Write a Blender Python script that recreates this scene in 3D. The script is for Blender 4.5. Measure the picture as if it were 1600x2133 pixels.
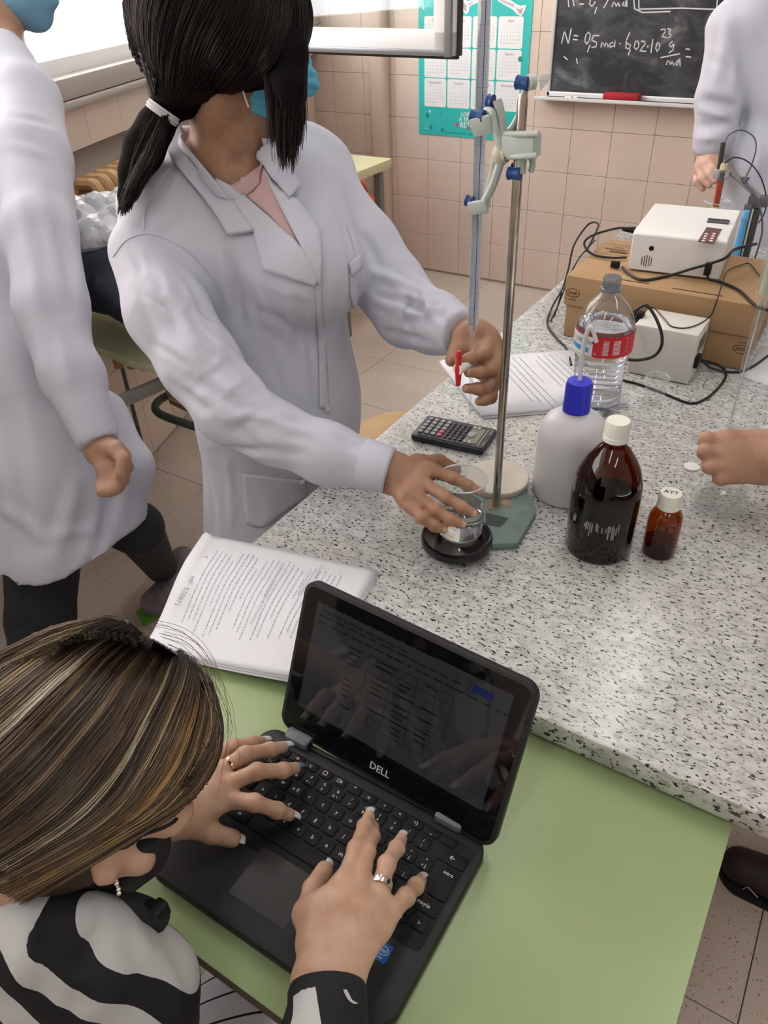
import bpy, bmesh, math, random
import numpy as np
from mathutils import Vector, Matrix, noise
from mathutils.bvhtree import BVHTree

for _o in list(bpy.data.objects):
    bpy.data.objects.remove(_o, do_unlink=True)
S = bpy.context.scene
COL = S.collection
random.seed(7)
PI = math.pi

# ------------------------------------------------------------ camera
EYE = np.array([0.0, 0.0, 1.55])
FPX = 1590.0
def cam_basis(yaw, pitch, roll):
    cy, sy, cp, sp = math.cos(yaw), math.sin(yaw), math.cos(pitch), math.sin(pitch)
    f = np.array([sy * cp, cy * cp, -sp]); r = np.array([cy, -sy, 0.0]); u = np.cross(r, f)
    cr, sr = math.cos(roll), math.sin(roll)
    return cr * r + sr * u, -sr * r + cr * u, f
CR, CU, CF = cam_basis(math.radians(-33.43), math.radians(36.43), math.radians(-2.42))
cam_data = bpy.data.cameras.new('camera')
cam_data.sensor_fit = 'HORIZONTAL'; cam_data.sensor_width = 36.0
cam_data.lens = 36.0 * FPX / 1600.0
cam_data.clip_start = 0.02; cam_data.clip_end = 100
cam = bpy.data.objects.new('camera', cam_data); COL.objects.link(cam)
cam.matrix_world = Matrix(((CR[0], CU[0], -CF[0], EYE[0]), (CR[1], CU[1], -CF[1], EYE[1]), (CR[2], CU[2], -CF[2], EYE[2]), (0, 0, 0, 1)))
S.camera = cam

# measuring helpers: a direction of sight met with a level plane, an upright plane or a distance
def sight(x, y): return CF + CR * (x - 800) / FPX - CU * (y - 1066.5) / FPX
def uz(x, y, z):
    d = sight(x, y); return Vector(EYE + d * (z - EYE[2]) / d[2])
def uy(x, y, Y):
    d = sight(x, y); return Vector(EYE + d * (Y - EYE[1]) / d[1])
def ux(x, y, X):
    d = sight(x, y); return Vector(EYE + d * (X - EYE[0]) / d[0])
def ud(x, y, D): return Vector(EYE + sight(x, y) * D)
def depth(p): return float((np.array(p) - EYE) @ CF)

# ------------------------------------------------------------ sky, sun, lamps, exposure
S.view_settings.view_transform = 'Standard'; S.view_settings.look = 'None'
S.view_settings.gamma = 1.0; S.view_settings.use_curve_mapping = False
S.view_settings.exposure = -0.28
S.cycles.use_denoising = True
S.cycles.max_bounces = 10; S.cycles.diffuse_bounces = 4; S.cycles.glossy_bounces = 4
S.cycles.transmission_bounces = 10; S.cycles.transparent_max_bounces = 24
S.cycles.sample_clamp_indirect = 6.0
S.cycles.caustics_reflective = False
W = bpy.data.worlds.new('world'); S.world = W; W.use_nodes = True
bg = W.node_tree.nodes['Background']
bg.inputs[0].default_value = (0.86, 0.93, 1.0, 1); bg.inputs[1].default_value = 8.5
def sun(name, rot, strength, color, angle=2.0):
    l = bpy.data.lights.new(name, 'SUN'); l.energy = strength; l.color = color; l.angle = math.radians(angle)
    o = bpy.data.objects.new(name, l); o.rotation_euler = rot; COL.objects.link(o); return o
sun('sun', (0, math.radians(38), math.radians(10)), 14.0, (1.0, 0.95, 0.88))
def area(name, loc, rot, sx, sy, power, color=(1, 1, 1), portal=False):
    l = bpy.data.lights.new(name, 'AREA'); l.shape = 'RECTANGLE'; l.size = sx; l.size_y = sy; l.energy = power; l.color = color
    if portal: l.cycles.is_portal = True
    o = bpy.data.objects.new(name, l); o.location = loc; o.rotation_euler = rot; COL.objects.link(o); return o
# ------------------------------------------------------------ object helpers
def tag(o, label=None, cat=None, group=None, kind=None):
    if label: o['label'] = label
    if cat: o['category'] = cat
    if group: o['group'] = group
    if kind: o['kind'] = kind
    return o
def thing(name, label, cat, loc=(0, 0, 0), group=None):
    o = bpy.data.objects.new(name, None); COL.objects.link(o); o.location = loc; o.empty_display_size = 0.05
    return tag(o, label, cat, group)
def link(name, me, m=None, parent=None):
    o = bpy.data.objects.new(name, me); COL.objects.link(o)
    if m is not None and len(me.materials) == 0:
        me.materials.append(m)
    if parent is not None:
        o.parent = parent
        p = parent; loc = Vector((0, 0, 0))
        mw = parent_world(parent)
        o.matrix_parent_inverse = mw.inverted()
    return o
def parent_world(p):
    m = Matrix.Identity(4)
    while p is not None:
        m = (p.matrix_parent_inverse @ Matrix.LocRotScale(p.location, p.rotation_euler, p.scale) if p.parent else Matrix.LocRotScale(p.location, p.rotation_euler, p.scale)) @ m
        p = p.parent
    return m
def smooth(me, ang=35):
    me.polygons.foreach_set('use_smooth', [True] * len(me.polygons))
    if ang < 179: me.set_sharp_from_angle(angle=math.radians(ang))
def frame(o, x, y=None, z=None):
    """4x4 with origin o and axes x,y (z = x cross y)"""
    x = Vector(x).normalized()
    if z is None:
        y = Vector(y); z = x.cross(y).normalized(); y = z.cross(x)
    else:
        z = Vector(z); y = z.cross(x).normalized(); z = x.cross(y)
    return Matrix(((x[0], y[0], z[0], o[0]), (x[1], y[1], z[1], o[1]), (x[2], y[2], z[2], o[2]), (0, 0, 0, 1)))
class MB:
    """collects shapes into ONE mesh; build() links it as one object"""
    def __init__(s): s.v = []; s.f = []; s.mi = []; s.cur = 0; s.uv = None
    def add(s, vs, fs, M=None):
        b = len(s.v)
        for v in vs:
            v = Vector(v); s.v.append(tuple(M @ v) if M else tuple(v))
        for f in fs: s.f.append([b + i for i in f]); s.mi.append(s.cur)
        return s
    def addbm(s, bm, M=None):
        bm.verts.ensure_lookup_table(); bm.verts.index_update()
        s.add([v.co.copy() for v in bm.verts], [[v.index for v in f.verts] for f in bm.faces], M); bm.free(); return s
    def box(s, c, d, r=0.0, M=None, seg=2):
        bm = bmesh.new(); bmesh.ops.create_cube(bm, size=1.0)
        for v in bm.verts: v.co = Vector((v.co[0] * d[0] + c[0], v.co[1] * d[1] + c[1], v.co[2] * d[2] + c[2]))
        if r > 0: bmesh.ops.bevel(bm, geom=list(bm.edges), offset=min(r, min(d) * .49), segments=seg, affect='EDGES', profile=.5)
        return s.addbm(bm, M)
    def rrect(s, cx, cy, w, h, z0, z1, r=0.01, seg=5, M=None, bev=0.0):
        """slab with rounded plan corners"""
        return s.prism(rr_pts(cx, cy, w, h, r, seg), z0, z1, M, bev)
    def prism(s, pts, z0, z1, M=None, bev=0.0):
        bm = bmesh.new()
        vs = [bm.verts.new((p[0], p[1], z0)) for p in pts]; f = bm.faces.new(vs)
        g = bmesh.ops.extrude_face_region(bm, geom=[f])
        for e in g['geom']:
            if isinstance(e, bmesh.types.BMVert): e.co.z = z1
        bmesh.ops.recalc_face_normals(bm, faces=bm.faces)
        if bev > 0:
            es = [e for e in bm.edges if abs(e.verts[0].co.z - e.verts[1].co.z) < 1e-7]
            bmesh.ops.bevel(bm, geom=es, offset=bev, segments=2, affect='EDGES', profile=.5)
        return s.addbm(bm, M)
    def lathe(s, prof, c=(0, 0, 0), n=32, M=None, close=False):
        """prof: (radius, z) list"""
        b = []; fs = []
        for (r, z) in prof:
            for i in range(n):
                a = 2 * PI * i / n; b.append((c[0] + r * math.cos(a), c[1] + r * math.sin(a), c[2] + z))
        m = len(prof)
        for j in range(m - 1):
            for i in range(n):
                k = (i + 1) % n
                fs.append([j * n + i, j * n + k, (j + 1) * n + k, (j + 1) * n + i])
        if prof[0][0] > 1e-6 and not close: fs.append([i for i in range(n)][::-1])
        if prof[-1][0] > 1e-6 and not close: fs.append([(m - 1) * n + i for i in range(n)])
        return s.add(b, fs, M)
    def tube(s, pts, r, n=8, caps=True, M=None, flat=None):
        """round tube along points; r a number or one radius per point"""
        pts = [Vector(p) for p in pts]; m = len(pts)
        rs = [r] * m if isinstance(r, (int, float)) else list(r)
        t = [(pts[min(i + 1, m - 1)] - pts[max(i - 1, 0)]).normalized() for i in range(m)]
        up = Vector((0, 0, 1)) if abs(t[0].z) < .9 else Vector((1, 0, 0))
        u = t[0].cross(up).normalized(); vs = []; fs = []
        for i in range(m):
            u = (u - t[i] * u.dot(t[i])).normalized(); w = t[i].cross(u)
            for k in range(n):
                a = 2 * PI * k / n
                vs.append(pts[i] + (u * math.cos(a) + w * math.sin(a) * (flat or 1)) * rs[i])
        for i in range(m - 1):
            for k in range(n):
                q = (k + 1) % n
                fs.append([i * n + k, i * n + q, (i + 1) * n + q, (i + 1) * n + k])
        if caps: fs.append(list(range(n))[::-1]); fs.append([(m - 1) * n + k for k in range(n)])
        return s.add(vs, fs, M)
    def ball(s, c, r, n=12, M=None):
        if isinstance(r, (int, float)): r = (r, r, r)
        bm = bmesh.new(); bmesh.ops.create_uvsphere(bm, u_segments=n * 2, v_segments=n, radius=1)
        for v in bm.verts: v.co = Vector((v.co[0] * r[0] + c[0], v.co[1] * r[1] + c[1], v.co[2] * r[2] + c[2]))
        return s.addbm(bm, M)
    def quad(s, a, b, c, d): return s.add([a, b, c, d], [[0, 1, 2, 3]])
    def mesh(s, name, ang=35):
        me = bpy.data.meshes.new(name); me.from_pydata(s.v, [], s.f); me.update()
        smooth(me, ang); return me
    def build(s, name, m, parent=None, ang=35):
        me = s.mesh(name, ang)
        ms = m if isinstance(m, (list, tuple)) else [m]
        for x in ms: me.materials.append(x)
        if len(ms) > 1: me.polygons.foreach_set('material_index', s.mi)
        return link(name, me, None, parent)
def rr_pts(cx, cy, w, h, r, seg=5):
    out = []
    for (sx, sy, a0) in ((1, 1, 0), (-1, 1, 90), (-1, -1, 180), (1, -1, 270)):
        for i in range(seg + 1):
            a = math.radians(a0 + 90 * i / seg)
            out.append((cx + sx * (w / 2 - r) + r * math.cos(a), cy + sy * (h / 2 - r) + r * math.sin(a)))
    return out
def bez(pts, n=8):
    """smooth polyline through points (Catmull-Rom)"""
    P = [Vector(p) for p in pts]; P = [P[0] * 2 - P[1]] + P + [P[-1] * 2 - P[-2]]; out = []
    for i in range(1, len(P) - 2):
        for k in range(n):
            t = k / n; a, b, c, d = P[i - 1], P[i], P[i + 1], P[i + 2]
            out.append(.5 * ((2 * b) + (c - a) * t + (2 * a - 5 * b + 4 * c - d) * t * t + (3 * b - a - 3 * c + d) * t ** 3))
    out.append(P[-2]); return out
_glyph = {}
def glyphs(body, align='CENTER', bold=0.0):
    k = (body, align, bold)
    if k not in _glyph:
        cu = bpy.data.curves.new('t', 'FONT'); cu.body = body; cu.size = 1.0; cu.align_x = align; cu.align_y = 'CENTER'; cu.resolution_u = 2; cu.offset = bold
        o = bpy.data.objects.new('t', cu); COL.objects.link(o)
        dg = bpy.context.evaluated_depsgraph_get(); me = bpy.data.meshes.new_from_object(o.evaluated_get(dg))
        _glyph[k] = ([tuple(v.co) for v in me.vertices], [list(p.vertices) for p in me.polygons])
        bpy.data.objects.remove(o, do_unlink=True); bpy.data.curves.remove(cu); bpy.data.meshes.remove(me)
    return _glyph[k]
def put_text(mb, body, M, size, align='CENTER', bold=0.0):
    v, f = glyphs(body, align, bold)
    mb.add([(a[0] * size, a[1] * size, 0) for a in v], f, M); return mb
def stroke(mb, pts, w, M):
    """flat pen stroke of width w through 2-D points"""
    for a, b in zip(pts[:-1], pts[1:]):
        a = Vector((a[0], a[1], 0)); b = Vector((b[0], b[1], 0)); d = (b - a)
        if d.length < 1e-9: continue
        d.normalize(); n = Vector((-d.y, d.x, 0)) * w / 2; e = d * w * .3
        mb.add([a - e - n, b + e - n, b + e + n, a - e + n], [[0, 1, 2, 3]], M)
def poly(mb, pts, M): mb.add([(p[0], p[1], 0) for p in pts], [list(range(len(pts)))], M)

# ------------------------------------------------------------ materials
def mat(name, col, rough=.5, metal=0., spec=.5, trans=0., ior=1.45, coat=0., alpha=1., sheen=0., sss=0., emit=None, es=0.):
    m = bpy.data.materials.new(name); m.use_nodes = True; b = m.node_tree.nodes['Principled BSDF']
    b.inputs['Base Color'].default_value = (*col, 1); b.inputs['Roughness'].default_value = rough; b.inputs['Metallic'].default_value = metal
    b.inputs['Specular IOR Level'].default_value = spec; b.inputs['Transmission Weight'].default_value = trans; b.inputs['IOR'].default_value = ior
    b.inputs['Coat Weight'].default_value = coat; b.inputs['Alpha'].default_value = alpha; b.inputs['Sheen Weight'].default_value = sheen
    b.inputs['Subsurface Weight'].default_value = sss; b.inputs['Subsurface Radius'].default_value = (1, .35, .2); b.inputs['Subsurface Scale'].default_value = .006
    if emit: b.inputs['Emission Color'].default_value = (*emit, 1); b.inputs['Emission Strength'].default_value = es
    return m
def N(m, t, **k):
    n = m.node_tree.nodes.new(t)
    for a, b in k.items():
        if a.startswith('_'): setattr(n, a[1:], b)
        else: n.inputs[a.replace('_', ' ')].default_value = b
    return n
def L(m, a, b): m.node_tree.links.new(a, b)
def bsdf(m): return m.node_tree.nodes['Principled BSDF']
def ramp(m, fac, stops, mode='LINEAR'):
    r = N(m, 'ShaderNodeValToRGB'); r.color_ramp.interpolation = mode
    while len(r.color_ramp.elements) < len(stops): r.color_ramp.elements.new(.5)
    for e, (p, c) in zip(r.color_ramp.elements, stops): e.position = p; e.color = (*c, 1) if len(c) == 3 else c
    L(m, fac, r.inputs[0]); return r.outputs[0]
def coords(m, scale=(1, 1, 1), kind='Object'):
    t = N(m, 'ShaderNodeTexCoord'); mp = N(m, 'ShaderNodeMapping'); mp.inputs['Scale'].default_value = scale
    if kind == 'World':
        g = N(m, 'ShaderNodeNewGeometry'); L(m, g.outputs['Position'], mp.inputs[0])
    else: L(m, t.outputs[kind], mp.inputs[0])
    return mp.outputs[0]
def nz(m, vec, scale, detail=3, rough=.5, dist=0.):
    n = N(m, 'ShaderNodeTexNoise'); n.inputs['Scale'].default_value = scale; n.inputs['Detail'].default_value = detail
    n.inputs['Roughness'].default_value = rough; n.inputs['Distortion'].default_value = dist; L(m, vec, n.inputs['Vector']); return n.outputs['Fac']
def mix(m, fac, a, b, mode='MIX'):
    n = N(m, 'ShaderNodeMix'); n.data_type = 'RGBA'; n.blend_type = mode
    for s, x in ((n.inputs[0], fac), (n.inputs[6], a), (n.inputs[7], b)):
        if hasattr(x, 'links'): L(m, x, s)
        elif isinstance(x, (int, float)): s.default_value = x
        else: s.default_value = (*x, 1)
    return n.outputs[2]
def bump(m, h, strength=.2, dist=.001):
    b = N(m, 'ShaderNodeBump'); b.inputs['Strength'].default_value = strength; b.inputs['Distance'].default_value = dist
    L(m, h, b.inputs['Height']); L(m, b.outputs[0], bsdf(m).inputs['Normal'])
def varied(name, col, rough=.5, amt=.12, scale=6, kind='World', bmp=0, bscale=200, **k):
    """plain colour with a little uneven tone and relief"""
    m = mat(name, col, rough, **k); v = coords(m, kind=kind)
    n = nz(m, v, scale, 4)
    lo = tuple(c * (1 - amt) for c in col); hi = tuple(min(1, c * (1 + amt)) for c in col)
    L(m, ramp(m, n, [(.3, lo), (.7, hi)]), bsdf(m).inputs['Base Color'])
    if bmp: bump(m, nz(m, v, bscale, 2), bmp, .001)
    return m
def glassy(name, tint=(1, 1, 1), ior=1.45, rough=0.0, haze=0.0, hazecol=(.8, .85, .9)):
    """thin clear wall: straight-through light plus a Fresnel sheen"""
    m = bpy.data.materials.new(name); m.use_nodes = True; nt = m.node_tree; nt.nodes.remove(nt.nodes['Principled BSDF']); out = nt.nodes['Material Output']
    t = N(m, 'ShaderNodeBsdfTransparent'); t.inputs[0].default_value = (*tint, 1)
    g = N(m, 'ShaderNodeBsdfGlossy'); g.inputs['Roughness'].default_value = rough; g.inputs['Color'].default_value = (1, 1, 1, 1)
    lw = N(m, 'ShaderNodeLayerWeight'); lw.inputs[0].default_value = .5; pw = N(m, 'ShaderNodeMath', _operation='POWER'); L(m, lw.outputs['Facing'], pw.inputs[0]); pw.inputs[1].default_value = 4.0
    fr = N(m, 'ShaderNodeMapRange'); L(m, pw.outputs[0], fr.inputs['Value']); fr.inputs['To Min'].default_value = ((ior - 1) / (ior + 1)) ** 2; fr.inputs['To Max'].default_value = .75
    s = N(m, 'ShaderNodeMixShader'); L(m, fr.outputs[0], s.inputs[0])
    if haze > 0:
        d = N(m, 'ShaderNodeBsdfDiffuse'); d.inputs[0].default_value = (*hazecol, 1); h = N(m, 'ShaderNodeMixShader'); h.inputs[0].default_value = haze
        L(m, t.outputs[0], h.inputs[1]); L(m, d.outputs[0], h.inputs[2]); L(m, h.outputs[0], s.inputs[1])
    else: L(m, t.outputs[0], s.inputs[1])
    L(m, g.outputs[0], s.inputs[2]); L(m, s.outputs[0], out.inputs[0]); return m

M_GRAN = mat('granite', (.6, .6, .58), .22)
def _g():
    m = M_GRAN; v = coords(m, (.8, 1.5, 1), 'World')
    base = ramp(m, nz(m, v, 45, 4, .6), [(.35, (.41, .415, .395)), (.6, (.59, .60, .58))])
    g1 = ramp(m, nz(m, v, 95, 2, .6), [(.56, (0, 0, 0)), (.66, (1, 1, 1))])
    base = mix(m, g1, base, (.33, .325, .31))
    g2 = ramp(m, nz(m, v, 165, 2.5, .6, .2), [(.59, (0, 0, 0)), (.615, (1, 1, 1))])
    big = ramp(m, nz(m, v, 60, 2), [(.60, (0, 0, 0)), (.67, (1, 1, 1))])
    c = mix(m, g2, base, (.028, .028, .03)); 
    stain = ramp(m, nz(m, coords(m, (1, 1, 1), 'World'), 5, 3), [(.5, (0, 0, 0)), (.75, (1, 1, 1))])
    c = mix(m, stain, c, mix(m, .12, c, (.5, .42, .3)))
    L(m, c, bsdf(m).inputs['Base Color'])
_g()
def terrazzo(name, base, dark, s=260):
    m = mat(name, base, .3); v = coords(m, (1, 1, 1), 'World')
    t = ramp(m, nz(m, v, 3, 3), [(.3, tuple(c * .9 for c in base)), (.7, tuple(min(1, c * 1.08) for c in base))])
    sp = ramp(m, nz(m, v, s, 2, .6), [(.63, (0, 0, 0)), (.67, (1, 1, 1))])
    L(m, mix(m, sp, t, dark), bsdf(m).inputs['Base Color']); return m
M_FLOOR = terrazzo('floor terrazzo', (.60, .505, .435), (.16, .12, .10), 150)
M_JOINT = mat('dark joint', (.11, .09, .075), .9)
M_TILE = varied('beige glazed tile', (.71, .575, .49), .28, .05, 3, bmp=.15, bscale=60)
M_GROUT = mat('pale grout', (.62, .5, .43), .85)
M_PLASTER = mat('painted plaster', (.62, .56, .5), .8)
M_CEIL = mat('ceiling paint', (.75, .73, .7), .9)
M_GREEN = varied('green laminate', (.315, .405, .20), .26, .03, 5)
M_EDGE = mat('brown table edge', (.12, .075, .035), .6)
M_CREAM = varied('yellow green laminate', (.80, .79, .48), .4, .05, 5)
M_STEELG = mat('dark green painted steel', (.05, .075, .05), .4)
M_BLACK = mat('black plastic', (.008, .008, .009), .5, spec=.25)
M_BLACK2 = varied('matte black plastic', (.011, .012, .013), .55, .15, 40, bmp=.1, bscale=900)
M_KEY = mat('key plastic', (.006, .006, .007), .5, spec=.25)
M_GREY = mat('grey plastic', (.13, .14, .16), .42)
M_WHITE = mat('white print', (.8, .8, .8), .6)
M_DIM = mat('pale print', (.5, .5, .5), .6)
M_CHROME = varied('steel', (.48, .43, .38), .22, .25, 30, metal=1.)
M_RUST = mat('brown rusty steel', (.18, .13, .1), .45, metal=.6)
M_ALU = mat('aluminium', (.72, .72, .72), .35, metal=.3)
M_PAPER = varied('white paper', (.72, .73, .77), .8, .02, 8)
M_INK = mat('printed ink', (.38, .38, .41), .8)
M_WHITEPL = mat('white plastic', (.78, .78, .75), .4)
M_CARD = varied('cardboard', (.37, .235, .12), .75, .08, 7, bmp=.1, bscale=120)
M_CARDINK = mat('dark box print', (.09, .05, .03), .8)
M_GLASS = glassy('clear glass', (.955, .975, .97), 1.6, 0, .05, (.8, .85, .88))
M_WATER = mat('water', (1, 1, 1), 0.0, trans=1., ior=1.33)
M_PET = glassy('clear bottle plastic', (.93, .95, .97), 1.5, .03, .05)
M_AMBER = glassy('amber glass', (.27, .07, .018), 1.5, .02)
M_AMBER2 = glassy('small amber glass', (.50, .19, .045), 1.5, .02)
M_HDPE = mat('milky plastic', (.64, .635, .66), .35, sss=.3)
M_CAPW = mat('white screw cap', (.76, .77, .70), .4)
M_BLUE = mat('blue cap plastic', (.03, .04, .62), .35)
M_BLUEKNOB = mat('blue knob plastic', (.012, .06, .22), .35)
M_CLAMP = varied('pale grey green enamel', (.47, .53, .49), .35, .06, 30)
M_RED = mat('red plastic', (.65, .02, .02), .35)
M_TEAL = varied('worn teal paint', (.16, .225, .21), .5, .15, 30)
M_CERAM = varied('white ceramic', (.62, .58, .5), .6, .08, 20)
M_BLKENAM = mat('black enamel', (.006, .006, .007), .08)
M_CABLE = mat('black cable', (.012, .012, .012), .35)
# ------------------------------------------------------------ room shell
WY = 3.93
def structure(o): o['kind'] = 'structure'; return o
flr = structure(MB().box((0.1, 1.0, -.03), (6.4, 7.0, .05)).build('floor', M_JOINT))
tm = MB().box((0, 0, -.004), (.398, .398, .008), .001, seg=1).mesh('tile'); tm.materials.append(M_FLOOR)
for i in range(-6, 4):
    for j in range(-1, 10):
        x = .196 + .4 * i + .2 - .4; y = .166 + .4 * j
        o = bpy.data.objects.new('tile', tm); COL.objects.link(o); o.location = (x, y, 0); o.parent = flr
wb = structure(MB().box((.25, WY + .06, 1.5), (6.7, .1, 3.0)).build('wall_back', M_GROUT))
tw = MB().box((0, 0, 0), (.1985, .012, .1985), .0012, seg=1).mesh('tile'); tw.materials.append(M_TILE)
for i in range(-9, 8):
    for j in range(0, 8):
        o = bpy.data.objects.new('tile', tw); COL.objects.link(o); o.location = (-1.11 + .2 * i, WY + .006, .112 + .2 * j); o.parent = wb
# left wall with its window band, turned a little off square
WA = math.radians(19.4)
LW = Matrix.Translation((-2.9, WY, 0)) @ Matrix.Rotation(WA, 4, 'Z')      # local: -y runs along the wall towards the viewer, +x into the room
def lw(x, y, z): return LW @ Vector((x, y, z))
wl = MB()
wl.box((-.13, -3.0, .575), (.16, 6.4, 1.15), M=LW)            # wall under the window
wl.box((-.09, -3.0, 1.17), (.18, 6.4, .11), M=LW)           # beam above the radiator
wl.box((-.1, -3.0, 2.85), (.16, 6.4, .3), M=LW)             # lintel
wl.box((-.1, .05, 1.9), (.16, .3, 1.6), M=LW)
for y in (-2.66, -5.2): wl.box((-.1, y - .0, 1.98), (.14, .12, 1.44), M=LW)
wall_left = structure(wl.build('wall_left', M_PLASTER))
tl = MB().box((0, 0, 0), (.012, .1985, .1985), .0012, seg=1).mesh('tile'); tl.materials.append(M_TILE)
for i in range(0, 14):
    for j in range(0, 6):
        if j == 5:
            o = bpy.data.objects.new('tile', tl); o.location = lw(.005, -.12 - .2 * i, 1.165)
            o.scale = (1, 1, .6)
        else:
            o = bpy.data.objects.new('tile', tl); o.location = lw(-.045, -.12 - .2 * i, .11 + .2 * j)
        COL.objects.link(o); o.rotation_euler = (0, 0, WA); o.parent = wall_left
structure(MB().box((-.07, -3.0, 1.262), (.19, 6.3, .055), .006, M=LW).box((-.07, -3.0, 1.224), (.22, 6.3, .018), .004, M=LW).build('trim_1', mat('stone sill', (.42, .38, .35), .5)))
# the wall leans on a pillar in the corner
structure(MB().box((-2.49, WY - .03, 1.5), (.11, .07, 3.0), .03, seg=4).build('trim_2', mat('pillar paint', (.6, .47, .38), .6)))
structure(MB().box((.25, 1.0, 3.05), (6.7, 7.2, .1)).build('ceiling', M_CEIL))
structure(MB().box((3.55, 1.0, 1.5), (.1, 7.0, 3.0)).build('wall_right', M_PLASTER))
structure(MB().box((.25, -2.5, 1.5), (8.0, .1, 3.0)).build('wall_front', M_PLASTER))
# window frame around the openings
M_FRAME = mat('white window frame', (.93, .93, .93), .3)
wf = MB()
for y0, y1 in ((-.12, -2.6), (-2.72, -5.14)):
    c = (y0 + y1) / 2; w = y0 - y1
    wf.box((-.06, c, 1.30), (.06, w, .06), .004, M=LW); wf.box((-.06, c, 2.68), (.06, w, .05), .004, M=LW)
    for y in (y0 - .025, y1 + .025): wf.box((-.06, y, 1.99), (.06, .05, 1.40), .004, M=LW)
structure(wf.build('window_1', M_FRAME))
# opened casement, hinged at the wall and swung into the room
SZ0, SZ1 = 1.262, 2.60
A = uz(950, 117, SZ0); B = uz(600, 104.5, SZ0); ax = (A - B).normalized(); B = A - ax * 1.05
SM = frame(A, -ax, z=None, y=(0, 0, 1))           # x from the free edge towards the hinge, y up
ow = structure(thing('window_2', None, None)); 
H = SZ1 - SZ0
def sash(parent):
    fr = MB()
    for (cx, cy, w, h) in ((.525, .036, 1.05, .072), (.525, H - .036, 1.05, .072), (.036, H / 2, .072, H), (1.014, H / 2, .072, H)):
        fr.box((cx, cy, 0), (w, h, .05), .006, M=SM)
    o1 = fr.build('sash_frame', M_FRAME, parent)
    g = MB().box((-.004, H / 2, .012), (.014, H, .02), .001, M=SM).box((.525, -.004, .012), (1.05, .012, .02), .001, M=SM)
    g.build('rubber_seal', mat('dark rubber seal', (.05, .05, .05), .5), parent)
    e = MB().box((.012, H / 2, -.03), (.022, H, .016), .001, M=SM).box((.525, .012, -.03), (1.05, .014, .012), .001, M=SM)
    e.build('metal_edge', mat('grey profile', (.35, .36, .37), .35, metal=.5), parent)
    MB().box((.525, H / 2, 0), (.92, H - .13, .006), M=SM).build('pane', glassy('window glass', (.95, .97, .96), 1.6), parent)
sash(ow)
# brick house across the yard
FM = Matrix.Translation((-8.2, 2.2, 0)) @ Matrix.Rotation(math.radians(-8), 4, 'Z')
fac = thing('brick_building', 'sunlit pale brick building seen outside through the window', 'building', (-8.2, 2.2, 0))
MB().box((-.12, 0, 2.2), (.2, 16, 9.5), M=FM).build('wall', mat('pale mortar', (.86, .70, .62), .9), fac)
M_BRICK = varied('pale brick', (.93, .84, .76), .8, .04, 3)
bk = MB().box((0, 0, 0), (.05, .235, .075), .004, seg=1).mesh('brick'); bk.materials.append(M_BRICK)
nb = 0
for r in range(17):
    for c in range(17):
        z = 0.30 + r * .092; y = 3.0 + c * .255 + (.127 if r % 2 else 0)
        o = bpy.data.objects.new('brick', bk); COL.objects.link(o); o.location = FM @ Vector((0, y, z)); o.rotation_euler = (0, 0, math.radians(-8)); o.parent = fac; o.matrix_parent_inverse = Matrix.Translation((8.2, -2.2, 0))
# louvred shutters on the same house
sh = MB()
for k in range(46): sh.box((.03, 8.35, .30 + k * .05), (.03, 1.7, .03), M=FM @ Matrix.Translation((0, 0, 0)))
sh.build('shutter', mat('pink shutter', (.78, .42, .34), .7), fac)['kind'] = 'stuff'
structure(MB().box((-6, 2, -.6), (9, 18, .1)).build('ground', mat('pale yard paving', (.6, .58, .55), .9)))

# ceiling luminaires: two tubes each
LPLACE = ['above the granite bench', 'above the student in the middle', 'to the right of the bench', 'above the seated person at the laptop', 'above the calendar and chalkboard end by the window', 'behind the viewer on the right']
def luminaire(x, y, rz, i):
    t = thing('ceiling_light', 'white twin tube ceiling light ' + LPLACE[i], 'ceiling light', (x, y, 2.96), 'fluorescent ceiling lights')
    Mx = Matrix.Translation((x, y, 2.96)) @ Matrix.Rotation(rz, 4, 'Z')
    MB().box((0, 0, .02), (1.3, .26, .05), .006, M=Mx).build('housing', M_WHITEPL, t)
    for s in (-1, 1):
        MB().tube([(-.6, s * .07, -.03), (.6, s * .07, -.03)], .014, 10, M=Mx).build('tube', mat('lit tube', (1, 1, 1), .5, emit=(1, .97, .93), es=7.0), t)
    area('lamp', (x, y, 2.90), (0, 0, rz), 1.25, .2, 9, (.97, .985, 1))
for i, (x, y) in enumerate(((-.25, 1.65), (-1.9, 1.2), (1.4, 1.8), (-.2, -.8), (-1.8, 3.1), (1.4, -.8))): luminaire(x, y, PI / 2, i)
for (y, w) in ((-1.36, 2.4), (-3.93, 2.4)):
    c = lw(-.2, y, 1.99); area('window_daylight', c, (PI / 2, 0, WA - PI / 2), w, 1.36, 1.0, portal=True)
# ------------------------------------------------------------ lab bench and green desk
BZ = .80; DZ = .757
bench = thing('lab_bench', 'long lab bench with speckled grey granite top crowded with glassware', 'bench', (-.3, 1.55, 0))
gx0, gx1, gy0, gy1 = -.70, .118, .587, 2.52
MB().rrect((gx0 + gx1) / 2, (gy0 + gy1) / 2, gx1 - gx0, gy1 - gy0, BZ - .036, BZ, .03, 6, bev=.004).build('granite_top', M_GRAN, bench)
M_BASE = varied('beige bench panel', (.5, .44, .38), .5, .05)
MB().box((-.33, 1.62, .42), (.52, 1.7, .68), .004).box((-.33, 1.62, .04), (.46, 1.6, .08)).build('cabinet', M_BASE, bench)
for k in range(4): MB().box((-.596, 1.0 + .42 * k, .42), (.016, .40, .62), .003).build('door', M_BASE, bench)
desk = thing('school_desk', 'pale green laminate school desk pushed against the granite bench', 'desk', (-.3, .4, 0))
dx0, dx1, dy0, dy1 = -.655, .0535, .181, .70
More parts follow.
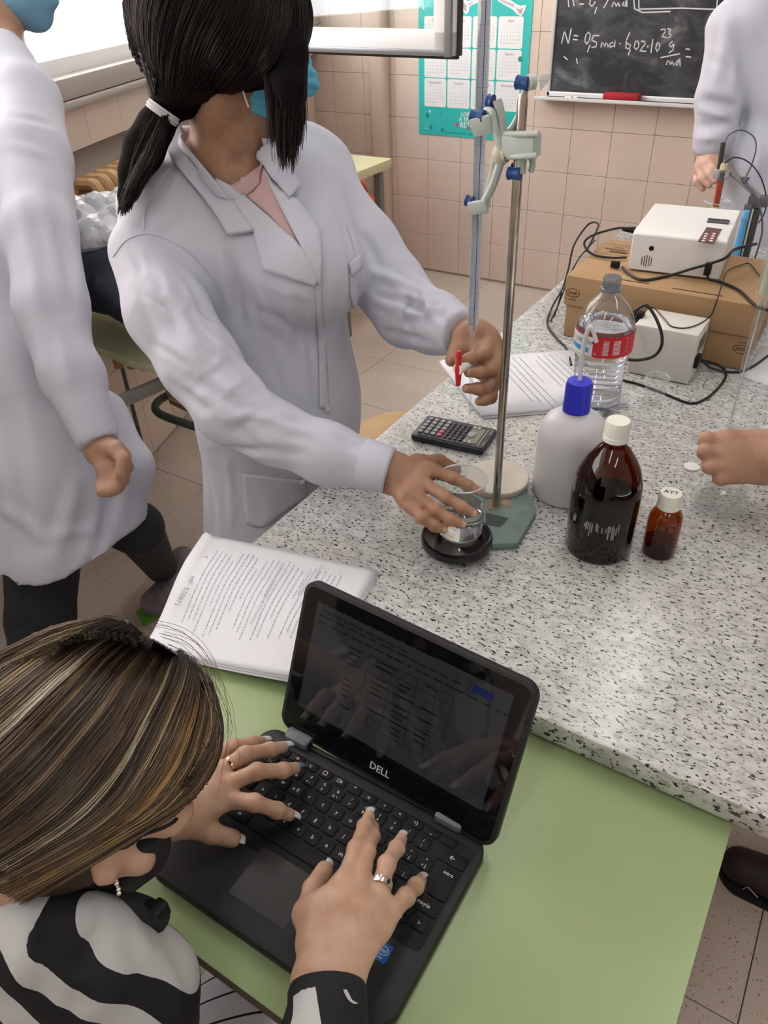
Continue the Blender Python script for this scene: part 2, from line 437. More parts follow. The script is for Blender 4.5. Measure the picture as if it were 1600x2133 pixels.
MB().rrect((dx0 + dx1) / 2, (dy0 + dy1) / 2, dx1 - dx0, dy1 - dy0, DZ - .0022, DZ, .004, 2, bev=.0008).build('desktop', M_GREEN, desk)
MB().rrect((dx0 + dx1) / 2, (dy0 + dy1) / 2, dx1 - dx0, dy1 - dy0, DZ - .023, DZ - .0022, .004, 2).build('edge', M_EDGE, desk)
for x in (dx0 + .06, dx1 - .06):
    for y in (dy0 + .06, dy1 - .08):
        MB().tube([(x, y, 0.012), (x, y, DZ - .024)], .0125, 12).tube([(x, y, 0), (x, y, .02)], .015, 12).build('leg', M_STEELG, desk)
MB().box((-.3, dy0 + .06, DZ - .045), (.56, .02, .04), .003).box((-.3, dy1 - .08, DZ - .045), (.56, .02, .04), .003).build('frame', M_STEELG, desk)

# ------------------------------------------------------------ laptop
lap = thing('laptop', 'open black laptop standing on the green desk, hands on its keys', 'laptop', (-.314, .32, DZ))
LX0, LX1, LY0, LY1, LZ = -.467, -.163, .214, .428, DZ + .0195
b = MB(); b.rrect((LX0 + LX1) / 2, (LY0 + LY1) / 2, LX1 - LX0, LY1 - LY0, DZ + .002, LZ, .022, 7, bev=.0035); b.build('base', M_BLACK2, lap)
b = MB()
for x in (LX0 + .03, LX1 - .03):
    for y in (LY0 + .025, LY1 - .025): b.lathe([(.006, 0), (.006, .003)], (x, y, DZ), 12)
b.build('foot', M_BLACK, lap)
b = MB(); b.rrect((LX0 + LX1) / 2, .349, .287, .122, LZ - .0004, LZ + .0003, .008, 4); b.build('keyboard_well', M_BLACK, lap)
b = MB(); b.rrect(-.333, .268, .072, .058, LZ - .0003, LZ + .0004, .003, 3); b.build('touchpad', mat('touchpad', (.022, .022, .023), .3), lap)
# keys: row by row (y centre, depth, [(width, legend...)])
KZ = LZ + .0019
def key(x, y, w, d, leg, shape=None):
    m = MB().rrect(0, 0, w, d, -.0019, .0, .0022, 3, bev=.0006).mesh('key') if (w, d) not in _kc else _kc[(w, d)]
    if (w, d) not in _kc: m.materials.append(M_KEY); _kc[(w, d)] = m
    o = bpy.data.objects.new('key', m); COL.objects.link(o); o.location = (x - lap.location.x, y - lap.location.y, KZ - lap.location.z); o.parent = lap
    if leg:
        t = MB()
        for (s, ux_, uy_, sz) in leg: put_text(t, s, Matrix.Translation((x + ux_, y + uy_, KZ + .0001)), sz)
        l = t.build('legend', M_WHITE, o); 
_kc = {}
def ctr(s, z=.0062): return [(s, 0, .0, z)]
def two(a, b_, z=.0048): return [(a, 0, .0033, z), (b_, 0, -.0034, z)]
P = .0188; x0 = -.4475
top = ['esc', '<', '>', 'C', '[ ]', '[]|', 'o', 'O', '<)', '<))', '()', 'A']
top = [ctr('esc', .0048), ctr('\u2190', .007), ctr('\u2192', .007), ctr('c', .0075), ctr('\u25a1', .007), ctr('\u25a1ll', .0055), ctr('\u00b0', .009), ctr('o', .0065), ctr('<', .005), ctr('<', .006), ctr('<)', .006), ctr('\u00b8', .009), None]
tw = .2645 / 13
for i in range(13): key(-.4475 + .0022 + tw * i, .4035, tw - .003, .0105, top[i])
nums = [two('\u00aa', '\u00ba'), two('!', '1 |'), two('"', '2 @'), two('\u00b7', '3 #'), two('$', '4 ~'), two('%', '5'), two('&', '6 \u00ac'), two('/', '7'), two('(', '8'), two(')', '9'), two('=', '0'), two('?', "'"), two('\u00bf', '\u00a1')]
for i, l in enumerate(nums): key(-.4495 + P * i, .3880, .0158, .0152, l)
key(-.1885, .3880, .0345 - .003, .0152, ctr('\u2190', .008))
r2 = ['q', 'w', 'e \u20ac', 'r', 't', 'y', 'u', 'i', 'o', 'p']
key(-.4435, .3692, .0245, .0152, ctr('\u21b9', .006))
for i, l in enumerate(r2): key(-.4185 + .0008 + P * i, .3692, .0158, .0152, ctr(l, .0068))
for i, l in enumerate((two('^', '` ['), two('*', '+ ]'))): key(-.4177 + P * (10 + i), .3692, .0158, .0152, l)
key(-.1840, .3600, .0205, .0345, [('intro', 0, .011, .0056)])
r3 = ['a', 's', 'd', 'f', 'g', 'h', 'j', 'k', 'l', '\u00f1']
key(-.4405, .3504, .0290, .0152, ctr('\u25cb', .006))
for i, l in enumerate(r3): key(-.4135 + P * i, .3504, .0158, .0152, ctr(l, .0068))
for i, l in enumerate((two('\u00a8', '\u00b4 {'), two('\u00c7', '\u00e7 }'))): key(-.4135 + P * (10 + i), .3504, .0158, .0152, l)
r4 = ['<', 'z', 'x', 'c', 'v', 'b', 'n', 'm']
key(-.4465, .3316, .0175, .0152, ctr('\u21e7', .006))
for i, l in enumerate(r4): key(-.4235 + P * i, .3316, .0158, .0152, ctr(l, .0068))
for i, l in enumerate((two(';', ','), two(':', '.'), two('_', '-'))): key(-.4235 + P * (8 + i), .3316, .0158, .0152, l)
key(-.1985 + .0015, .3316, .0445, .0152, [('may\u00fas', .006, 0, .0058)])
for x, w, l in ((-.4445, .0225, 'ctrl'), (-.4165, .0260, 'alt'), (-.3425, .1150, None), (-.2665, .0260, 'alt gr'), (-.2395, .022, 'ctrl')):
    key(x, .3128, w, .0152, ctr(l, .0045) if l else None)
for x, y, d, l in ((-.2200, .3125, .0135, '<'), (-.2040, .3160, .0070, '^'), (-.2040, .3080, .0070, 'v'), (-.1860, .3125, .0135, '>')): key(x, y, .0150 if l != '>' else .0165, d, ctr(l, .006))
t = MB(); t.rrect(-.2035, .272, .017, .0175, LZ, LZ + .0003, .002, 3); st = t.build('sticker', mat('blue sticker', (.015, .11, .42), .3), lap)
t = MB(); put_text(t, 'intel', Matrix.Translation((-.2035, .2735, LZ + .0004)), .0058)
ell = [(.0068 * math.cos(a), .0040 * math.sin(a)) for a in np.linspace(0, 2 * PI, 25)]
stroke(t, ell, .0006, Matrix.Translation((-.2035, .2733, LZ + .0004)))
put_text(t, 'inside', Matrix.Translation((-.2035, .2665, LZ + .0004)), .0032); t.build('emblem', M_WHITE, st)
# lid, turned about the hinge
tilt = math.radians(24.0)
LH = .199
LM = Matrix.Translation(((LX0 + LX1) / 2, .4340, LZ + .001)) @ Matrix.Rotation(PI / 2 - tilt, 4, 'X')   # x right, y up the lid, z towards the typist
LYAW = Matrix.Rotation(math.radians(-3.2), 4, 'Z')
LM = frame((-.3060, .4245, LZ + .001), LYAW @ Vector((1, 0, 0)), (-.088, math.sin(tilt), math.cos(tilt)))
WID = .300
b = MB(); b.rrect(0, LH / 2, WID, LH, -.011, .0, .017, 7, M=LM, bev=.002); lid = b.build('lid', M_BLACK2, lap)
scr_glass = mat('screen glass', (.004, .004, .005), .04, spec=.6)
b = MB(); b.rrect(0, LH / 2, WID - .011, LH - .011, 0, .0006, .012, 6, M=LM); gl = b.build('screen_glass', scr_glass, lid)
M_SCR = mat('dim display', (.012, .012, .014), .05, spec=.6, emit=(.45, .48, .55), es=.028)
SW, SH, SY = .254, .140, .109
b = MB(); b.rrect(0, SY, SW, SH, .0006, .00075, .001, 1, M=LM); disp = b.build('display', M_SCR, lid)
ZP = LM @ Matrix.Translation((0, SY, .0009))
t = MB(); rnd = random.Random(3)
def bar(t, x, y, w, h): poly(t, [(x, y), (x + w, y), (x + w, y + h), (x, y + h)], ZP)
put_text(t, 'PRÁCTICA QUÍMICA - volumetría ácido-base', ZP @ Matrix.Translation((-.118, .0610, 0)), .0062, 'LEFT')
for j, (y, n) in enumerate(((.069, 12), (.0545, 14), (.046, 20))):
    x = -.122
    for k in range(n):
        w = rnd.uniform(.004, .014); bar(t, x, y, w, .0012); x += w + rnd.uniform(.002, .006)
for j in range(12):
    y = .034 - j * .0068
    for x, w in ((-.072, .02), (-.035, .03), (-.002, .03), (.030, .025)):
        if rnd.random() < .6: bar(t, x, y, w * rnd.uniform(.4, 1), .0013)
for j in range(9): bar(t, -.045, .037 - j * .0105, .11, .0004)
for x in (-.045, -.012, .020, .045, .065): bar(t, x, -.047, .0004, .084)
t.build('text', mat('display print', (.003, .003, .004), .1), disp)
t = MB(); bar(t, .083, .053, .024, .0085); t.build('button', mat('display blue', (.004, .006, .035), .1, emit=(.05, .1, .6), es=.05), disp)
b = MB()
put_text(b, 'DELL', LM @ Matrix.Translation((0, .0175, .0008)), .0125, bold=.02)
b.build('logo', mat('logo silver', (.45, .45, .45), .4), lid)
for x in (-.104, .104):
    Mh = Matrix.Translation(((LX0 + LX1) / 2 + x, .4250, LZ + .0035))
    b = MB(); b.box((0, 0, 0), (.033, .016, .013), .0035, M=Mh); b.tube([Mh @ Vector((-.0165, .003, 0)), Mh @ Vector((.0165, .003, 0))], .0072, 14); b.build('hinge', M_GREY, lap)
MB().box(((LX0 + LX1) / 2, .4245, LZ + .0012), (.176, .006, .004), .001).build('hinge_cover', M_BLACK, lap)

# ------------------------------------------------------------ printed worksheets
def sheet_mesh(name, c, n=14, hz=None, th=.0003):
    tl, tr, br, bl = [Vector(p) for p in c]; vs = []; fs = []
    for j in range(n + 1):
        for i in range(n + 1):
            u, v = i / n, j / n; p = (tl * (1 - u) + tr * u) * (1 - v) + (bl * (1 - u) + br * u) * v
            if hz: p.z += hz(u, v, p)
            vs.append(p)
    for j in range(n):
        for i in range(n): a = j * (n + 1) + i; fs.append([a, a + n + 1, a + n + 2, a + 1])
    me = bpy.data.meshes.new(name); me.from_pydata([tuple(v) for v in vs], [], fs); smooth(me, 180); return me
def on_sheet(c, u, v, hz=None):
    tl, tr, br, bl = [Vector(p) for p in c]; p = (tl * (1 - u) + tr * u) * (1 - v) + (bl * (1 - u) + br * u) * v
    if hz: p.z += hz(u, v, p)
    return p
def words(mb, c, hz, u0, v0, du, dv, length, h, rnd, lift=.0006):
    """a printed line: little bars running along (du,dv) of the sheet"""
    s = 0
    while s < length:
        w = rnd.uniform(.008, .035); w = min(w, length - s)
        a = on_sheet(c, u0 + du * s, v0 + dv * s, hz); b_ = on_sheet(c, u0 + du * (s + w), v0 + dv * (s + w), hz); m_ = (a + b_) / 2
        d = (b_ - a).normalized(); n_ = Vector((-d.y, d.x, 0)) * h / 2; up = Vector((0, 0, lift))
        mb.add([a - n_ + up, b_ - n_ + up, b_ + n_ + up, a + n_ + up], [[0, 1, 2, 3]]); s += w + .009
ws = thing('worksheet_stack', 'white printed worksheets over the front left corner of the granite bench, half behind the laptop', 'papers', (-.6, .58, BZ))
TL, TR, BL = uz(428, 1113, .806), uz(783, 1185, .806), uz(297, 1327, .792); BR = BL + (uz(600, 1416, .778) - BL) * 1.22; BR.z = .772
BR = Vector((TR.x + (BL.x - TL.x) * .62, TR.y + (BL.y - TL.y), .775))
def droop(u, v, p):
    s_ = max(0, min(1, (.592 - p.y) / .13)); s_ = s_ * s_ * (3 - 2 * s_); base = .8058 - .030 * s_
    return base - p.z + .006 * math.exp(-((u) / .03) ** 2) * (1 - v) + .0012 * math.sin(5 * u + 3 * v)
def droop_old(u, v, p):
    t_ = max(0, min(1, (.60 - p.y) / .13)); z = 0.0
    e = -max(0, p.z - .8045) if False else .004 * math.exp(-((u) / .03) ** 2) * (1 - v) + .0012 * math.sin(5 * u + 3 * v)
    return e
corners = (TL, TR, BR, BL)
for k in range(5):
    off = Vector((.0012 * k * (-1) ** k + .002, -.001 * k, 0))
    cc = [Vector(p) + off for p in corners]
    sm = sheet_mesh('sheet', cc, 22, hz=lambda u, v, p, k=k: droop(u, v, p) - .0010 * k); sh_ = link('sheet', sm, M_PAPER, ws)
    sd = sh_.modifiers.new('thick', 'SOLIDIFY'); sd.thickness = .0009; sd.offset = -1
pr = MB(); rnd = random.Random(11)
u = .10
for k, (ln, v0) in enumerate([(.0, 0), (.62, .10), (.60, .10), (.58, .12), (.66, .12), (.40, .18), (.72, .08), (.70, .07), (.66, .07), (.50, .1), (.30, .2), (.60, .1), (.64, .08), (.7, .07), (.34, .1), (.7, .06), (.66, .08), (.5, .1), (.62, .12), (.2, .2), (.66, .07), (.6, .08), (.64, .07), (.3, .1), (.5, .1), (.6, .08)]):
    if ln: words(pr, corners, droop, u, v0 + .05, 0, 1, ln, .0012, rnd)
    u += .030
for s, uu, vv, z in (('Cuestiones y representación de los resultados', .53, .44, .0066), ('Valoración de la muestra problema', .69, .36, .0060), ('Procedimiento', .725, .17, .0060)):
    a = on_sheet(corners, uu, vv, droop); d = (on_sheet(corners, uu, vv + .1) - on_sheet(corners, uu, vv - .1))
    put_text(pr, s, frame(a + Vector((0, 0, .0012)), d, (-d.y * 1.0, d.x * 1.0, 0)), z, bold=.004)
pr.build('print', M_INK, ws)
hw = MB()
a = on_sheet(corners, .085, .47, droop); d = on_sheet(corners, .085, .6) - on_sheet(corners, .085, .4)
put_text(hw, '0,1177 = vol · 0,00873', frame(a + Vector((0, 0, .0014)), d, (-d.y, d.x, 0)), .0115)
hw.build('handwriting', mat('pencil', (.2, .2, .23), .8), ws)

ps = thing('worksheet_stack', 'thick pile of printed pages lying behind the steel rod, under the water bottle', 'papers', (-.45, 1.35, BZ))
c2 = [Vector((-.700, 1.40, BZ)), Vector((-.512, 1.560, BZ)), Vector((-.322, 1.385, BZ)), Vector((-.553, 1.205, BZ))]
c2[0] = uz(930, 770, BZ); c2[0] = c2[3] + (c2[1] - c2[2]) * 1.0
for k in range(7):
    off = Vector((random.uniform(-.003, .003), random.uniform(-.003, .003), .0012 + .0014 * k)); cc = [p + off for p in c2]
    sh_ = link('sheet', sheet_mesh('sheet', cc, 4), M_PAPER, ps); sd = sh_.modifiers.new('thick', 'SOLIDIFY'); sd.thickness = .0012; sd.offset = -1
pr = MB(); cc = [p + Vector((0, 0, .0098)) for p in c2]
for k in range(17): 
    if k % 6 != 5: words(pr, cc, None, .10 + .048 * k, .06 + .1 * (k % 4 == 0), 0, 1, rnd.choice((.84, .8, .86, .5, .7)), .0018, rnd, .0008)
stroke(pr, [(.004 * math.cos(a), .004 * math.sin(a)) for a in np.linspace(0, 6.3, 14)], .0006, Matrix.Translation(on_sheet(cc, .93, .3) + Vector((0, 0, .001))))
pr.build('print', M_INK, ps)
sp = tag(link('single_sheet', sheet_mesh('single_sheet', [Vector((-.15, 1.80, BZ + .0008)), Vector((.05, 1.76, BZ + .0008)), Vector((.02, 1.56, BZ + .0008)), Vector((-.16, 1.625, BZ + .0008))], 4), M_PAPER), 'white printed sheet flat on the granite at the right of the cardboard boxes', 'paper')
sd = sp.modifiers.new('thick', 'SOLIDIFY'); sd.thickness = .0006
# ------------------------------------------------------------ calculator
cal = thing('calculator', 'dark scientific calculator with grey and pink keys beside the steel rod', 'calculator', (-.567, 1.112, BZ))
c0 = uz(853, 902, .815); c1 = uz(1036, 893, .815); 
A4 = [uz(853, 905, .814), uz(1008, 938, .814), uz(1035, 893, .814), uz(893, 862, .814)]
cx = sum((p for p in A4), Vector()) / 4; ux_ = ((A4[1] - A4[0]) + (A4[2] - A4[3])).normalized(); CLn = .5 * ((A4[1] - A4[0]).length + (A4[2] - A4[3]).length); CWd = .5 * ((A4[3] - A4[0]).length + (A4[2] - A4[1]).length)
CM = frame((cx.x, cx.y, BZ), ux_, (-ux_.y, ux_.x, 0))     # x from keys to display
M_CAL = mat('calculator case', (.018, .019, .024), .42)
t = MB(); t.rrect(0, 0, CLn, CWd, .001, .013, .008, 4, M=CM, bev=.003); t.build('case', M_CAL, cal)
MB().rrect(.004, 0, CLn - .012, CWd - .010, .013, .0142, .006, 3, M=CM).build('face', mat('calculator face', (.03, .031, .037), .35), cal)
MB().rrect(CLn * .285, .0, CLn * .17, CWd * .66, .0142, .0148, .002, 2, M=CM).build('display', mat('lcd', (.20, .20, .15), .2), cal)
MB().rrect(CLn * .40, .0, .0012, CWd * .72, .0142, .0146, .0004, 1, M=CM).build('stripe', M_DIM, cal)
M_KG, M_KD, M_KP = mat('grey key', (.32, .32, .34), .4), mat('black key', (.04, .04, .045), .35), mat('pink key', (.62, .10, .19), .4)
kg = MB().rrect(0, 0, .0082, .0092, 0, .0028, .0015, 2, bev=.0006).mesh('key'); kd = MB().rrect(0, 0, .0052, .0082, 0, .0022, .0012, 2, bev=.0005).mesh('key'); ks = MB().rrect(0, 0, .0062, .0105, 0, .002, .003, 3).mesh('key')
def calkey(me, x, y, m):
    me2 = _ck.setdefault((me.name, m.name), None)
    if me2 is None: me2 = me.copy(); me2.materials.append(m); _ck[(me.name, m.name)] = me2
    o = bpy.data.objects.new('key', me2); COL.objects.link(o); o.parent = cal; o.matrix_parent_inverse = parent_world(cal).inverted(); o.matrix_basis = CM @ Matrix.Translation((x, y, .0142))
    return o
_ck = {}
for i in range(4):
    for j in range(5): calkey(kg, -CLn / 2 + .014 + .0128 * i, -.0245 + .01225 * j, M_KP if i == 3 and j < 2 else M_KG)
for i in range(4):
    for j in range(6): calkey(kd, -CLn / 2 + .0645 + .0098 * i, -.0250 + .0100 * j, M_KD)
for i in range(2):
    for j in (-.0265, .0265): calkey(ks, -CLn / 2 + .104 + .0085 * i, j, M_KG)
t = MB(); t.lathe([(.0095, 0), (.0095, .002), (.0085, .003)], n=20, M=CM @ Matrix.Translation((-CLn / 2 + .1075, 0, .0142)) @ Matrix.Diagonal((.8, 1.15, 1, 1))); t.build('cursor_pad', M_KG, cal)
t = MB(); rot = CM @ Matrix.Translation((CLn * .455, .022, .0145)) @ Matrix.Rotation(-PI / 2, 4, 'Z'); put_text(t, 'CASIO', rot, .0062)
put_text(t, 'fx-82MS', CM @ Matrix.Translation((CLn * .455, -.020, .0145)) @ Matrix.Rotation(-PI / 2, 4, 'Z'), .0042)
t.build('lettering', M_DIM, cal)

# ------------------------------------------------------------ stand with base, rod, plates
std = thing('burette_stand', 'steel rod lab stand on a worn teal hexagonal base', 'lab stand', (-.40, .94, BZ))
base_pts = [(-.462, .790), (-.441, .769), (-.395, .800), (-.336, .874), (-.338, .966), (-.360, 1.006), (-.400, 1.020), (-.452, .985), (-.458, .930), (-.425, .905), (-.432, .86), (-.455, .83)]
t = MB()
def hexring(pts_out, pts_in, z0, z1):
    n = len(pts_out); vs = [(*p, z0) for p in pts_out] + [(*p, z1) for p in pts_out] + [(*p, z0) for p in pts_in] + [(*p, z1) for p in pts_in]; fs = []
    for i in range(n):
        k = (i + 1) % n
        fs += [[i, k, n + k, i + n], [3 * n + i, 3 * n + k, 2 * n + k, 2 * n + i], [n + i, n + k, 3 * n + k, 3 * n + i], [2 * n + i, 2 * n + k, k, i]]
    return vs, fs
ctr_ = Vector((-.392, .905)); 
out = [uz(1117, 1068, BZ + .012), uz(1078, 1132, BZ + .012), uz(1005, 1135, BZ + .012), uz(895, 1150, BZ + .012), uz(905, 1085, BZ + .012), uz(958, 1030, BZ + .012), uz(1010, 990, BZ + .012), uz(1085, 1012, BZ + .012), uz(1112, 1045, BZ + .012)]
out = [(p.x, p.y) for p in out]
t.prism(out, BZ + .0005, BZ + .013, bev=.002)
t.build('base', M_TEAL, std)
# bare worn patch and the two casting recesses of the base
t = MB(); pp = [uz(*p, BZ + .0135) for p in ((1012, 1068), (1060, 1079), (1042, 1098), (1012, 1092))]; t.prism([(p.x, p.y) for p in pp], BZ + .0128, BZ + .0136); t.build('recess', mat('dark teal', (.04, .065, .06), .7), std)
t = MB(); pp = [uz(*p, BZ + .0135) for p in ((1018, 1040), (1040, 1030), (1068, 1046), (1060, 1056), (1046, 1050), (1036, 1062), (1016, 1062))]; t.prism([(p.x, p.y) for p in pp], BZ + .0128, BZ + .0136); t.build('worn_patch', varied('rubbed rusty paint', (.33, .22, .15), .7, .35, 60), std)
RX, RY = uz(1030, 1066, BZ + .012).x, uz(1030, 1066, BZ + .012).y
RX, RY = -.4000, .9380
t = MB(); t.tube([(RX, RY, BZ + .008), (RX, RY, BZ + .20), (RX, RY, 1.40), (RX, RY, 1.408)], [.0063, .0063, .0063, .005], 20); t.build('rod', M_CHROME, std)
wp = thing('plate', 'round white ceramic plate with a chipped edge lying behind the steel rod', 'plate', (-.432, 1.005, BZ + .013))
wc = uz(1037, 985, BZ + .03)
MB().lathe([(.0, .013), (.052, .013), (.053, .015), (.053, .0225), (.0515, .0240), (.0, .0240)], (wc.x, wc.y, BZ), 48).build('disc', M_CERAM, wp)
MB().lathe([(0, 0), (.0045, 0), (.0045, .0006), (0, .0006)], (wc.x, wc.y, BZ + .0240), 16).build('centre_mark', mat('mark', (.45, .42, .36), .7), wp)
bc = uz(952, 1112, BZ + .032)
bp = tag(MB().lathe([(.0, .0135), (.050, .0135), (.054, .017), (.0545, .0265), (.0530, .0300), (.0505, .0312), (.0485, .0302), (.0, .0300)], (bc.x, bc.y, BZ), 56).build('plate', M_BLKENAM), 'glossy black round plate carrying the beaker at the stand', 'plate')

# ------------------------------------------------------------ burette and its double clamp
BX, BY = -.4535, .938
bu = thing('burette', 'tall graduated glass burette with red stopcock held in the grey clamp', 'burette', (BX, BY, 1.0))
t = MB(); t.lathe([(.0074, 1.78), (.0078, 1.78), (.0078, 1.122), (.0070, 1.110), (.0036, 1.098), (.0034, 1.072)], (BX, BY, 0), 24); t.build('tube', M_GLASS, bu)
t = MB(); t.lathe([(.0036, 1.046), (.0032, 1.03), (.0026, 1.0), (.0012, .972), (.0010, .966)], (BX, BY, 0), 16); t.build('tip', M_GLASS, bu)
t = MB(); t.lathe([(.0, 1.7), (.0064, 1.7), (.0064, 1.124), (.0030, 1.1)], (BX, BY, 0), 20); t.build('liquid', glassy('burette water', (.96, .97, .99), 1.33), bu)
g = MB(); face = Vector((0 - BX, 0 - BY, 0)).normalized(); side = Vector((-face.y, face.x, 0))
def arc(z, a0, a1, r, w, n=10):
    vs = []; fs = []
    for i in range(n + 1):
        a = a0 + (a1 - a0) * i / n; d = face * math.cos(a) + side * math.sin(a)
        vs += [Vector((BX, BY, z - w / 2)) + d * r, Vector((BX, BY, z + w / 2)) + d * r]
    for i in range(n): fs.append([2 * i, 2 * i + 2, 2 * i + 3, 2 * i + 1])
    return vs, fs
z = 1.14; k = 0
while z < 1.60:
    big = k % 5 == 0
    g.add(*arc(z, -1.2 if big else .0, 1.2 if big else .7, .0080, .0004 if big else .00025)); z += .0042; k += 1
g.build('graduation', mat('thin grey marks', (.25, .27, .35), .6), bu)
g = MB(); 
vs = []
for s in (-.00045, .00045): 
    d = (face * .0081 + side * (s + .0012)); vs += [Vector((BX, BY, 1.11)) + d, Vector((BX, BY, 1.64)) + d]
g.add([vs[0], vs[2], vs[3], vs[1]], [[0, 1, 2, 3]]); g.build('blue_stripe', mat('blue stripe', (.04, .05, .30), .5), bu)
g = MB(); b_ = -face
vs = []
for s in np.linspace(-1.25, 1.25, 7):
    d = (b_ * math.cos(s) + side * math.sin(s)) * .0072; vs += [Vector((BX, BY, 1.11)) + d, Vector((BX, BY, 1.64)) + d]
g.add(vs, [[2 * i, 2 * i + 2, 2 * i + 3, 2 * i + 1] for i in range(6)]); g.build('white_strip', mat('milk glass strip', (.72, .73, .76), .5), bu)
sc = Vector((BX, BY, 1.058)); tdir = (uz(945, 775, 1.058) - sc); tdir.z = 0; tdir.normalize()
t = MB(); t.tube([sc - tdir * .012, sc + tdir * .012], .0085, 18); t.lathe([(.0036, -.014), (.0036, .014)], sc, 12); t.build('stopcock_body', glassy('frosted glass', (.9, .9, .9), 1.45, .1, .25, (.8, .8, .82)), bu)
t = MB(); t.tube([sc + tdir * .010, sc + tdir * .020, sc + tdir * .038], [.0085, .0090, .0080], 18); t.build('stopcock_nut', M_WHITEPL, bu)
hc = sc + tdir * .034
t = MB(); t.tube([hc + Vector((0, 0, .028)), hc + Vector((0, 0, .022)), hc + Vector((0, 0, .012)), hc + Vector((0, 0, .004)), hc, hc - Vector((0, 0, .010)), hc - Vector((0, 0, .020)), hc - Vector((0, 0, .026))], [.0036, .0056, .0042, .0066, .0068, .0058, .0050, .0042], 14, flat=.75); t.build('stopcock_handle', M_RED, bu)

cl = thing('burette_clamp', 'pale grey double burette clamp with blue knobs fixed to the steel rod', 'clamp', (RX, RY, 1.33))
YC = .930
def cp(x, y, dy=0): return uy(x, y, YC + dy)
def plate(pts, y, th, m, name, par, r=0.0):
    """flat casting with an outline in the upright plane of the clamp"""
    W3 = [cp(*p) for p in pts]; o = MB(); M_ = frame((0, y, 0), (1, 0, 0), (0, 0, 1))
    o.prism([(w.x, w.z) for w in W3], -th / 2, th / 2, M=M_, bev=r); return o.build(name, m, par)
# ribbed grip body around the rod
plate([(1050, 280), (1118, 282), (1116, 328), (1058, 326), (1050, 318)], RY - .004, .026, M_CLAMP, 'rod_grip', cl, .002)
t = MB()
for (x0_, y0_, x1_, y1_) in ((1052, 279, 1122, 278), (1056, 326, 1118, 324)):
    t.tube([cp(x0_, y0_, -.004), cp((x0_ + x1_) / 2, (y0_ + y1_) / 2 + 1, -.010), cp(x1_, y1_, -.008)], .0035, 10)
    t.tube([cp(x0_, y0_, .012), cp(x1_, y1_, .012)], .0035, 10)
t.build('grip_flange', M_CLAMP, cl)
# long curved upper jaw lever behind the rod, up to the top knob
t = MB(); t.tube(bez([cp(1040, 300, .010), cp(1056, 280, .012), cp(1074, 257, .014), cp(1085, 226, .014), cp(1092, 195, .012), cp(1104, 168, .008)], 5), [.0068] * 12 + [.0056] * 14, 10, flat=.7)
t.build('lever', M_CLAMP, cl)
MB().tube([cp(1100, 172, .002), cp(1112, 170, .008)], .0085, 16).build('lever_head', M_CLAMP, cl)
plate([(1110, 163), (1119, 160), (1134, 158), (1126, 178), (1112, 195)], RY + .012, .003, glassy('clear tape', (.85, .9, .88), 1.4, .1, .35), 'tape', cl)
# left casting: two arms round the burette
t = MB(); arm_up = bez([cp(1052, 318), cp(1038, 290, -.004), cp(1030, 262, -.006), cp(1024, 236, -.004), cp(1014, 232)], 5)
t.tube(arm_up, [.008] * 6 + [.0065] * (len(arm_up) - 6), 12, flat=.75)
arm_up2 = bez([cp(1050, 300), cp(1046, 262, .004), cp(1040, 226, .006), cp(1035, 208, .006)], 5); t.tube(arm_up2, [.007] * len(arm_up2), 12, flat=.8); t.build('upper_arm', M_CLAMP, cl)
t = MB(); al = bez([cp(1044, 322), cp(1038, 352, -.003), cp(1024, 392, -.004), cp(1006, 424, -.003)], 5); t.tube(al, [.0065] * len(al), 12, flat=.8)
al = bez([cp(1030, 330, .006), cp(1026, 360, .006), cp(1016, 400, .006), cp(1014, 432, .004)], 5); t.tube(al, [.0052] * len(al), 12, flat=.9)
t.build('lower_arm', M_CLAMP, cl)
t = MB(); t.ball(cp(1042, 322), (.011, .011, .014), 10); t.tube([cp(1036, 322), cp(1056, 320)], .010, 16); t.build('pivot', varied('yellowed plastic', (.5, .5, .36), .4, .1, 60), cl)
for (px_, py_, s_) in ((1003, 262, 1), (996, 432, .8)):
    c_ = cp(px_, py_, -.012 * s_); o = MB(); o.box((0, 0, 0), (.026, .006, .022 * s_), .002, M=Matrix.Translation(c_) @ Matrix.Rotation(math.radians(-12), 4, 'Y') @ Matrix.Rotation(.3, 4, 'X')); o.build('jaw', M_CLAMP, cl)
def knob(x0_, y0_, x1_, y1_, r, dy=0):
    a = cp(x0_, y0_, dy); b__ = cp(x1_, y1_, dy); d = b__ - a
    o = MB(); o.tube([a, a + d * .08, a + d * .35, a + d * .6, a + d * .9, b__], [r * .8, r, r * .88, r * .88, r, r], 14); return o.build('knob', M_BLUEKNOB, cl)
knob(981, 243, 1009, 244, .0078, -.010); knob(971, 417, 985, 421, .0072, -.006); knob(1075, 171, 1102, 174, .0080, .004); knob(1058, 361, 1084, 362, .0078, .0); knob(1066, 351, 1086, 352, .0070, .012); knob(1016, 212, 1027, 214, .0090, .006)
t = MB(); a_ = bez([cp(1088, 328, .004), cp(1086, 345, .006), cp(1084, 362, .004)], 4); t.tube(a_, .0062, 10); a_ = bez([cp(1106, 326, .01), cp(1110, 340, .012), cp(1106, 358, .012)], 4); t.tube(a_, .004, 8)
t.build('lower_lever', M_CLAMP, cl)

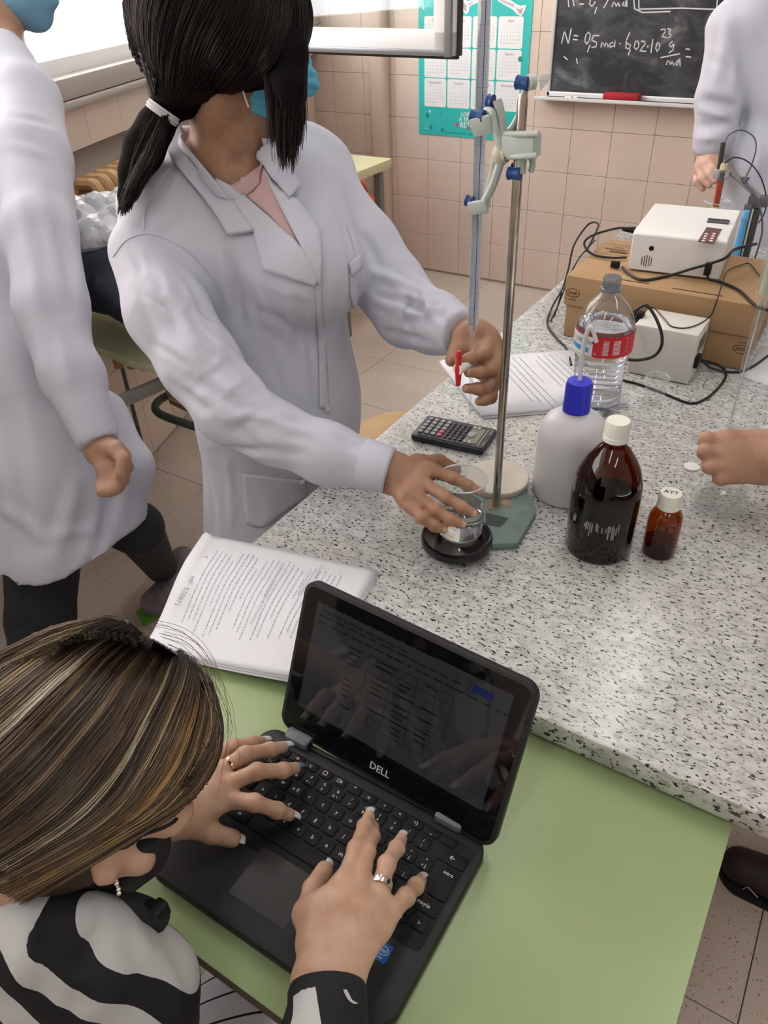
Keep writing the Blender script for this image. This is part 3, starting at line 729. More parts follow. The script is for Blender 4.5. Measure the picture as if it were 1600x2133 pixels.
# ------------------------------------------------------------ beaker on the black plate
def beaker(name, label, x, y, z, r, h, fill, marks=None, wm=None):
    t_ = thing(name, label, 'beaker', (x, y, z))
    pr = [(0, .0012), (r - .006, .0012), (r - .0025, .003), (r, .008), (r, h - .006), (r + .0015, h - .002), (r + .0028, h)]
    MB().lathe(pr, (x, y, z), 40).build('wall', M_GLASS, t_)
    rim = [(x + (r + .0026) * math.cos(a), y + (r + .0026) * math.sin(a), z + h) for a in np.linspace(0, 2 * PI, 41)]
    MB().tube(rim, .0012, 8).build('rim', mat('bright glass rim', (.85, .88, .88), .08, spec=.8, trans=.6), t_)
    if fill:
        q = r - .0016; MB().lathe([(0, .0025), (q - .004, .0025), (q, .007), (q, fill), (q - .0005, fill + .0005), (0, fill + .0002)], (x, y, z), 40).build('water', wm or M_WATER, t_)
    if marks:
        d = Vector((-x, -y, 0)).normalized(); m = MB()
        for k, (zz, s) in enumerate(marks):
            a0 = math.atan2(d.y, d.x) - .55
            for q_ in range(6):
                a = a0 + q_ * .04; a2 = a + .04
                m.add([(x + (r + .0003) * math.cos(a), y + (r + .0003) * math.sin(a), z + zz), (x + (r + .0003) * math.cos(a2), y + (r + .0003) * math.sin(a2), z + zz), (x + (r + .0003) * math.cos(a2), y + (r + .0003) * math.sin(a2), z + zz + .0006), (x + (r + .0003) * math.cos(a), y + (r + .0003) * math.sin(a), z + zz + .0006)], [[0, 1, 2, 3]])
            if s:
                a = a0 + .34; nn = Vector((math.cos(a), math.sin(a), 0)); put_text(m, s, frame(Vector((x, y, z + zz)) + nn * (r + .0006), (-nn.y, nn.x, 0), (0, 0, 1)), .0065)
        m.build('print', M_DIM, t_)
    return t_
bk_c = uz(965, 1122, BZ + .031)
beaker('beaker', 'glass beaker half full of clear water on the black plate, held by a hand', -.4085, .8270, BZ + .0305, .0345, .098, .050, [(.03, '100'), (.045, ''), (.0165, ''), (.06, '150')])
sb = uz(1356, 845, BZ + .0)
beaker('beaker', 'small empty glass beaker with a scalloped rim in front of the white power box', sb.x, sb.y + .014, BZ, .0195, .056, 0)

# ------------------------------------------------------------ bottles
def cap_ribbed(mb, x, y, z, r, h, n=36, dome=.0):
    prof = [(r * 1.03, 0), (r * 1.03, h * .22), (r, h * .26), (r, h * .86), (r * .9, h), (0, h + dome)]
    b0 = len(mb.v); mb.lathe(prof, (x, y, z), n * 2)
    for j in (2, 3):
        for i in range(n * 2):
            if i % 2:
                k_ = b0 + j * n * 2 + i; vx, vy, vz = mb.v[k_]; mb.v[k_] = (x + (vx - x) * .965, y + (vy - y) * .965, vz)
c = uz(1240, 1150, BZ); bx, by = -.2265, .9330
br = thing('bottle', 'large amber glass bottle with white screw cap and torn label', 'bottle', (bx, by, BZ))
prof = [(0, .002), (.040, .0), (.0475, .004), (.0495, .012), (.0497, .105), (.0480, .125), (.0420, .146), (.0330, .163), (.0225, .177), (.0165, .183), (.0158, .188), (.0172, .190), (.0172, .194), (.0158, .196), (.0158, .206)]
MB().lathe(prof, (bx, by, BZ), 64).build('glass', M_AMBER, br)
MB().lathe([(0, .004), (.042, .004), (.0475, .012), (.0477, .098), (0, .098)], (bx, by, BZ), 48).build('liquid', glassy('dark liquid', (.06, .04, .03), 1.33), br)
t = MB(); cap_ribbed(t, bx, by, BZ + .192, .0172, .030); t.build('cap', M_CAPW, br)
d = Vector((-bx, -by, 0)).normalized(); a0 = math.atan2(d.y, d.x)
t = MB(); rnd = random.Random(5)
for k in range(26):
    a = a0 - .95 + k * .058
    lo = .052 + rnd.uniform(0, .016) * (1 if k not in (12, 13) else 2); hi = .080 - rnd.uniform(0, .007)
    if rnd.random() < .26 or k in (4, 5, 6): continue
    w = rnd.uniform(.03, .052); rr = .0501
    t.add([(bx + rr * math.cos(a), by + rr * math.sin(a), BZ + lo), (bx + rr * math.cos(a + w), by + rr * math.sin(a + w), BZ + lo + rnd.uniform(-.003, .003)), (bx + rr * math.cos(a + w), by + rr * math.sin(a + w), BZ + hi), (bx + rr * math.cos(a), by + rr * math.sin(a), BZ + hi)], [[0, 1, 2, 3]])
t.build('label_remains', glassy('label glue', (.85, .78, .7), 1.3, .3, .45, (.5, .46, .42)), br)
bx, by = -.1435, .9655
sbt = thing('bottle', 'small amber glass bottle with white screw cap beside the large amber one', 'bottle', (bx, by, BZ))
MB().lathe([(0, .001), (.019, 0), (.0235, .003), (.0243, .008), (.0243, .062), (.0225, .072), (.017, .081), (.0125, .085), (.0120, .095)], (bx, by, BZ), 48).build('glass', M_AMBER2, sbt)
MB().lathe([(0, .003), (.019, .003), (.0228, .008), (.0230, .024), (0, .024)], (bx, by, BZ), 40).build('liquid', glassy('brown liquid', (.5, .28, .15), 1.33), sbt)
t = MB(); cap_ribbed(t, bx, by, BZ + .086, .0165, .024, 30); t.build('cap', M_CAPW, sbt)
d = Vector((-bx, -by, 0)).normalized(); t = MB(); put_text(t, 'AYT', frame((bx, by, BZ + .1106), (-d.y, d.x, 0), (-d.x, -d.y, 0)), .011); put_text(t, 'O R', frame(Vector((bx, by, BZ + .058)) + d * .0246, (-d.y, d.x, 0), (0, 0, 1)), .012); t.build('marker_writing', mat('marker ink', (.03, .02, .02), .6), sbt)
# wash bottle
bx, by = -.3230, 1.0500
wb_ = thing('bottle', 'milky white wash bottle with blue cap and bent delivery tube', 'bottle', (bx, by, BZ))
MB().lathe([(0, .002), (.050, 0), (.0555, .004), (.0570, .012), (.0555, .108), (.0530, .123), (.0460, .138), (.0320, .149), (.0215, .153), (.0195, .160)], (bx, by, BZ), 56).build('body', M_HDPE, wb_)
t = MB(); cap_ribbed(t, bx, by, BZ + .156, .0208, .050, 16, .002); t.build('cap', M_BLUE, wb_)
bent = bez([(bx - .001, by, BZ + .19), (bx - .001, by + .002, BZ + .214), (bx - .004, by + .004, BZ + .236), (bx - .004, by + .004, BZ + .252), (bx + .001, by, BZ + .256), (bx + .008, by - .006, BZ + .246), (bx + .013, by - .010, BZ + .234)], 5)
bent = bez([(bx, by, BZ + .20)] + [uy(*p, by + .002) for p in ((1211, 755), (1217, 715), (1224, 690), (1231, 681), (1237, 694), (1243, 713))], 5)
MB().tube(bent, [.0035] * (len(bent) - 8) + [.0030] * 8, 12).build('delivery_tube', mat('translucent tube', (.8, .82, .84), .3, trans=.3), wb_)
# water bottle
bx, by = -.3800, 1.3480
pw = thing('bottle', 'open clear plastic water bottle with red label, two thirds full', 'bottle', (bx, by, BZ))
pts = [(0, .006), (.030, .001), (.038, .004), (.0405, .014)]
for k in range(9): z_ = .022 + k * .0125; pts += [(.0400 - .0018 * math.sin(k / 8 * PI), z_), (.0378 - .003 * math.sin(k / 8 * PI), z_ + .006)]
pts += [(.0405, .136), (.0435, .142), (.0435, .186), (.0425, .196), (.0375, .216), (.029, .235), (.019, .250), (.0138, .258), (.0135, .264), (.0165, .265), (.0165, .268), (.0135, .269), (.0135, .290)]
pts = [(r_ * (1.24 if z_ < .25 else 1.15), z_ * .915) for r_, z_ in pts]
MB().lathe(pts, (bx, by, BZ), 48).build('body', M_PET, pw)
inner = [(max(0, r_ - .0012), z_) for r_, z_ in pts if z_ < .185]; inner.append((0, inner[-1][1]))
MB().lathe(inner, (bx, by, BZ), 48).build('water', M_WATER, pw)
MB().lathe([(.0195, .241), (.0195, .245)], (bx, by, BZ), 24).lathe([(.0160, .2455), (.0163, .255), (.0160, .264), (.0150, .2655)], (bx, by, BZ), 24).build('neck_ring', glassy('thick neck plastic', (.6, .66, .7), 1.6, .05, .2, (.45, .5, .55)), pw)
d = Vector((-bx, -by, 0)).normalized(); a0 = math.atan2(d.y, d.x)
def wrap(name, m, aa, ab, z0, z1, r, par, n=14):
    vs = []; 
    for i in range(n + 1):
        a = a0 + aa + (ab - aa) * i / n; vs += [(bx + r * math.cos(a), by + r * math.sin(a), BZ + z0), (bx + r * math.cos(a), by + r * math.sin(a), BZ + z1)]
    return MB().add(vs, [[2 * i, 2 * i + 2, 2 * i + 3, 2 * i + 1] for i in range(n)]).build(name, m, par)
def on_bottle(a, z, r): nn = Vector((math.cos(a0 + a), math.sin(a0 + a), 0)); return frame(Vector((bx, by, BZ + z)) + nn * r, (-nn.y, nn.x, 0), (0, 0, 1))
lab = wrap('label', mat('red label', (.62, .02, .03), .4), -.32, 3.6, .1320, .1720, .0548, pw, 30)
labw = wrap('label', mat('white label', (.75, .78, .82), .4), -1.6, -.32, .1320, .1720, .0548, pw, 14)
wrap('label_band', mat('label red edge', (.62, .02, .08), .4), -1.6, -.32, .1700, .1724, .0551, lab); wrap('label_band', mat('label blue wave', (.05, .32, .7), .4), -1.35, -.45, .1390, .1480, .0551, lab)
t = MB()
for (s, a, z_, sz, mm) in (('BRIJADOVA', -.86, .1585, .0105, 0),): 
    for i, ch in enumerate(s): put_text(t, ch, on_bottle(-1.42 + i * .135, z_, .0555), sz)
t.build('label_name', mat('label black', (.03, .03, .04), .5), labw)
t = MB()
for i in range(11):
    for a, w in ((-.02, .26), (.30, .34)):
        M_ = on_bottle(a + w / 2, .1385 + i * .0026, .0555); poly(t, [(-w * .020, 0), (w * .020, 0), (w * .020, .0012), (-w * .020, .0012)], M_)
for s, a in (('5L', -.22),): put_text(t, s, on_bottle(a, .139, .0555), .0065)
for i, s in enumerate('HOSE'): put_text(t, s, on_bottle(.86, .143 + i * .008, .0555), .0055)
t.build('label_print', mat('label white print', (.85, .85, .85), .5), lab)
t = MB()
for i, (s, a, z_, sz) in enumerate((('-20-22', -.05, .026, .0125),)):
    for q, ch in enumerate(s): put_text(t, ch, on_bottle(-.55 + q * .17, z_, .0510), sz)
stroke(t, [(-.006, .012), (-.009, .006), (-.003, .002), (-.006, -.004), (-.001, -.012)], .0014, on_bottle(-.85, .190, .0480))
stroke(t, [(-.002, .008), (.004, .014), (.008, .007), (.002, -.001), (-.002, .008)], .0014, on_bottle(-.62, .196, .0470)); stroke(t, [(-.008, -.010), (-.003, .002), (0, -.010), (.004, .001), (.006, -.009), (.01, 0)], .0013, on_bottle(-.75, .186, .0485))
t.build('marker_writing', mat('blue marker', (.02, .10, .38), .5), pw)
t = MB(); put_text(t, 'DESTILADA', on_bottle(3.3, 0.208, .038), .010); put_text(t, 'AGUA', on_bottle(3.3, 0.219, .032), .010); t.build('black_writing', mat('grey marker', (.12, .12, .14), .5), pw)
# conical flask
fx, fy = -.0935, 1.1330
fl = thing('conical_flask', 'conical glass flask held at the neck by the hand on the right', 'flask', (fx, fy, BZ))
MB().lathe([(0, .002), (.034, .001), (.0405, .005), (.0425, .012), (.040, .024), (.020, .085), (.0145, .105), (.0140, .134), (.0160, .138)], (fx, fy, BZ), 48).build('wall', M_GLASS, fl)
MB().lathe([(0, .0035), (.036, .0035), (.0405, .011), (.039, .019), (0, .019)], (fx, fy, BZ), 40).build('liquid', glassy('flask liquid', (.96, .97, .97), 1.33), fl)
rim = [(fx + .016 * math.cos(a), fy + .016 * math.sin(a), BZ + .138) for a in np.linspace(0, 2 * PI, 31)]; MB().tube(rim, .0012, 6).build('rim', bpy.data.materials['bright glass rim'], fl)
rim = [(fx + .0405 * math.cos(a), fy + .0405 * math.sin(a), BZ + .006) for a in np.linspace(0, 2 * PI, 41)]; MB().tube(rim, .0012, 6).build('heel', bpy.data.materials['bright glass rim'], fl)
wd = uz(1440, 975, BZ); tag(MB().lathe([(0, 0), (.0125, 0), (.013, .001), (.013, .004), (.0, .0045)], (wd.x, wd.y, BZ), 28).build('disc', M_WHITEPL), 'small white plastic disc lying behind the conical flask', 'lid')
# second burette standing into the flask
b2 = thing('burette', 'glass burette at the right edge leading down into the conical flask', 'burette', (-.10, 1.15, 1.0))
p_lo, p_mid = uy(1517, 893, 1.135), uy(1588, 632, 1.14); dirn = (p_mid - p_lo)
p_up = p_mid + dirn * .9; 
MB().tube([p_lo, p_lo + dirn * .3, p_mid - dirn * .02], [.0040, .0055, .0060], 16).build('tip', M_GLASS, b2)
MB().tube([p_mid - dirn * .02, p_mid + dirn * .06, p_up], [.0062, .0120, .0120], 18).build('tube', M_GLASS, b2)
MB().tube([p_mid + dirn * .07, p_up], .0080, 14).build('white_strip', mat('greenish strip', (.42, .46, .36), .4), b2)
MB().tube([p_lo + dirn * .1, p_mid - dirn * .05], .0012, 8).build('inner_tube', M_DIM, b2)

# ------------------------------------------------------------ boxes, power box, meter, cables
def carton(name, label, x0_, x1_, y0_, y1_, z0, z1, lid_z, flip):
    t_ = thing(name, label, 'box', ((x0_ + x1_) / 2, (y0_ + y1_) / 2, z0))
    MB().box(((x0_ + x1_) / 2, (y0_ + y1_) / 2, (z0 + z1) / 2), (x1_ - x0_, y1_ - y0_, z1 - z0), .0025).build('carton', M_CARD, t_)
    return t_
X0, X1, Y0, Y1 = -.567, -.163, 1.648, 1.93
b1 = carton('cardboard_box', 'brown cardboard box at the bottom of the pile, printed logo upside down', X0 + .004, X1, Y0 + .003, Y1, BZ + .0008, BZ + .0765, None, True)
b2_ = carton('cardboard_box', 'brown cardboard box on top of the other, white meter standing on it', X0 - .001, X1 + .002, Y0 - .004, Y1 + .01, BZ + .0775, BZ + .146, None, False)
def intel(par, x, z, y, flip):
    t = MB(); M_ = frame((x, y - .0006, z), (1, 0, 0), (0, 0, 1))
    if flip: M_ = M_ @ Matrix.Rotation(PI, 4, 'Z')
    put_text(t, 'intel', M_, .0125, bold=.01); put_text(t, 'inside', M_ @ Matrix.Translation((0, -.015, 0)), .0075)
    for k in range(40):
        a = 2 * PI * k / 40
        if .55 < a < .9: continue
        stroke(t, [(.0155 * math.cos(a), .0095 * math.sin(a)), (.0155 * math.cos(a + .17), .0095 * math.sin(a + .17))], .0013, M_)
    t.build('emblem', M_CARDINK, par)
pA = uy(1194, 610, Y0 - .004); intel(b2_, pA.x, pA.z, Y0 - .004, False)
pA = uy(1544, 728, Y0 + .003); intel(b1, pA.x, pA.z, Y0 + .003, True)
t = MB()
for a, b__ in (((1290, 582), (1353, 590)), ((1401, 600), (1505, 616))):
    a = uz(*a, BZ + .1468); b__ = uz(*b__, BZ + .1468); t.box(((a.x + b__.x) / 2, (a.y + b__.y) / 2, BZ + .1462), ((b__.x - a.x), .0035, .0012), .0004)
t.build('slot', mat('dark slot', (.05, .03, .02), .9), b2_)
lb = uz(1283, 522, BZ + .147); t = MB(); M_ = frame((lb.x, lb.y, BZ + .1466), (1, 0, 0), (0, 1, 0)); 
stroke(t, [(-.045, -.03), (.04, -.03), (.04, .045), (-.045, .045), (-.045, -.03)], .001, M_); put_text(t, 'LGFC', M_ @ Matrix.Translation((0, .024, 0)), .011); put_text(t, '9Z0D4D1', M_ @ Matrix.Translation((0, .008, 0)), .014, bold=.02); poly(t, [(-.012, -.014), (.03, -.014), (.03, -.002), (-.012, -.002)], M_)
t.build('shipping_print', M_CARDINK, b2_)
# white power box
X0, X1, Y0, Y1 = -.3720, -.2445, 1.5300, 1.6300
pb = thing('power_box', 'low white metal box standing in front of the cardboard boxes', 'power supply', ((X0 + X1) / 2, (Y0 + Y1) / 2, BZ))
M_WMET = varied('off white metal', (.66, .65, .60), .4, .03, 9)
MB().box(((X0 + X1) / 2, (Y0 + Y1) / 2, BZ + .056), (X1 - X0, Y1 - Y0, .108), .003).build('case', M_WMET, pb)
t = MB()
for xx in (X0 + .015, X1 - .015):
    for yy in (Y0 + .015, Y1 - .015): t.lathe([(.006, 0), (.006, .003)], (xx, yy, BZ), 10)
t.build('foot', M_BLACK, pb)
for k in range(5): MB().box((X1 + .0004, Y0 + .03 + k * .012, BZ + .075), (.0008, .003, .03)).build('slot', M_BLACK, pb)
MB().box((X1 + .004, Y0 + .028, BZ + .045), (.008, .024, .026), .002).build('socket', M_BLACK, pb)
# white meter on the boxes
MZ = BZ + .1468
mt = thing('lab_meter', 'white box shaped lab meter with brown key panel on the cardboard boxes', 'meter', (-.36, 1.77, MZ))
ff = [uz(1307, 563, MZ), uz(1497, 586, MZ), uz(1538, 520, MZ)]
fdir = (ff[1] - ff[0]); mw = fdir.length; fdir.normalize()
MMx = frame(ff[0], fdir, (-fdir.y, fdir.x, 0)); md = .235; mh = .088
t = MB(); M_MET = mat('white meter case', (.78, .78, .76), .35)
# wedge-cut body: front lower edge slanted in
prof = [(0, .003), (md, .003), (md, mh), (.010, mh), (0, mh - .006)]
vs = [(0, y, z) for y, z in prof] + [(mw, y, z) for y, z in prof]; n_ = len(prof)
t.add(vs, [list(range(n_)), [n_ + i for i in range(n_)][::-1]] + [[i, i + n_, (i + 1) % n_ + n_, (i + 1) % n_] for i in range(n_)], MMx); o = t.build('case', M_MET, mt); bv = o.modifiers.new('b', 'BEVEL'); bv.width = .003; bv.segments = 2
def fm(px, py): 
    """point on the front face"""
    nn = MMx.to_3x3() @ Vector((0, 1, 0)); o_ = MMx.translation; dd = Vector(sight(px, py)); e_ = Vector(EYE); s_ = ((o_ - e_).dot(nn)) / dd.dot(nn); w_ = MMx.inverted() @ (e_ + dd * s_); return w_
FF = MMx @ frame((0, 0, 0), (1, 0, 0), (0, 0, 1))
q = fm(1357, 517); t = MB(); t.lathe([(0, 0), (.0052, 0), (.0052, .002), (0, .002)], n=20, M=FF @ Matrix.Translation((q.x, q.z, -.0005))); t.build('socket', M_BLACK, mt)
for k in range(5):
    q = fm(1337 + 4.9 * k, 543 + .5 * k); hgt = (.018, .023, .026, .023, .018)[k]; MB().box((q.x, q.z, .0002), (.0013, hgt, .0008), M=FF).build('vent_slit', M_BLACK, mt)
def tm_(px, py): w_ = uz(px, py, MZ + mh); return MMx.inverted() @ w_
q = [tm_(*p) for p in ((1454, 503), (1487, 508), (1504, 478), (1472, 474))]
MB().prism([(p.x, p.y) for p in q], mh - .0005, mh + .0012, M=MMx).build('key_panel', mat('brown panel', (.10, .04, .03), .35), mt)
for i in range(2):
    for j in range(4):
        px_, py_ = (1465 + 16 * i + 2.1 * j, 503 - 4.8 * j); w_ = tm_(px_, py_); MB().lathe([(.0036, 0), (.003, .0012), (0, .0014)], n=12, M=MMx @ Matrix.Translation((w_.x, w_.y, mh + .0012))).build('key', M_WHITEPL, mt)
for j in range(3): w_ = tm_(1475 + 2 * j, 500 - 5 * j); MB().lathe([(.0024, 0), (.0018, .001), (0, .0012)], n=10, M=MMx @ Matrix.Translation((w_.x, w_.y, mh + .0012))).build('indicator', M_RED, mt)
w_ = tm_(1497, 463); t = MB(); t.tube([MMx @ Vector((w_.x - .022, w_.y, mh - .006)), MMx @ Vector((w_.x + .022, w_.y, mh - .006))], .013, 28); t.build('thumb_wheel', mat('dark wheel', (.03, .03, .035), .3), mt)
t = MB(); t.tube([MMx @ Vector((w_.x - .0235, w_.y, mh - .006)), MMx @ Vector((w_.x - .021, w_.y, mh - .006))], .0134, 28); t.build('wheel_rim', M_GREY, mt)

def cable(label, pts, r, m=M_CABLE, name='cable', par=None, n=7):
    o = MB().tube(bez(pts, n), r, 8).build(name, m, par)
    if par is None: tag(o, label, 'cable')
    return o
T = MZ
def fr_(x, y, back=0.0):
    p = uy(x, y, 1.728 + back); return p if p.z > MZ + .0035 else uz(x, y, MZ + .0035)
YB = 1.636
c1 = cable('black power cable looping in the air left of the meter and down to the bench', [uz(1320, 480, T + .04), uz(1290, 475, T + .045), uz(1235, 490, T + .04), uz(1217, 508, T + .02), uz(1235, 530, T + .006), uz(1275, 537, T + .006), uz(1305, 536, T + .006)], .0028)
MB().tube([uz(1297, 477, T + .042), uz(1318, 479, T + .042), uz(1330, 481, T + .042)], [.0045, .0075, .0075], 12).build('plug', M_BLACK, c1)
cable('black cable arching beside the cardboard boxes towards the worksheets', [uz(1222, 523, T + .01), uz(1243, 480, T + .035), uz(1245, 465, T + .04), uz(1225, 468, T + .03), uz(1196, 510, BZ + .13), uz(1184, 560, BZ + .08), uz(1172, 600, BZ + .04), uz(1150, 640, BZ + .008), uz(1140, 675, BZ + .003), uz(1160, 705, BZ + .003), uz(1181, 728, BZ + .003), uz(1190, 760, BZ + .012)], .0026)
cable('thin black cable hanging down the left side of the boxes', [uz(1240, 500, T + .01), uz(1205, 540, T + .002), uz(1183, 585, BZ + .10), uz(1165, 630, BZ + .04), uz(1148, 668, BZ + .004), uz(1156, 655, BZ + .004), uz(1170, 610, BZ + .06)], .0018)
c2_ = cable('black cable draped over the front of the meter and the lid of the upper box', [uz(1296, 556, T + .008), fr_(1310, 570), fr_(1340, 583), fr_(1390, 575), fr_(1440, 560), fr_(1475, 550), fr_(1510, 538), fr_(1530, 520, .02), fr_(1560, 512, .06), fr_(1575, 508, .10)], .0032)
MB().box(uz(1282, 551, T + .009), (.020, .012, .014), .002).build('plug', M_BLACK, c2_)
c3 = cable('black cable running from the front socket of the meter off to the right', [fr_(1473, 570), fr_(1478, 582), uz(1500, 587, T + .004), uz(1540, 605, T + .004), uy(1575, 637, YB), uy(1612, 650, YB)], .003)
MB().box(fr_(1475, 560), (.013, .016, .026), .002).build('plug', M_BLACK, c3)
cable('thin dark wire crossing the upper box and hanging over the power box', [uz(1583, 575, T + .004), uz(1562, 550, T + .004), uz(1545, 552, T + .004), uz(1515, 565, T + .006), uz(1505, 590, T + .004), uz(1500, 606, T + .004), uy(1494, 625, YB - .003), uz(1482, 655, BZ + .114), uz(1460, 673, BZ + .112), uz(1430, 683, BZ + .112), uz(1400, 680, BZ + .112), uz(1385, 665, BZ + .113), uy(1362, 642, YB - .004), uy(1345, 640, YB - .004)], .0013)
c4 = cable('thick black cable forming a tall loop between water bottle and power box', [uy(1308, 733, 1.50), uy(1315, 690, 1.52), uy(1325, 650, 1.52), uy(1345, 636, 1.52), uy(1362, 655, 1.515), uy(1377, 690, 1.51), uy(1378, 720, 1.51), uy(1362, 742, 1.50), uy(1330, 750, 1.49), uy(1298, 748, 1.48)], .0032)
MB().box(uy(1326, 672, 1.575), (.026, .024, .05), .004, M=None).build('adapter', M_BLACK, c4)
c5 = cable('black cable lying on the granite in a wide curve behind the small beaker', [uz(1443, 748, BZ + .045), uz(1470, 752, BZ + .02), uz(1505, 765, BZ + .003), uz(1512, 785, BZ + .003), uz(1490, 815, BZ + .003), uz(1460, 836, BZ + .003), uz(1430, 838, BZ + .003), uz(1380, 818, BZ + .003), uz(1330, 800, BZ + .003), uz(1290, 788, BZ + .003), uz(1283, 765, BZ + .003)], .0026)
MB().box(uz(1450, 745, BZ + .045), (.02, .016, .018), .003).build('plug', M_BLACK, c5)
cable('black cable leaving the power box along the lower box to the right', [uz(1462, 752, BZ + .03), uz(1485, 768, BZ + .008), uz(1530, 775, BZ + .003), uz(1565, 765, BZ + .003), uz(1615, 730, BZ + .003)], .0026)

# ------------------------------------------------------------ electrode stand, beaker and electrode at the far end
EY = 2.30
es = thing('electrode_stand', 'grey aluminium electrode stand with jointed arm at the far end of the bench', 'electrode stand', (-.30, EY, BZ))
ep = lambda x, y, dy=0: uy(x, y, EY + dy)
col_ = [ep(1548, 560), ep(1590, 430)]
lo_, hi_ = ep(1540, 548), ep(1585, 428); lo_ = Vector((hi_.x - .005, EY, BZ + .0)); hi_ = Vector((hi_.x, EY, ep(1580, 425).z))
hx = ep(1571, 440).x; hz_ = ep(1571, 432).z
MB().box((hx, EY, (BZ + hz_) / 2), (.030, .022, hz_ - BZ), .002).build('column', mat('dark grey aluminium', (.07, .075, .07), .4, metal=.4), es)
for s_ in (-.014, -.002): MB().box((hx + s_, EY - .0125, (BZ + hz_) / 2), (.004, .003, hz_ - BZ), .0005).build('rail', M_ALU, es)
MB().rrect(hx, EY, .12, .09, BZ, BZ + .012, .01, 3).build('base', M_BLACK, es)
t = MB(); t.tube([ep(1508, 345, -.02), ep(1583, 412, -.005)], .013, 4, flat=.6); t.build('arm', mat('mid grey aluminium', (.3, .3, .3), .4, metal=.3), es)
t = MB(); t.box(ep(1581, 418), (.05, .028, .026), .003); t.build('joint', mat('grey joint', (.12, .12, .12), .4), es)
MB().box(ep(1559, 432, -.012), (.020, .014, .018), .003).build('clamp_screw', M_GREY, es)
MB().tube([ep(1556, 372, -.015), ep(1548, 380, -.02)], .006, 10).box(ep(1553, 371, -.018), (.02, .006, .006), .001).build('cable_clip', M_GREY, es)
t = MB(); t.box(ep(1503, 362, -.03), (.040, .028, .022), .004); t.build('holder', mat('clear grey holder', (.5, .52, .5), .3, trans=.3), es)
el = thing('electrode', 'red and dark glass electrode with yellow cap dipping into the small blue tinted beaker', 'electrode', ep(1500, 400, -.04))
e0, e1 = ep(1506, 358, -.04), ep(1488, 445, -.04)
MB().tube([e0, e0 + (e1 - e0) * .2], .0078, 14).build('shaft', mat('dark electrode', (.1, .09, .10), .3), el)
MB().tube([e0 + (e1 - e0) * .2, e0 + (e1 - e0) * .82], .0078, 14).build('red_body', mat('red electrode body', (.33, .05, .025), .25), el)
MB().tube([e0 + (e1 - e0) * .82, e1], .0098, 14).build('guard', mat('yellow guard', (.62, .55, .08), .4), el)
MB().tube([e0 + (e0 - e1) * .05, e0 + (e0 - e1) * .19], [.010, .0085], 16).build('cap', mat('cream cap', (.62, .55, .30), .4), el)
pn = thing('probe', 'thin dark grey probe standing beside the yellow capped electrode', 'probe', ep(1500, 330, -.03))
MB().tube([ep(1507, 297, -.03), ep(1498, 353, -.03)], .0062, 12).build('handle', mat('dark grey probe', (.04, .04, .04), .5), pn)
MB().tube([ep(1498, 353, -.03), ep(1488, 438, -.03)], .0022, 8).build('stem', mat('brass stem', (.3, .27, .15), .3, metal=.8), pn)
cable('', [ep(1509, 297, -.03), ep(1520, 280, -.02), ep(1545, 271), ep(1570, 285), ep(1575, 310), ep(1565, 345), ep(1552, 372)], .0018, mat('grey wire', (.1, .1, .11), .4), 'cable', pn)
cable('', [e0 + (e0 - e1) * .19, ep(1530, 328, -.02), ep(1560, 338), ep(1585, 370), ep(1597, 415), ep(1592, 445), ep(1580, 465)], .0016, M_CABLE, 'cable', el)
cable('grey cable hanging down the column of the electrode stand', [ep(1555, 385, -.02), ep(1572, 405, -.03), ep(1585, 440, -.03), ep(1588, 480, -.03), ep(1580, 515, -.03), ep(1572, 540, -.03)], .0026, bpy.data.materials['grey wire'])
bc_ = ep(1489, 450, -.03)
bb = beaker('beaker', 'blue tinted glass beaker around the electrode at the far end of the bench', bc_.x, bc_.y, bc_.z - .050, .030, .088, .050, None, glassy('blue water', (.72, .85, .95), 1.33))
# the beaker stands on a white block
tag(MB().box((bc_.x, bc_.y, (BZ + bc_.z - .0505) / 2), (.09, .09, bc_.z - .0505 - BZ), .003).build('stirrer_block', M_WMET), 'white block under the blue tinted beaker, hidden behind the meter', 'stirrer')
bl = thing('bottle', 'narrow pale blue bottle standing beside the column behind the meter', 'bottle', (ep(1541, 500).x, EY - .06, BZ))
q = ep(1541, 500, -.06); MB().lathe([(0, 0), (.008, 0), (.009, .004), (.009, .12), (.007, .135), (.010, .15), (0, .15)], (q.x, q.y, BZ + .0), 20).build('body', mat('pale blue plastic', (.1, .35, .65), .35), bl)
MB().lathe([(.008, .15), (.008, .168), (0, .168)], (q.x, q.y, BZ), 16).build('cap', mat('light blue cap', (.15, .45, .75), .4), bl)
# ------------------------------------------------------------ chalkboard, calendar and things at the back
WF = WY - .0005
def wall_frame(x, z, y=WF): return frame((x, y, z), (1, 0, 0), (0, 0, 1))
cb = thing('chalkboard', 'black chalkboard with chalk formulas in a white metal frame on the tiled wall', 'chalkboard', (-.2, WF, 1.0))
M_BOARD = mat('dark board', (.03, .033, .036), .6)
v = coords(M_BOARD, (1, 1, 1.6), 'World'); sm_ = ramp(M_BOARD, nz(M_BOARD, v, 7, 6, .62, .6), [(.42, (.020, .023, .026)), (.58, (.06, .064, .068)), (.72, (.17, .175, .18))]); L(M_BOARD, sm_, bsdf(M_BOARD).inputs['Base Color'])
bx0, bx1, bz0, bz1 = -1.531, 1.30, .974, 2.05
MB().box(((bx0 + bx1) / 2, WF - .010, (bz0 + bz1) / 2), (bx1 - bx0, .012, bz1 - bz0)).build('slate', M_BOARD, cb)
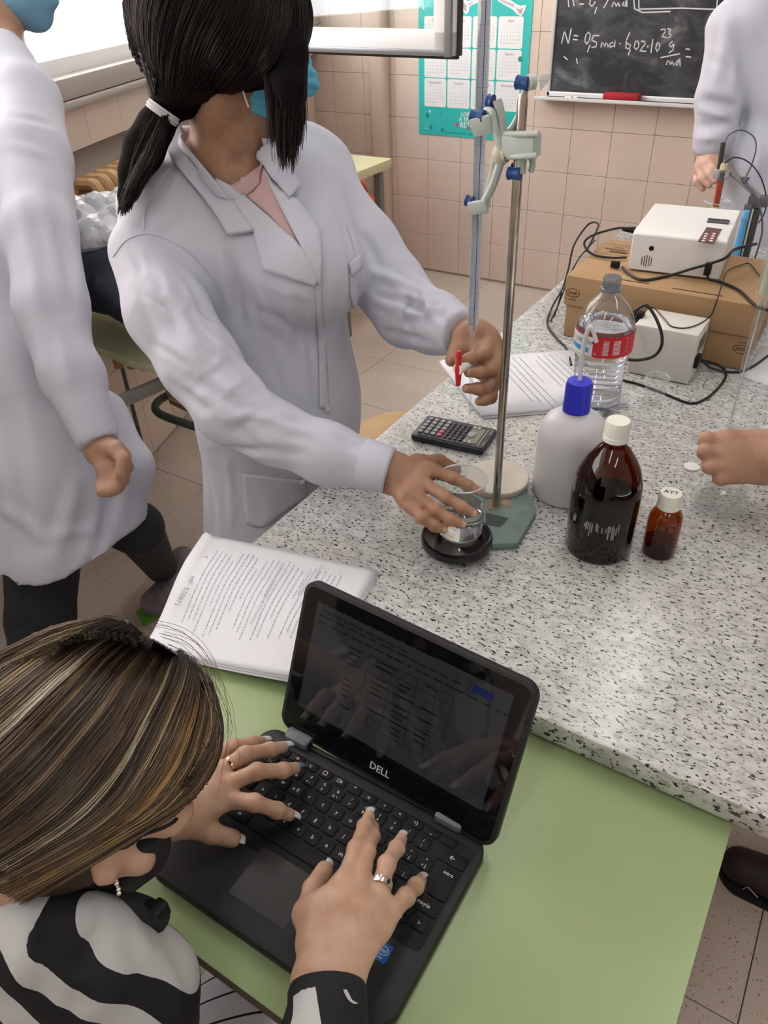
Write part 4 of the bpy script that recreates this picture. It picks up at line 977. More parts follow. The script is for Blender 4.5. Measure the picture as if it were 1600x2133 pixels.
t = MB(); t.box((bx0 - .008, WF - .012, (bz0 + bz1) / 2), (.018, .024, bz1 - bz0 + .04), .003); t.box((bx1 + .008, WF - .012, (bz0 + bz1) / 2), (.018, .024, bz1 - bz0 + .04), .003); t.box(((bx0 + bx1) / 2, WF - .012, bz1 + .010), (bx1 - bx0, .024, .02), .003); t.box(((bx0 + bx1) / 2, WF - .012, bz0 - .010), (bx1 - bx0 + .03, .024, .02), .003)
t.build('frame', M_ALU, cb)
MB().box(((bx0 + bx1) / 2 - .01, WF - .045, bz0 - .026), (bx1 - bx0 + .08, .085, .006), .002).box(((bx0 + bx1) / 2 - .01, WF - .0865, bz0 - .020), (bx1 - bx0 + .08, .004, .014), .001).build('chalk_tray', mat('white tray', (.68, .67, .66), .4), cb)
def bp_(px, py): w = uy(px, py, WF - .017); return (w.x, w.z)
t = MB(); BMx = wall_frame(0, 0, WF - .0172)
def hand_px(strokes, w=.006):
    for s in strokes: stroke(t, [bp_(*p) for p in s], w, BMx)
hand_px([
 [(1170, 90), (1176, 64), (1184, 92), (1190, 60)], [(1196, 74), (1204, 75)], [(1194, 82), (1203, 83)],
 [(1221, 72), (1218, 84), (1222, 92), (1228, 84), (1230, 72), (1226, 67), (1221, 72)], [(1229, 94), (1224, 108)], [(1248, 74), (1236, 74), (1233, 84), (1243, 88), (1242, 97), (1233, 99)],
 [(1252, 98), (1254, 88), (1258, 92), (1260, 98), (1262, 89), (1266, 92), (1267, 98)], [(1276, 88), (1270, 92), (1272, 99), (1279, 94), (1283, 78), (1280, 98)],
 [(1291, 90), (1292, 92)], [(1312, 68), (1305, 84), (1304, 100), (1311, 102), (1314, 94), (1306, 90)], [(1313, 104), (1309, 114)],
 [(1324, 86), (1321, 98), (1326, 104), (1331, 96), (1330, 86), (1324, 86)], [(1336, 86), (1343, 86), (1344, 92), (1333, 106), (1346, 107)], [(1349, 96), (1350, 98)], [(1360, 82), (1356, 110)],
 [(1370, 88), (1366, 100), (1369, 108), (1374, 100), (1374, 90), (1370, 88)], [(1377, 62), (1385, 60), (1386, 66), (1379, 76), (1388, 78)], [(1391, 60), (1399, 62), (1393, 68), (1399, 74), (1392, 79)],
 [(1401, 86), (1394, 92), (1398, 99), (1405, 88), (1402, 104), (1394, 110)], [(1377, 120), (1416, 112)], [(1388, 135), (1391, 126), (1395, 129), (1397, 136), (1400, 127), (1404, 136)], [(1412, 126), (1407, 132), (1411, 137), (1416, 118), (1417, 137)],
 [(1429, 102), (1437, 103)], [(1429, 118), (1439, 119)], [(1483, 86), (1491, 88), (1486, 96), (1493, 104), (1482, 115)],
 [(1185, 14), (1184, 0), (1192, -8), (1196, 12)], [(1208, 8), (1216, 9)], [(1232, -6), (1228, 8), (1234, 14), (1240, 4)], [(1243, 16), (1239, 28)], [(1268, -2), (1258, 16)],
 [(1275, 14), (1278, 4), (1282, 8), (1284, 14), (1288, 5), (1291, 13)], [(1300, 4), (1296, 10), (1302, 13), (1306, -4), (1306, 14)],
 [(1320, -6), (1322, 18), (1338, 26), (1396, 24)], [(1331, -6), (1331, 19), (1420, 17), (1540, 21)], [(1495, -6), (1493, 16)], [(1175, 118), (1182, 124)], [(1201, 122), (1203, 132)]], .0052)
t.build('chalk_writing', mat('chalk', (.62, .64, .65), .95), cb)
er = thing('eraser', 'red felt board eraser lying on the chalk tray', 'eraser', (-1.17, WF - .045, .955))
MB().box((-1.172, WF - .048, .9715), (.165, .052, .028), .008).build('body', mat('red felt', (.42, .025, .035), .9), er)
MB().box((-1.172, WF - .048, .9555), (.160, .050, .006), .002).build('felt', mat('worn felt', (.2, .13, .1), .95), er)
for x, l in ((-1.44, .03), (-1.40, .018)):
    tag(MB().tube([(x, WF - .05, .9565), (x + l, WF - .052, .9565)], .0045, 10).build('chalk_stick', M_WHITE), ('long' if l > .02 else 'short') + ' piece of white chalk at the left end of the chalk tray', 'chalk', 'chalk on the tray')
# wall calendar
kx0, kx1, kz0, kz1 = -2.262, -1.655, .738, 1.74
ca = thing('calendar', 'turquoise wall calendar poster with twelve white month cards in Spanish', 'poster', (-1.96, WF, 1.2))
MB().box(((kx0 + kx1) / 2, WF - .002, (kz0 + kz1) / 2), (kx1 - kx0, .0016, kz1 - kz0)).build('sheet', varied('turquoise print', (.03, .50, .46), .5, .06, 4), ca)
KM = wall_frame(0, 0, WF - .0034); KM2 = wall_frame(0, 0, WF - .0038)
cards = MB(); txt_ = MB(); reds = MB()
months = ['Enero', 'Febrero', 'Marzo', 'Abril', 'Mayo', 'Junio', 'Julio', 'Agosto', 'Septiembre', 'Octubre', 'Noviembre', 'Diciembre']
cw, ch, sx_, sz_ = .1275, .1300, .1350, .1345
starts = [5, 1, 1, 4, 6, 2, 4, 0, 3, 5, 1, 3]; days = [31, 28, 31, 30, 31, 30, 31, 31, 30, 31, 30, 31]
for i in range(12):
    r, c = divmod(i, 4); cxx = -2.1640 + c * sx_; cz = 1.207 - r * sz_
    cards = MB(); poly(cards, rr_pts(cxx, cz, cw, ch, .010, 4), KM); cards.build('month_card', M_WHITE, ca)
    put_text(txt_, months[i], KM2 @ Matrix.Translation((cxx, cz + .047, 0)), .0165)
    for d_ in range(7): put_text(txt_, 'LMXJVSD'[d_], KM2 @ Matrix.Translation((cxx - .046 + .0153 * d_, cz + .028, 0)), .006)
    for d_ in range(days[i]):
        k = d_ + starts[i]; rr_, cc_ = divmod(k, 7)
        put_text(reds if cc_ == 6 else txt_, str(d_ + 1), KM2 @ Matrix.Translation((cxx - .046 + .0153 * cc_, cz + .015 - .0145 * rr_, 0)), .0072)
txt_.build('print', mat('grey print', (.23, .24, .27), .7), ca); reds.build('sunday_print', mat('sunday print', (.35, .12, .15), .7), ca)
t = MB()
for s, x, z, sz in (('LOS RETOS', -1.945, .846, .026), ('A TRAVÉS DE', -1.945, .823, .026), ('RETOS', -1.965, .796, .034)): put_text(t, s, KM2 @ Matrix.Translation((x, z, 0)), sz, bold=.03)
def circ(mb, x, z, r): poly(mb, [(x + r * math.cos(a), z + r * math.sin(a)) for a in np.linspace(0, 2 * PI, 17)[:-1]], KM2)
circ(t, -2.195, .850, .006); circ(t, -1.735, .800, .006); circ(t, -2.232, 1.305, .006)
for (x, z, s) in ((-2.215, .775, .012), (-1.715, .81, -.013)): stroke(t, [(x - s, z - s * .7), (x + s, z - s * .7), (x, z + s), (x - s, z - s * .7)], .0015, KM2)
t.build('white_lettering', M_WHITE, ca)
t = MB(); put_text(t, 'En comunidad para una mejor educación', KM2 @ Matrix.Translation((-1.99, .757, 0)), .0135); 
for k in range(5): circ(t, (-2.13, -2.21, -2.19, -1.70, -2.12)[k], (.845, .83, .775, 1.1, .765)[k], (.004, .012, .009, .012, .01)[k])
t.build('dark_print', mat('dark teal print', (.02, .26, .26), .6), ca)
t = MB(); poly(t, rr_pts(-2.035, .796, .014, .020, .003, 2), KM2); poly(t, rr_pts(-1.968, .783, .014, .014, .003, 2), KM2); t.build('red_lock_print', mat('red print', (.75, .05, .12), .6), ca)
# the jumping legs printed above the cards
lg = MB(); lw_ = MB(); pk = MB()
def kp(px, py): w = uy(px, py, WF - .004); return (w.x, w.z)
poly(lw_, [kp(*p) for p in ((958, 5), (962, -2), (975, 2), (1000, -4), (1000, 4), (988, 8), (978, 14), (976, 26), (970, 30), (963, 20))], KM)
poly(lw_, [kp(*p) for p in ((1030, -6), (1060, -2), (1075, 8), (1084, 12), (1096, 10), (1094, 20), (1086, 34), (1078, 30), (1068, 20), (1040, 4))], KM)
lw_.build('cutout_edge', M_WHITE, ca)
poly(pk, [kp(*p) for p in ((961, 6), (967, 5), (972, 12), (971, 25), (966, 20))], KM2); pk.build('shoe_print', mat('pink shoe print', (.55, .33, .36), .6), ca); pk = MB(); poly(pk, [kp(*p) for p in ((1074, 14), (1082, 20), (1090, 16), (1086, 30), (1080, 27))], KM2); pk.build('shoe_print', mat('pink shoe print', (.55, .33, .36), .6), ca)
poly(lg, [kp(*p) for p in ((974, 8), (985, 3), (985, 8), (978, 12))], KM2); poly(lg, [kp(*p) for p in ((1045, -2), (1072, 9), (1070, 16), (1040, 2))], KM2); lg.build('trouser_print', mat('grey print trousers', (.5, .5, .56), .6), ca)

# radiator under the window
M_RAD = varied('yellowed radiator enamel', (.50, .31, .145), .35, .05, 10)
ra = thing('radiator', 'yellowed cast iron column radiator under the window', 'radiator', lw(.10, -2.2, .1))
rm = MB()
for dz in (0,):
    rm.tube(bez([(-.045, 0, .45), (-.05, 0, .7), (-.04, 0, .98), (0, 0, 1.02), (.04, 0, .98), (.05, 0, .7), (.045, 0, .45)], 6), .016, 8, M=Matrix.Diagonal((1, 1.25, 1, 1)))
    rm.tube([(0, 0, .45), (0, 0, 1.0)], .016, 8)
rme = rm.mesh('column'); rme.materials.append(M_RAD)
for k in range(24):
    o = bpy.data.objects.new('column', rme); COL.objects.link(o); o.parent = ra; o.matrix_parent_inverse = parent_world(ra).inverted()
    o.matrix_basis = LW @ Matrix.Translation((.085, -1.35 - .055 * k, .02))
MB().tube([lw(.085, -1.32, .52), lw(.085, -2.68, .52)], .018, 10).tube([lw(.085, -1.32, .94), lw(.085, -2.68, .94)], .018, 10).build('header_pipe', M_RAD, ra)
# desks along the window
def top_poly(name, px, z, th, m, par, bev=.004):
    pts = [uz(*p, z) for p in px]; return MB().prism([(p.x, p.y) for p in pts], z - th, z, bev=bev).build(name, m, par)
bd = thing('school_desk', 'yellow green school desk with rounded front edge standing left of the student in the middle', 'desk', uz(260, 700, 0.0))
fr_l, fr_r, bk_r, bk_l = uz(212, 728, .75), uz(420, 786, .75), uz(352, 666, .75), uz(120, 612, .75)
fl2 = fr_l + (fr_l - fr_r) * .25; bl2 = bk_l - (bk_l - bk_r) * .10
edge_ = bez([fl2, fr_l + Vector((0, .004, 0)), uz(270, 750, .75), uz(345, 768, .75), fr_r], 4)
pts = [(p.x, p.y) for p in edge_] + [(bk_r.x, bk_r.y), (bl2.x, bl2.y)]
MB().prism(pts, .728, .75, bev=.003).build('desktop', M_CREAM, bd)
a_, b_ = uz(215, 852, .685), uz(420, 762, .685); M_APR = mat('grey desk frame', (.30, .29, .27), .5)
dr_ = (b_ - a_).normalized(); AM = frame((a_ + b_) / 2, dr_, (-dr_.y, dr_.x, 0)); MB().box((0, 0, 0), ((b_ - a_).length, .02, .03), .002, M=AM).build('apron', M_APR, bd)
cen = sum((Vector((p[0], p[1], 0)) for p in pts), Vector()) / len(pts)
for q_ in ((-60, 800), (560, 830), (-20, 720), (540, 760)):
    if True: p_ = uz(*q_, .72); MB().tube([(p_.x, p_.y, 0), (p_.x, p_.y, .728)], .013, 10).build('leg', M_STEELG, bd)
bd2 = thing('school_desk', 'pale cream school desk under the jackets and plastic bag by the radiator', 'desk', uz(200, 560, 0.0))
q = [uz(*p, .752) for p in ((60, 640), (185, 625), (300, 652), (420, 690), (400, 560), (120, 500))]
q = [bk_r + Vector((.10, .022, .0)), bl2 + Vector((.0, .022, .0)), bl2 + Vector((.04, .16, 0)), bk_r + Vector((.22, .30, 0))]
MB().prism([(p.x, p.y) for p in q][::-1], .730, .752, bev=.003).build('desktop', varied('cream laminate', (.62, .60, .45), .4, .04, 5), bd2)
cen2 = sum(q, Vector()) / 4
for sx2 in (-.42, .31):
    for sy2 in (-.05, .08): MB().tube([(cen2.x + sx2, cen2.y + sy2, 0), (cen2.x + sx2, cen2.y + sy2, .73)], .013, 10).build('leg', M_STEELG, bd2)
sp_ = [uz(*p, .58) for p in ((348, 806), (343, 816), (352, 828), (400, 852), (470, 880), (520, 820), (400, 778))]
M_PLY = varied('dark varnished plywood', (.16, .12, .07), .4, .1, 10); MB().prism([(p.x, p.y) for p in sp_], .568, .58, bev=.002).build('shelf', M_PLY, bd)
MB().prism([(p.x, p.y) for p in [uz(*q_, .58) for q_ in ((352, 828), (400, 852), (470, 880), (470, 883), (400, 855), (351, 831))]], .566, .5805).build('shelf_edge', mat('pale ply edge', (.35, .22, .10), .5), bd)
MB().tube(bez([uz(352, 822, .555), uz(330, 836, .555), uz(324, 852, .55), uz(345, 868, .545), uz(430, 896, .545), uz(470, 908, .545)], 5), .0115, 10).build('frame', M_STEELG, bd)
# wooden stool by the bench
st_ = thing('wooden_stool', 'pale wooden stool half hidden under the edge of the granite bench', 'stool', uz(845, 905, 0))
sc_ = uz(838, 905, .70); MB().lathe([(0, 0), (.105, 0), (.11, .006), (.11, .022), (.105, .028), (0, .028)], (sc_.x, sc_.y, .672), 40).build('seat', varied('pale varnished wood', (.45, .28, .12), .35, .1, 12), st_)
for k in range(4): a = PI / 4 + k * PI / 2; MB().tube([(sc_.x + .07 * math.cos(a), sc_.y + .07 * math.sin(a), .672), (sc_.x + .09 * math.cos(a), sc_.y + .09 * math.sin(a), 0)], .012, 10).build('leg', M_STEELG, st_)
# corner table and red canister
ct = thing('corner_table', 'pale yellow table corner showing behind the middle student', 'table', uz(700, 380, .0))
ca_ = uz(733, 363, .75); MB().rrect(ca_.x - .20, ca_.y + .12, .40, .44, .71, .75, .006, 2, bev=.002).build('tabletop', varied('pale yellow laminate', (.72, .66, .40), .4, .03, 6), ct)
for dx in (-.36, -.04):
    for dy in (-.06, .28): MB().box((ca_.x + dx, ca_.y + dy, .355), (.035, .035, .71), .003).build('leg', mat('table leg grey', (.2, .19, .17), .5), ct)
jc = thing('gas_canister', 'orange red canister with a ring handle standing on the floor near the pillar', 'canister', (-2.50, 3.60, 0))
jp = uy(752, 440, 3.62); jx, jz = jp.x, jp.z
M_ORANGE = varied('orange red paint', (.62, .10, .03), .45, .1, 8)
MB().lathe([(0, 0), (.13, 0), (.14, .02), (.14, jz - .04), (.125, jz + .03), (.08, jz + .07), (.05, jz + .09), (.035, jz + .09), (.0, jz + .09)], (jx, 3.62, 0), 32).build('body', M_ORANGE, jc)
MB().tube([(jx + .035 * math.cos(a), 3.62, jz + .12 + .035 * math.sin(a)) for a in np.linspace(0, 2 * PI, 20)], .011, 8).build('handle', M_ORANGE, jc)
# ------------------------------------------------------------ continuous bodies: smooth blended volumes turned into one skin
class Field:
    def __init__(s, lo, hi, h):
        s.lo = np.array(lo, float); s.h = h; s.n = np.ceil((np.array(hi) - s.lo) / h).astype(int) + 1
        s.D = np.full(s.n, .5, np.float32)
        s.ax = [s.lo[i] + h * np.arange(s.n[i]) for i in range(3)]
    def _win(s, lo, hi):
        a = np.maximum(0, np.floor((np.array(lo) - s.lo) / s.h).astype(int)); b = np.minimum(s.n, np.ceil((np.array(hi) - s.lo) / s.h).astype(int) + 1)
        if np.any(b <= a): return None
        sl = tuple(slice(a[i], b[i]) for i in range(3))
        G = [s.ax[0][sl[0]][:, None, None].astype(np.float32), s.ax[1][sl[1]][None, :, None].astype(np.float32), s.ax[2][sl[2]][None, None, :].astype(np.float32)]
        return sl, G
    def _put(s, sl, d, k, sub):
        D = s.D[sl]
        if sub:
            d = -d; hh = np.clip(.5 - .5 * (D - d) / k, 0, 1); s.D[sl] = D + (d - D) * hh + k * hh * (1 - hh)
        else:
            hh = np.clip(.5 + .5 * (D - d) / k, 0, 1); s.D[sl] = D + (d - D) * hh - k * hh * (1 - hh)
    def cone(s, a, b, ra, rb=None, k=.01, flat=None, sub=False):
        """tapered limb from a to b; flat=(axis, factor) squeezes it along an axis"""
        rb = ra if rb is None else rb; a = np.array(a, float); b = np.array(b, float); R = max(ra, rb) * (max(1, flat[1]) if flat else 1) + k + 2 * s.h
        w = s._win(np.minimum(a, b) - R, np.maximum(a, b) + R)
        if w is None: return s
        sl, (X, Y, Z) = w; ab = b - a; L2 = float(ab @ ab) + 1e-12
        t = np.clip(((X - a[0]) * ab[0] + (Y - a[1]) * ab[1] + (Z - a[2]) * ab[2]) / L2, 0, 1)
        dx, dy, dz = X - a[0] - t * ab[0], Y - a[1] - t * ab[1], Z - a[2] - t * ab[2]
        q = dx * dx + dy * dy + dz * dz
        if flat:
            u = np.array(flat[0], float); u /= np.linalg.norm(u); c = dx * u[0] + dy * u[1] + dz * u[2]; q = q + c * c * (1 / flat[1] ** 2 - 1)
        d = np.sqrt(q) - (ra + (rb - ra) * t)
        s._put(sl, d.astype(np.float32), k, sub); return s
    def path(s, pts, rs, k=.01, flat=None):
        for i in range(len(pts) - 1): s.cone(pts[i], pts[i + 1], rs[i], rs[i + 1], k, flat)
        return s
    def ell(s, c, r, R=None, k=.01, sub=False):
        c = np.array(c, float); r = np.array(r, float); m = r.max() + k + 2 * s.h; w = s._win(c - m, c + m)
        if w is None: return s
        sl, (X, Y, Z) = w; P = [X - c[0], Y - c[1], Z - c[2]]
        if R is not None: R = np.array(R); P = [P[0] * R[0][i] + P[1] * R[1][i] + P[2] * R[2][i] for i in range(3)]
        k0 = np.sqrt((P[0] / r[0]) ** 2 + (P[1] / r[1]) ** 2 + (P[2] / r[2]) ** 2); k1 = np.sqrt((P[0] / r[0] ** 2) ** 2 + (P[1] / r[1] ** 2) ** 2 + (P[2] / r[2] ** 2) ** 2) + 1e-9
        s._put(sl, (k0 * (k0 - 1) / k1).astype(np.float32), k, sub); return s
    def plane(s, p, n, k=.004):
        """cut away everything on the side the normal points to"""
        n = np.array(n, float); n /= np.linalg.norm(n); X, Y, Z = [s.ax[i].reshape([-1 if j == i else 1 for j in range(3)]).astype(np.float32) for i in range(3)]
        d = (X - p[0]) * n[0] + (Y - p[1]) * n[1] + (Z - p[2]) * n[2]
        s.D = np.maximum(s.D, d.astype(np.float32)); return s
    def surface(s):
        D = s.D; D[0], D[-1], D[:, 0], D[:, -1], D[:, :, 0], D[:, :, -1] = .01, .01, .01, .01, .01, .01
        ins = D < 0; cs = [(i, j, k) for i in (0, 1) for j in (0, 1) for k in (0, 1)]
        sh = tuple(np.array(D.shape) - 1); cut = lambda A, c: A[c[0]:c[0] + sh[0], c[1]:c[1] + sh[1], c[2]:c[2] + sh[2]]
        anyi = np.zeros(sh, bool); alli = np.ones(sh, bool)
        for c in cs: v = cut(ins, c); anyi |= v; alli &= v
        I = np.argwhere(anyi & ~alli); idx = np.full(sh, -1, np.int64); idx[tuple(I.T)] = np.arange(len(I))
        P = np.zeros((len(I), 3)); C = np.zeros(len(I))
        for c in cs:
            for ax in range(3):
                if c[ax]: continue
                e = list(c); e[ax] = 1
                d0 = D[I[:, 0] + c[0], I[:, 1] + c[1], I[:, 2] + c[2]]; d1 = D[I[:, 0] + e[0], I[:, 1] + e[1], I[:, 2] + e[2]]
                m = (d0 < 0) != (d1 < 0); t = np.where(m, d0 / np.where(m, d0 - d1, 1), 0); q = np.array(c, float)[None, :].repeat(len(I), 0); q[:, ax] += t
                P[m] += q[m]; C[m] += 1
        V = s.lo + (I + P / C[:, None]) * s.h; F = []
        for ax in range(3):
            b, c = (ax + 1) % 3, (ax + 2) % 3
            s0 = [slice(None)] * 3; s1 = [slice(None)] * 3; s0[ax] = slice(0, -1); s1[ax] = slice(1, None)
            a0, a1 = ins[tuple(s0)], ins[tuple(s1)]
            E_ = np.argwhere(a0 != a1); E_ = E_[(E_[:, b] > 0) & (E_[:, c] > 0) & (E_[:, b] < sh[b]) & (E_[:, c] < sh[c])]
            fl = a0[tuple(E_.T)]; ob = np.zeros(3, int); oc = np.zeros(3, int); ob[b] = 1; oc[c] = 1
            q = [idx[tuple((E_ - ob - oc).T)], idx[tuple((E_ - oc).T)], idx[tuple(E_.T)], idx[tuple((E_ - ob).T)]]
            Q = np.stack(q, 1); Q[~fl] = Q[~fl][:, ::-1]; F.append(Q)
        F = np.concatenate(F)
        V = V.astype(np.float64)
        for _ in range(2):          # light relaxing
            A = np.zeros_like(V); n = np.zeros(len(V))
            for i in range(4):
                a, b = F[:, i], F[:, (i + 1) % 4]
                np.add.at(A, a, V[b]); np.add.at(n, a, 1); np.add.at(A, b, V[a]); np.add.at(n, b, 1)
            V = .5 * V + .5 * A / n[:, None]
        return V, F
def normals(V, F):
    e1 = V[F[:, 2]] - V[F[:, 0]]; e2 = V[F[:, 3]] - V[F[:, 1]]; fn = np.cross(e1, e2); Nn = np.zeros_like(V)
    for i in range(4): np.add.at(Nn, F[:, i], fn)
    return Nn / (np.linalg.norm(Nn, axis=1)[:, None] + 1e-12)
def crease(V, F, spec):
    """lay crease lines on the cloth itself; spec: (x0, y0, x1, y1, width, height) as seen from the viewer"""
    tr = bvh([(V, F)]); out = []
    for (xa, ya, xb, yb, w, h) in spec:
        pts = []
        for t in (0, .25, .5, .75, 1):
            bow = 6 * math.sin(PI * t); hh = tr.ray_cast(Vector(EYE), Vector(sight(xa + (xb - xa) * t + bow, ya + (yb - ya) * t)).normalized(), 5)
            if hh[0] is not None and (not pts or (hh[0] - Vector(pts[-1])).length < .09): pts.append(tuple(hh[0]))
        if len(pts) > 1: out.append((pts, w, h))
    return out
def folds2(V, F, lines):
    Nn = normals(V, F); d = np.zeros(len(V))
    for pts, w, h in lines:
        P = np.array(pts); lo = P.min(0) - 3 * w; hi = P.max(0) + 3 * w; m = np.all((V > lo) & (V < hi), axis=1)
        if not m.any(): continue
        v = V[m]; best = np.full(len(v), 9.); s = np.zeros(len(v)); n = len(P) - 1
        for i in range(n):
            ab = P[i + 1] - P[i]; t = np.clip((v - P[i]) @ ab / (ab @ ab + 1e-12), 0, 1); q = np.linalg.norm(v - P[i] - t[:, None] * ab, axis=1); c = q < best; best[c] = q[c]; s[c] = (i + t[c]) / n
        d[m] += h * (np.exp(-(best / w) ** 2) - .35 * np.exp(-((best - 1.8 * w) / w) ** 2)) * np.sin(PI * np.clip(s * .9 + .05, 0, 1)) ** .6
    return V + Nn * d[:, None]
def folds(V, F, lines, wob=.0, seed=0, strength=1.0):
    """press soft creases (a, b, width, height) and a gentle unevenness into cloth"""
    Nn = normals(V, F); d = np.zeros(len(V)); rng = np.random.RandomState(seed)
    for a, b, w, h in lines:
        a = np.array(a, float); b = np.array(b, float); ab = b - a; t = np.clip((V - a) @ ab / (ab @ ab), 0, 1); q = np.linalg.norm(V - a - t[:, None] * ab, axis=1)
        d += h * np.exp(-(q / w) ** 2) * (1 - .6 * np.abs(2 * t - 1) ** 3)
    if wob:
        for _ in range(10):
            k = rng.normal(size=3); k /= np.linalg.norm(k); k *= rng.uniform(14, 45); k[2] *= .4; d += wob * .35 * np.sin(V @ k + rng.uniform(0, 6.3) + 1.3 * np.sin(V @ (k[[1, 2, 0]] * .5)))
    return V + Nn * (d * strength)[:, None]
def skin_mesh(name, parts, m, parent=None, ang=179):
    """parts: list of (V, F) joined into one mesh"""
    V = []; F = []; b = 0
    for v, f in parts: V.append(v); F.append(f + b); b += len(v)
    V = np.concatenate(V); F = np.concatenate(F); me = bpy.data.meshes.new(name)
    me.vertices.add(len(V)); me.vertices.foreach_set('co', V.astype(np.float32).ravel()); me.loops.add(F.size); me.loops.foreach_set('vertex_index', F.astype(np.int32).ravel())
    me.polygons.add(len(F)); me.polygons.foreach_set('loop_start', np.arange(0, F.size, 4, dtype=np.int32)); me.polygons.foreach_set('loop_total', np.full(len(F), 4, np.int32))
    me.update(calc_edges=True); me.validate(); smooth(me, ang); me.materials.append(m); return link(name, me, None, parent)
def bvh(parts):
    V = []; F = []; b = 0
    for v, f in parts: V.append(v); F.append(f + b); b += len(v)
    return BVHTree.FromPolygons([tuple(x) for x in np.concatenate(V)], [tuple(int(i) for i in q) for q in np.concatenate(F)])
def drape(name, pxpoly, tree, off, th, m, parent, cuts=3, Dfall=1.2):
    """a thin cloth piece laid on a body along its outline, with real thickness"""
    bm = bmesh.new(); vs = [bm.verts.new((p[0] / 1000, p[1] / 1000, 0)) for p in pxpoly]; bm.faces.new(vs)
    bmesh.ops.triangulate(bm, faces=bm.faces)
    for _ in range(cuts):
        es = [e for e in bm.edges if e.calc_length() > .012]
        if not es: break
        bmesh.ops.subdivide_edges(bm, edges=es, cuts=1); bmesh.ops.triangulate(bm, faces=[f for f in bm.faces if len(f.verts) > 3])
    ds = []
    e_ = Vector(EYE)
    for v in bm.verts:
        dr = Vector(sight(v.co.x * 1000, v.co.y * 1000)); h = tree.ray_cast(e_, dr.normalized(), 5)
        ds.append((h[0], h[1]) if h[0] is not None else None)
    ok = [(i, d) for i, d in enumerate(ds) if d]
    med = sorted((d[0] - e_).length for _, d in ok)[len(ok) // 2] if ok else Dfall
    cos = [v.co.copy() for v in bm.verts]
    for i, v in enumerate(bm.verts):
        if ds[i] and abs((ds[i][0] - e_).length - med) < .16: p = ds[i][0] + ds[i][1] * off
        else:
            j = min(ok, key=lambda o: (cos[o[0]] - cos[i]).length); dr = Vector(sight(cos[i].x * 1000, cos[i].y * 1000)).normalized(); p = e_ + dr * ((j[1][0] - e_).length - off)
        v.co = p
    bmesh.ops.recalc_face_normals(bm, faces=bm.faces)
    c = bm.faces[:][0]
    if sum(f.normal.dot(f.calc_center_median() - e_) for f in bm.faces) > 0: bmesh.ops.reverse_faces(bm, faces=bm.faces)
    for _ in range(2): bmesh.ops.smooth_vert(bm, verts=[v for v in bm.verts if not v.is_boundary], factor=.5, use_axis_x=True, use_axis_y=True, use_axis_z=True)
    me = bpy.data.meshes.new(name); bm.to_mesh(me); bm.free(); smooth(me, 60); me.materials.append(m); o = link(name, me, None, parent)
    s = o.modifiers.new('thick', 'SOLIDIFY'); s.thickness = th; s.offset = 1; return o
def B(px, py, D): return np.array(ud(px, py, D))
def R(rpx, D): return rpx * D / FPX
def pb_path(F_, nodes, k=.02, flat=None):
    """nodes: (px, py, depth, radius in px)"""
    P = [B(*n[:3]) for n in nodes]; r = [R(n[3], n[2]) for n in nodes]; F_.path(P, r, k, flat); return P
def skin(name, col, rough=.45, dark=None):
    m = mat(name, col, rough, sss=.25, spec=.4); v = coords(m, kind='World')
    d = dark or (col[0] * .72, col[1] * .6, col[2] * .55)
    c = ramp(m, nz(m, v, 28, 4, .6), [(.35, d), (.55, col), (.8, tuple(min(1, x * 1.08) for x in col))]); L(m, c, bsdf(m).inputs['Base Color']); bump(m, nz(m, v, 900, 2), .12, .0006); return m
def head_prims(F_, c, f, u, s=1.0, ears=True):
    """skull, jaw, nose, brows, lips, sockets and ears round centre c; f where the face points, u its top"""
    f = np.array(f, float); f /= np.linalg.norm(f); u = np.array(u, float); u -= f * (u @ f); u /= np.linalg.norm(u); r = np.cross(f, u); Rm = np.stack([r, f, u], 1); c = np.array(c, float)
    P = lambda x, y, z: c + (r * x + f * y + u * z) * s
    F_.ell(P(0, -.012, .025), np.array((.072, .092, .085)) * s, Rm, .01)
    F_.ell(P(0, .022, -.040), np.array((.056, .064, .062)) * s, Rm, .02)
    F_.ell(P(0, .068, -.082), np.array((.022, .020, .018)) * s, Rm, .02)
    F_.cone(P(0, .086, .010), P(0, .104, -.028), .007 * s, .011 * s, .008); F_.cone(P(-.010, .090, -.032), P(.010, .090, -.032), .007 * s, .007 * s, .006)
    for q in (-1, 1):
        F_.ell(P(q * .032, .066, -.020), np.array((.020, .018, .018)) * s, Rm, .015); F_.ell(P(q * .032, .090, .012), np.array((.014, .012, .009)) * s, Rm, .006, sub=True); F_.ell(P(q * .032, .078, .011), np.array((.0125, .0125, .0125)) * s, Rm, .003)
        F_.cone(P(q * .014, .086, .028), P(q * .048, .072, .030), .006 * s, .005 * s, .008)
        if ears:
            F_.ell(P(q * .074, -.006, -.006), np.array((.008, .019, .031)) * s, Rm, .006); F_.ell(P(q * .082, -.002, -.002), np.array((.005, .011, .017)) * s, Rm, .004, sub=True)
    F_.ell(P(0, .088, -.048), np.array((.022, .008, .005)) * s, Rm, .004); F_.ell(P(0, .086, -.057), np.array((.019, .009, .006)) * s, Rm, .004)
    return P, Rm
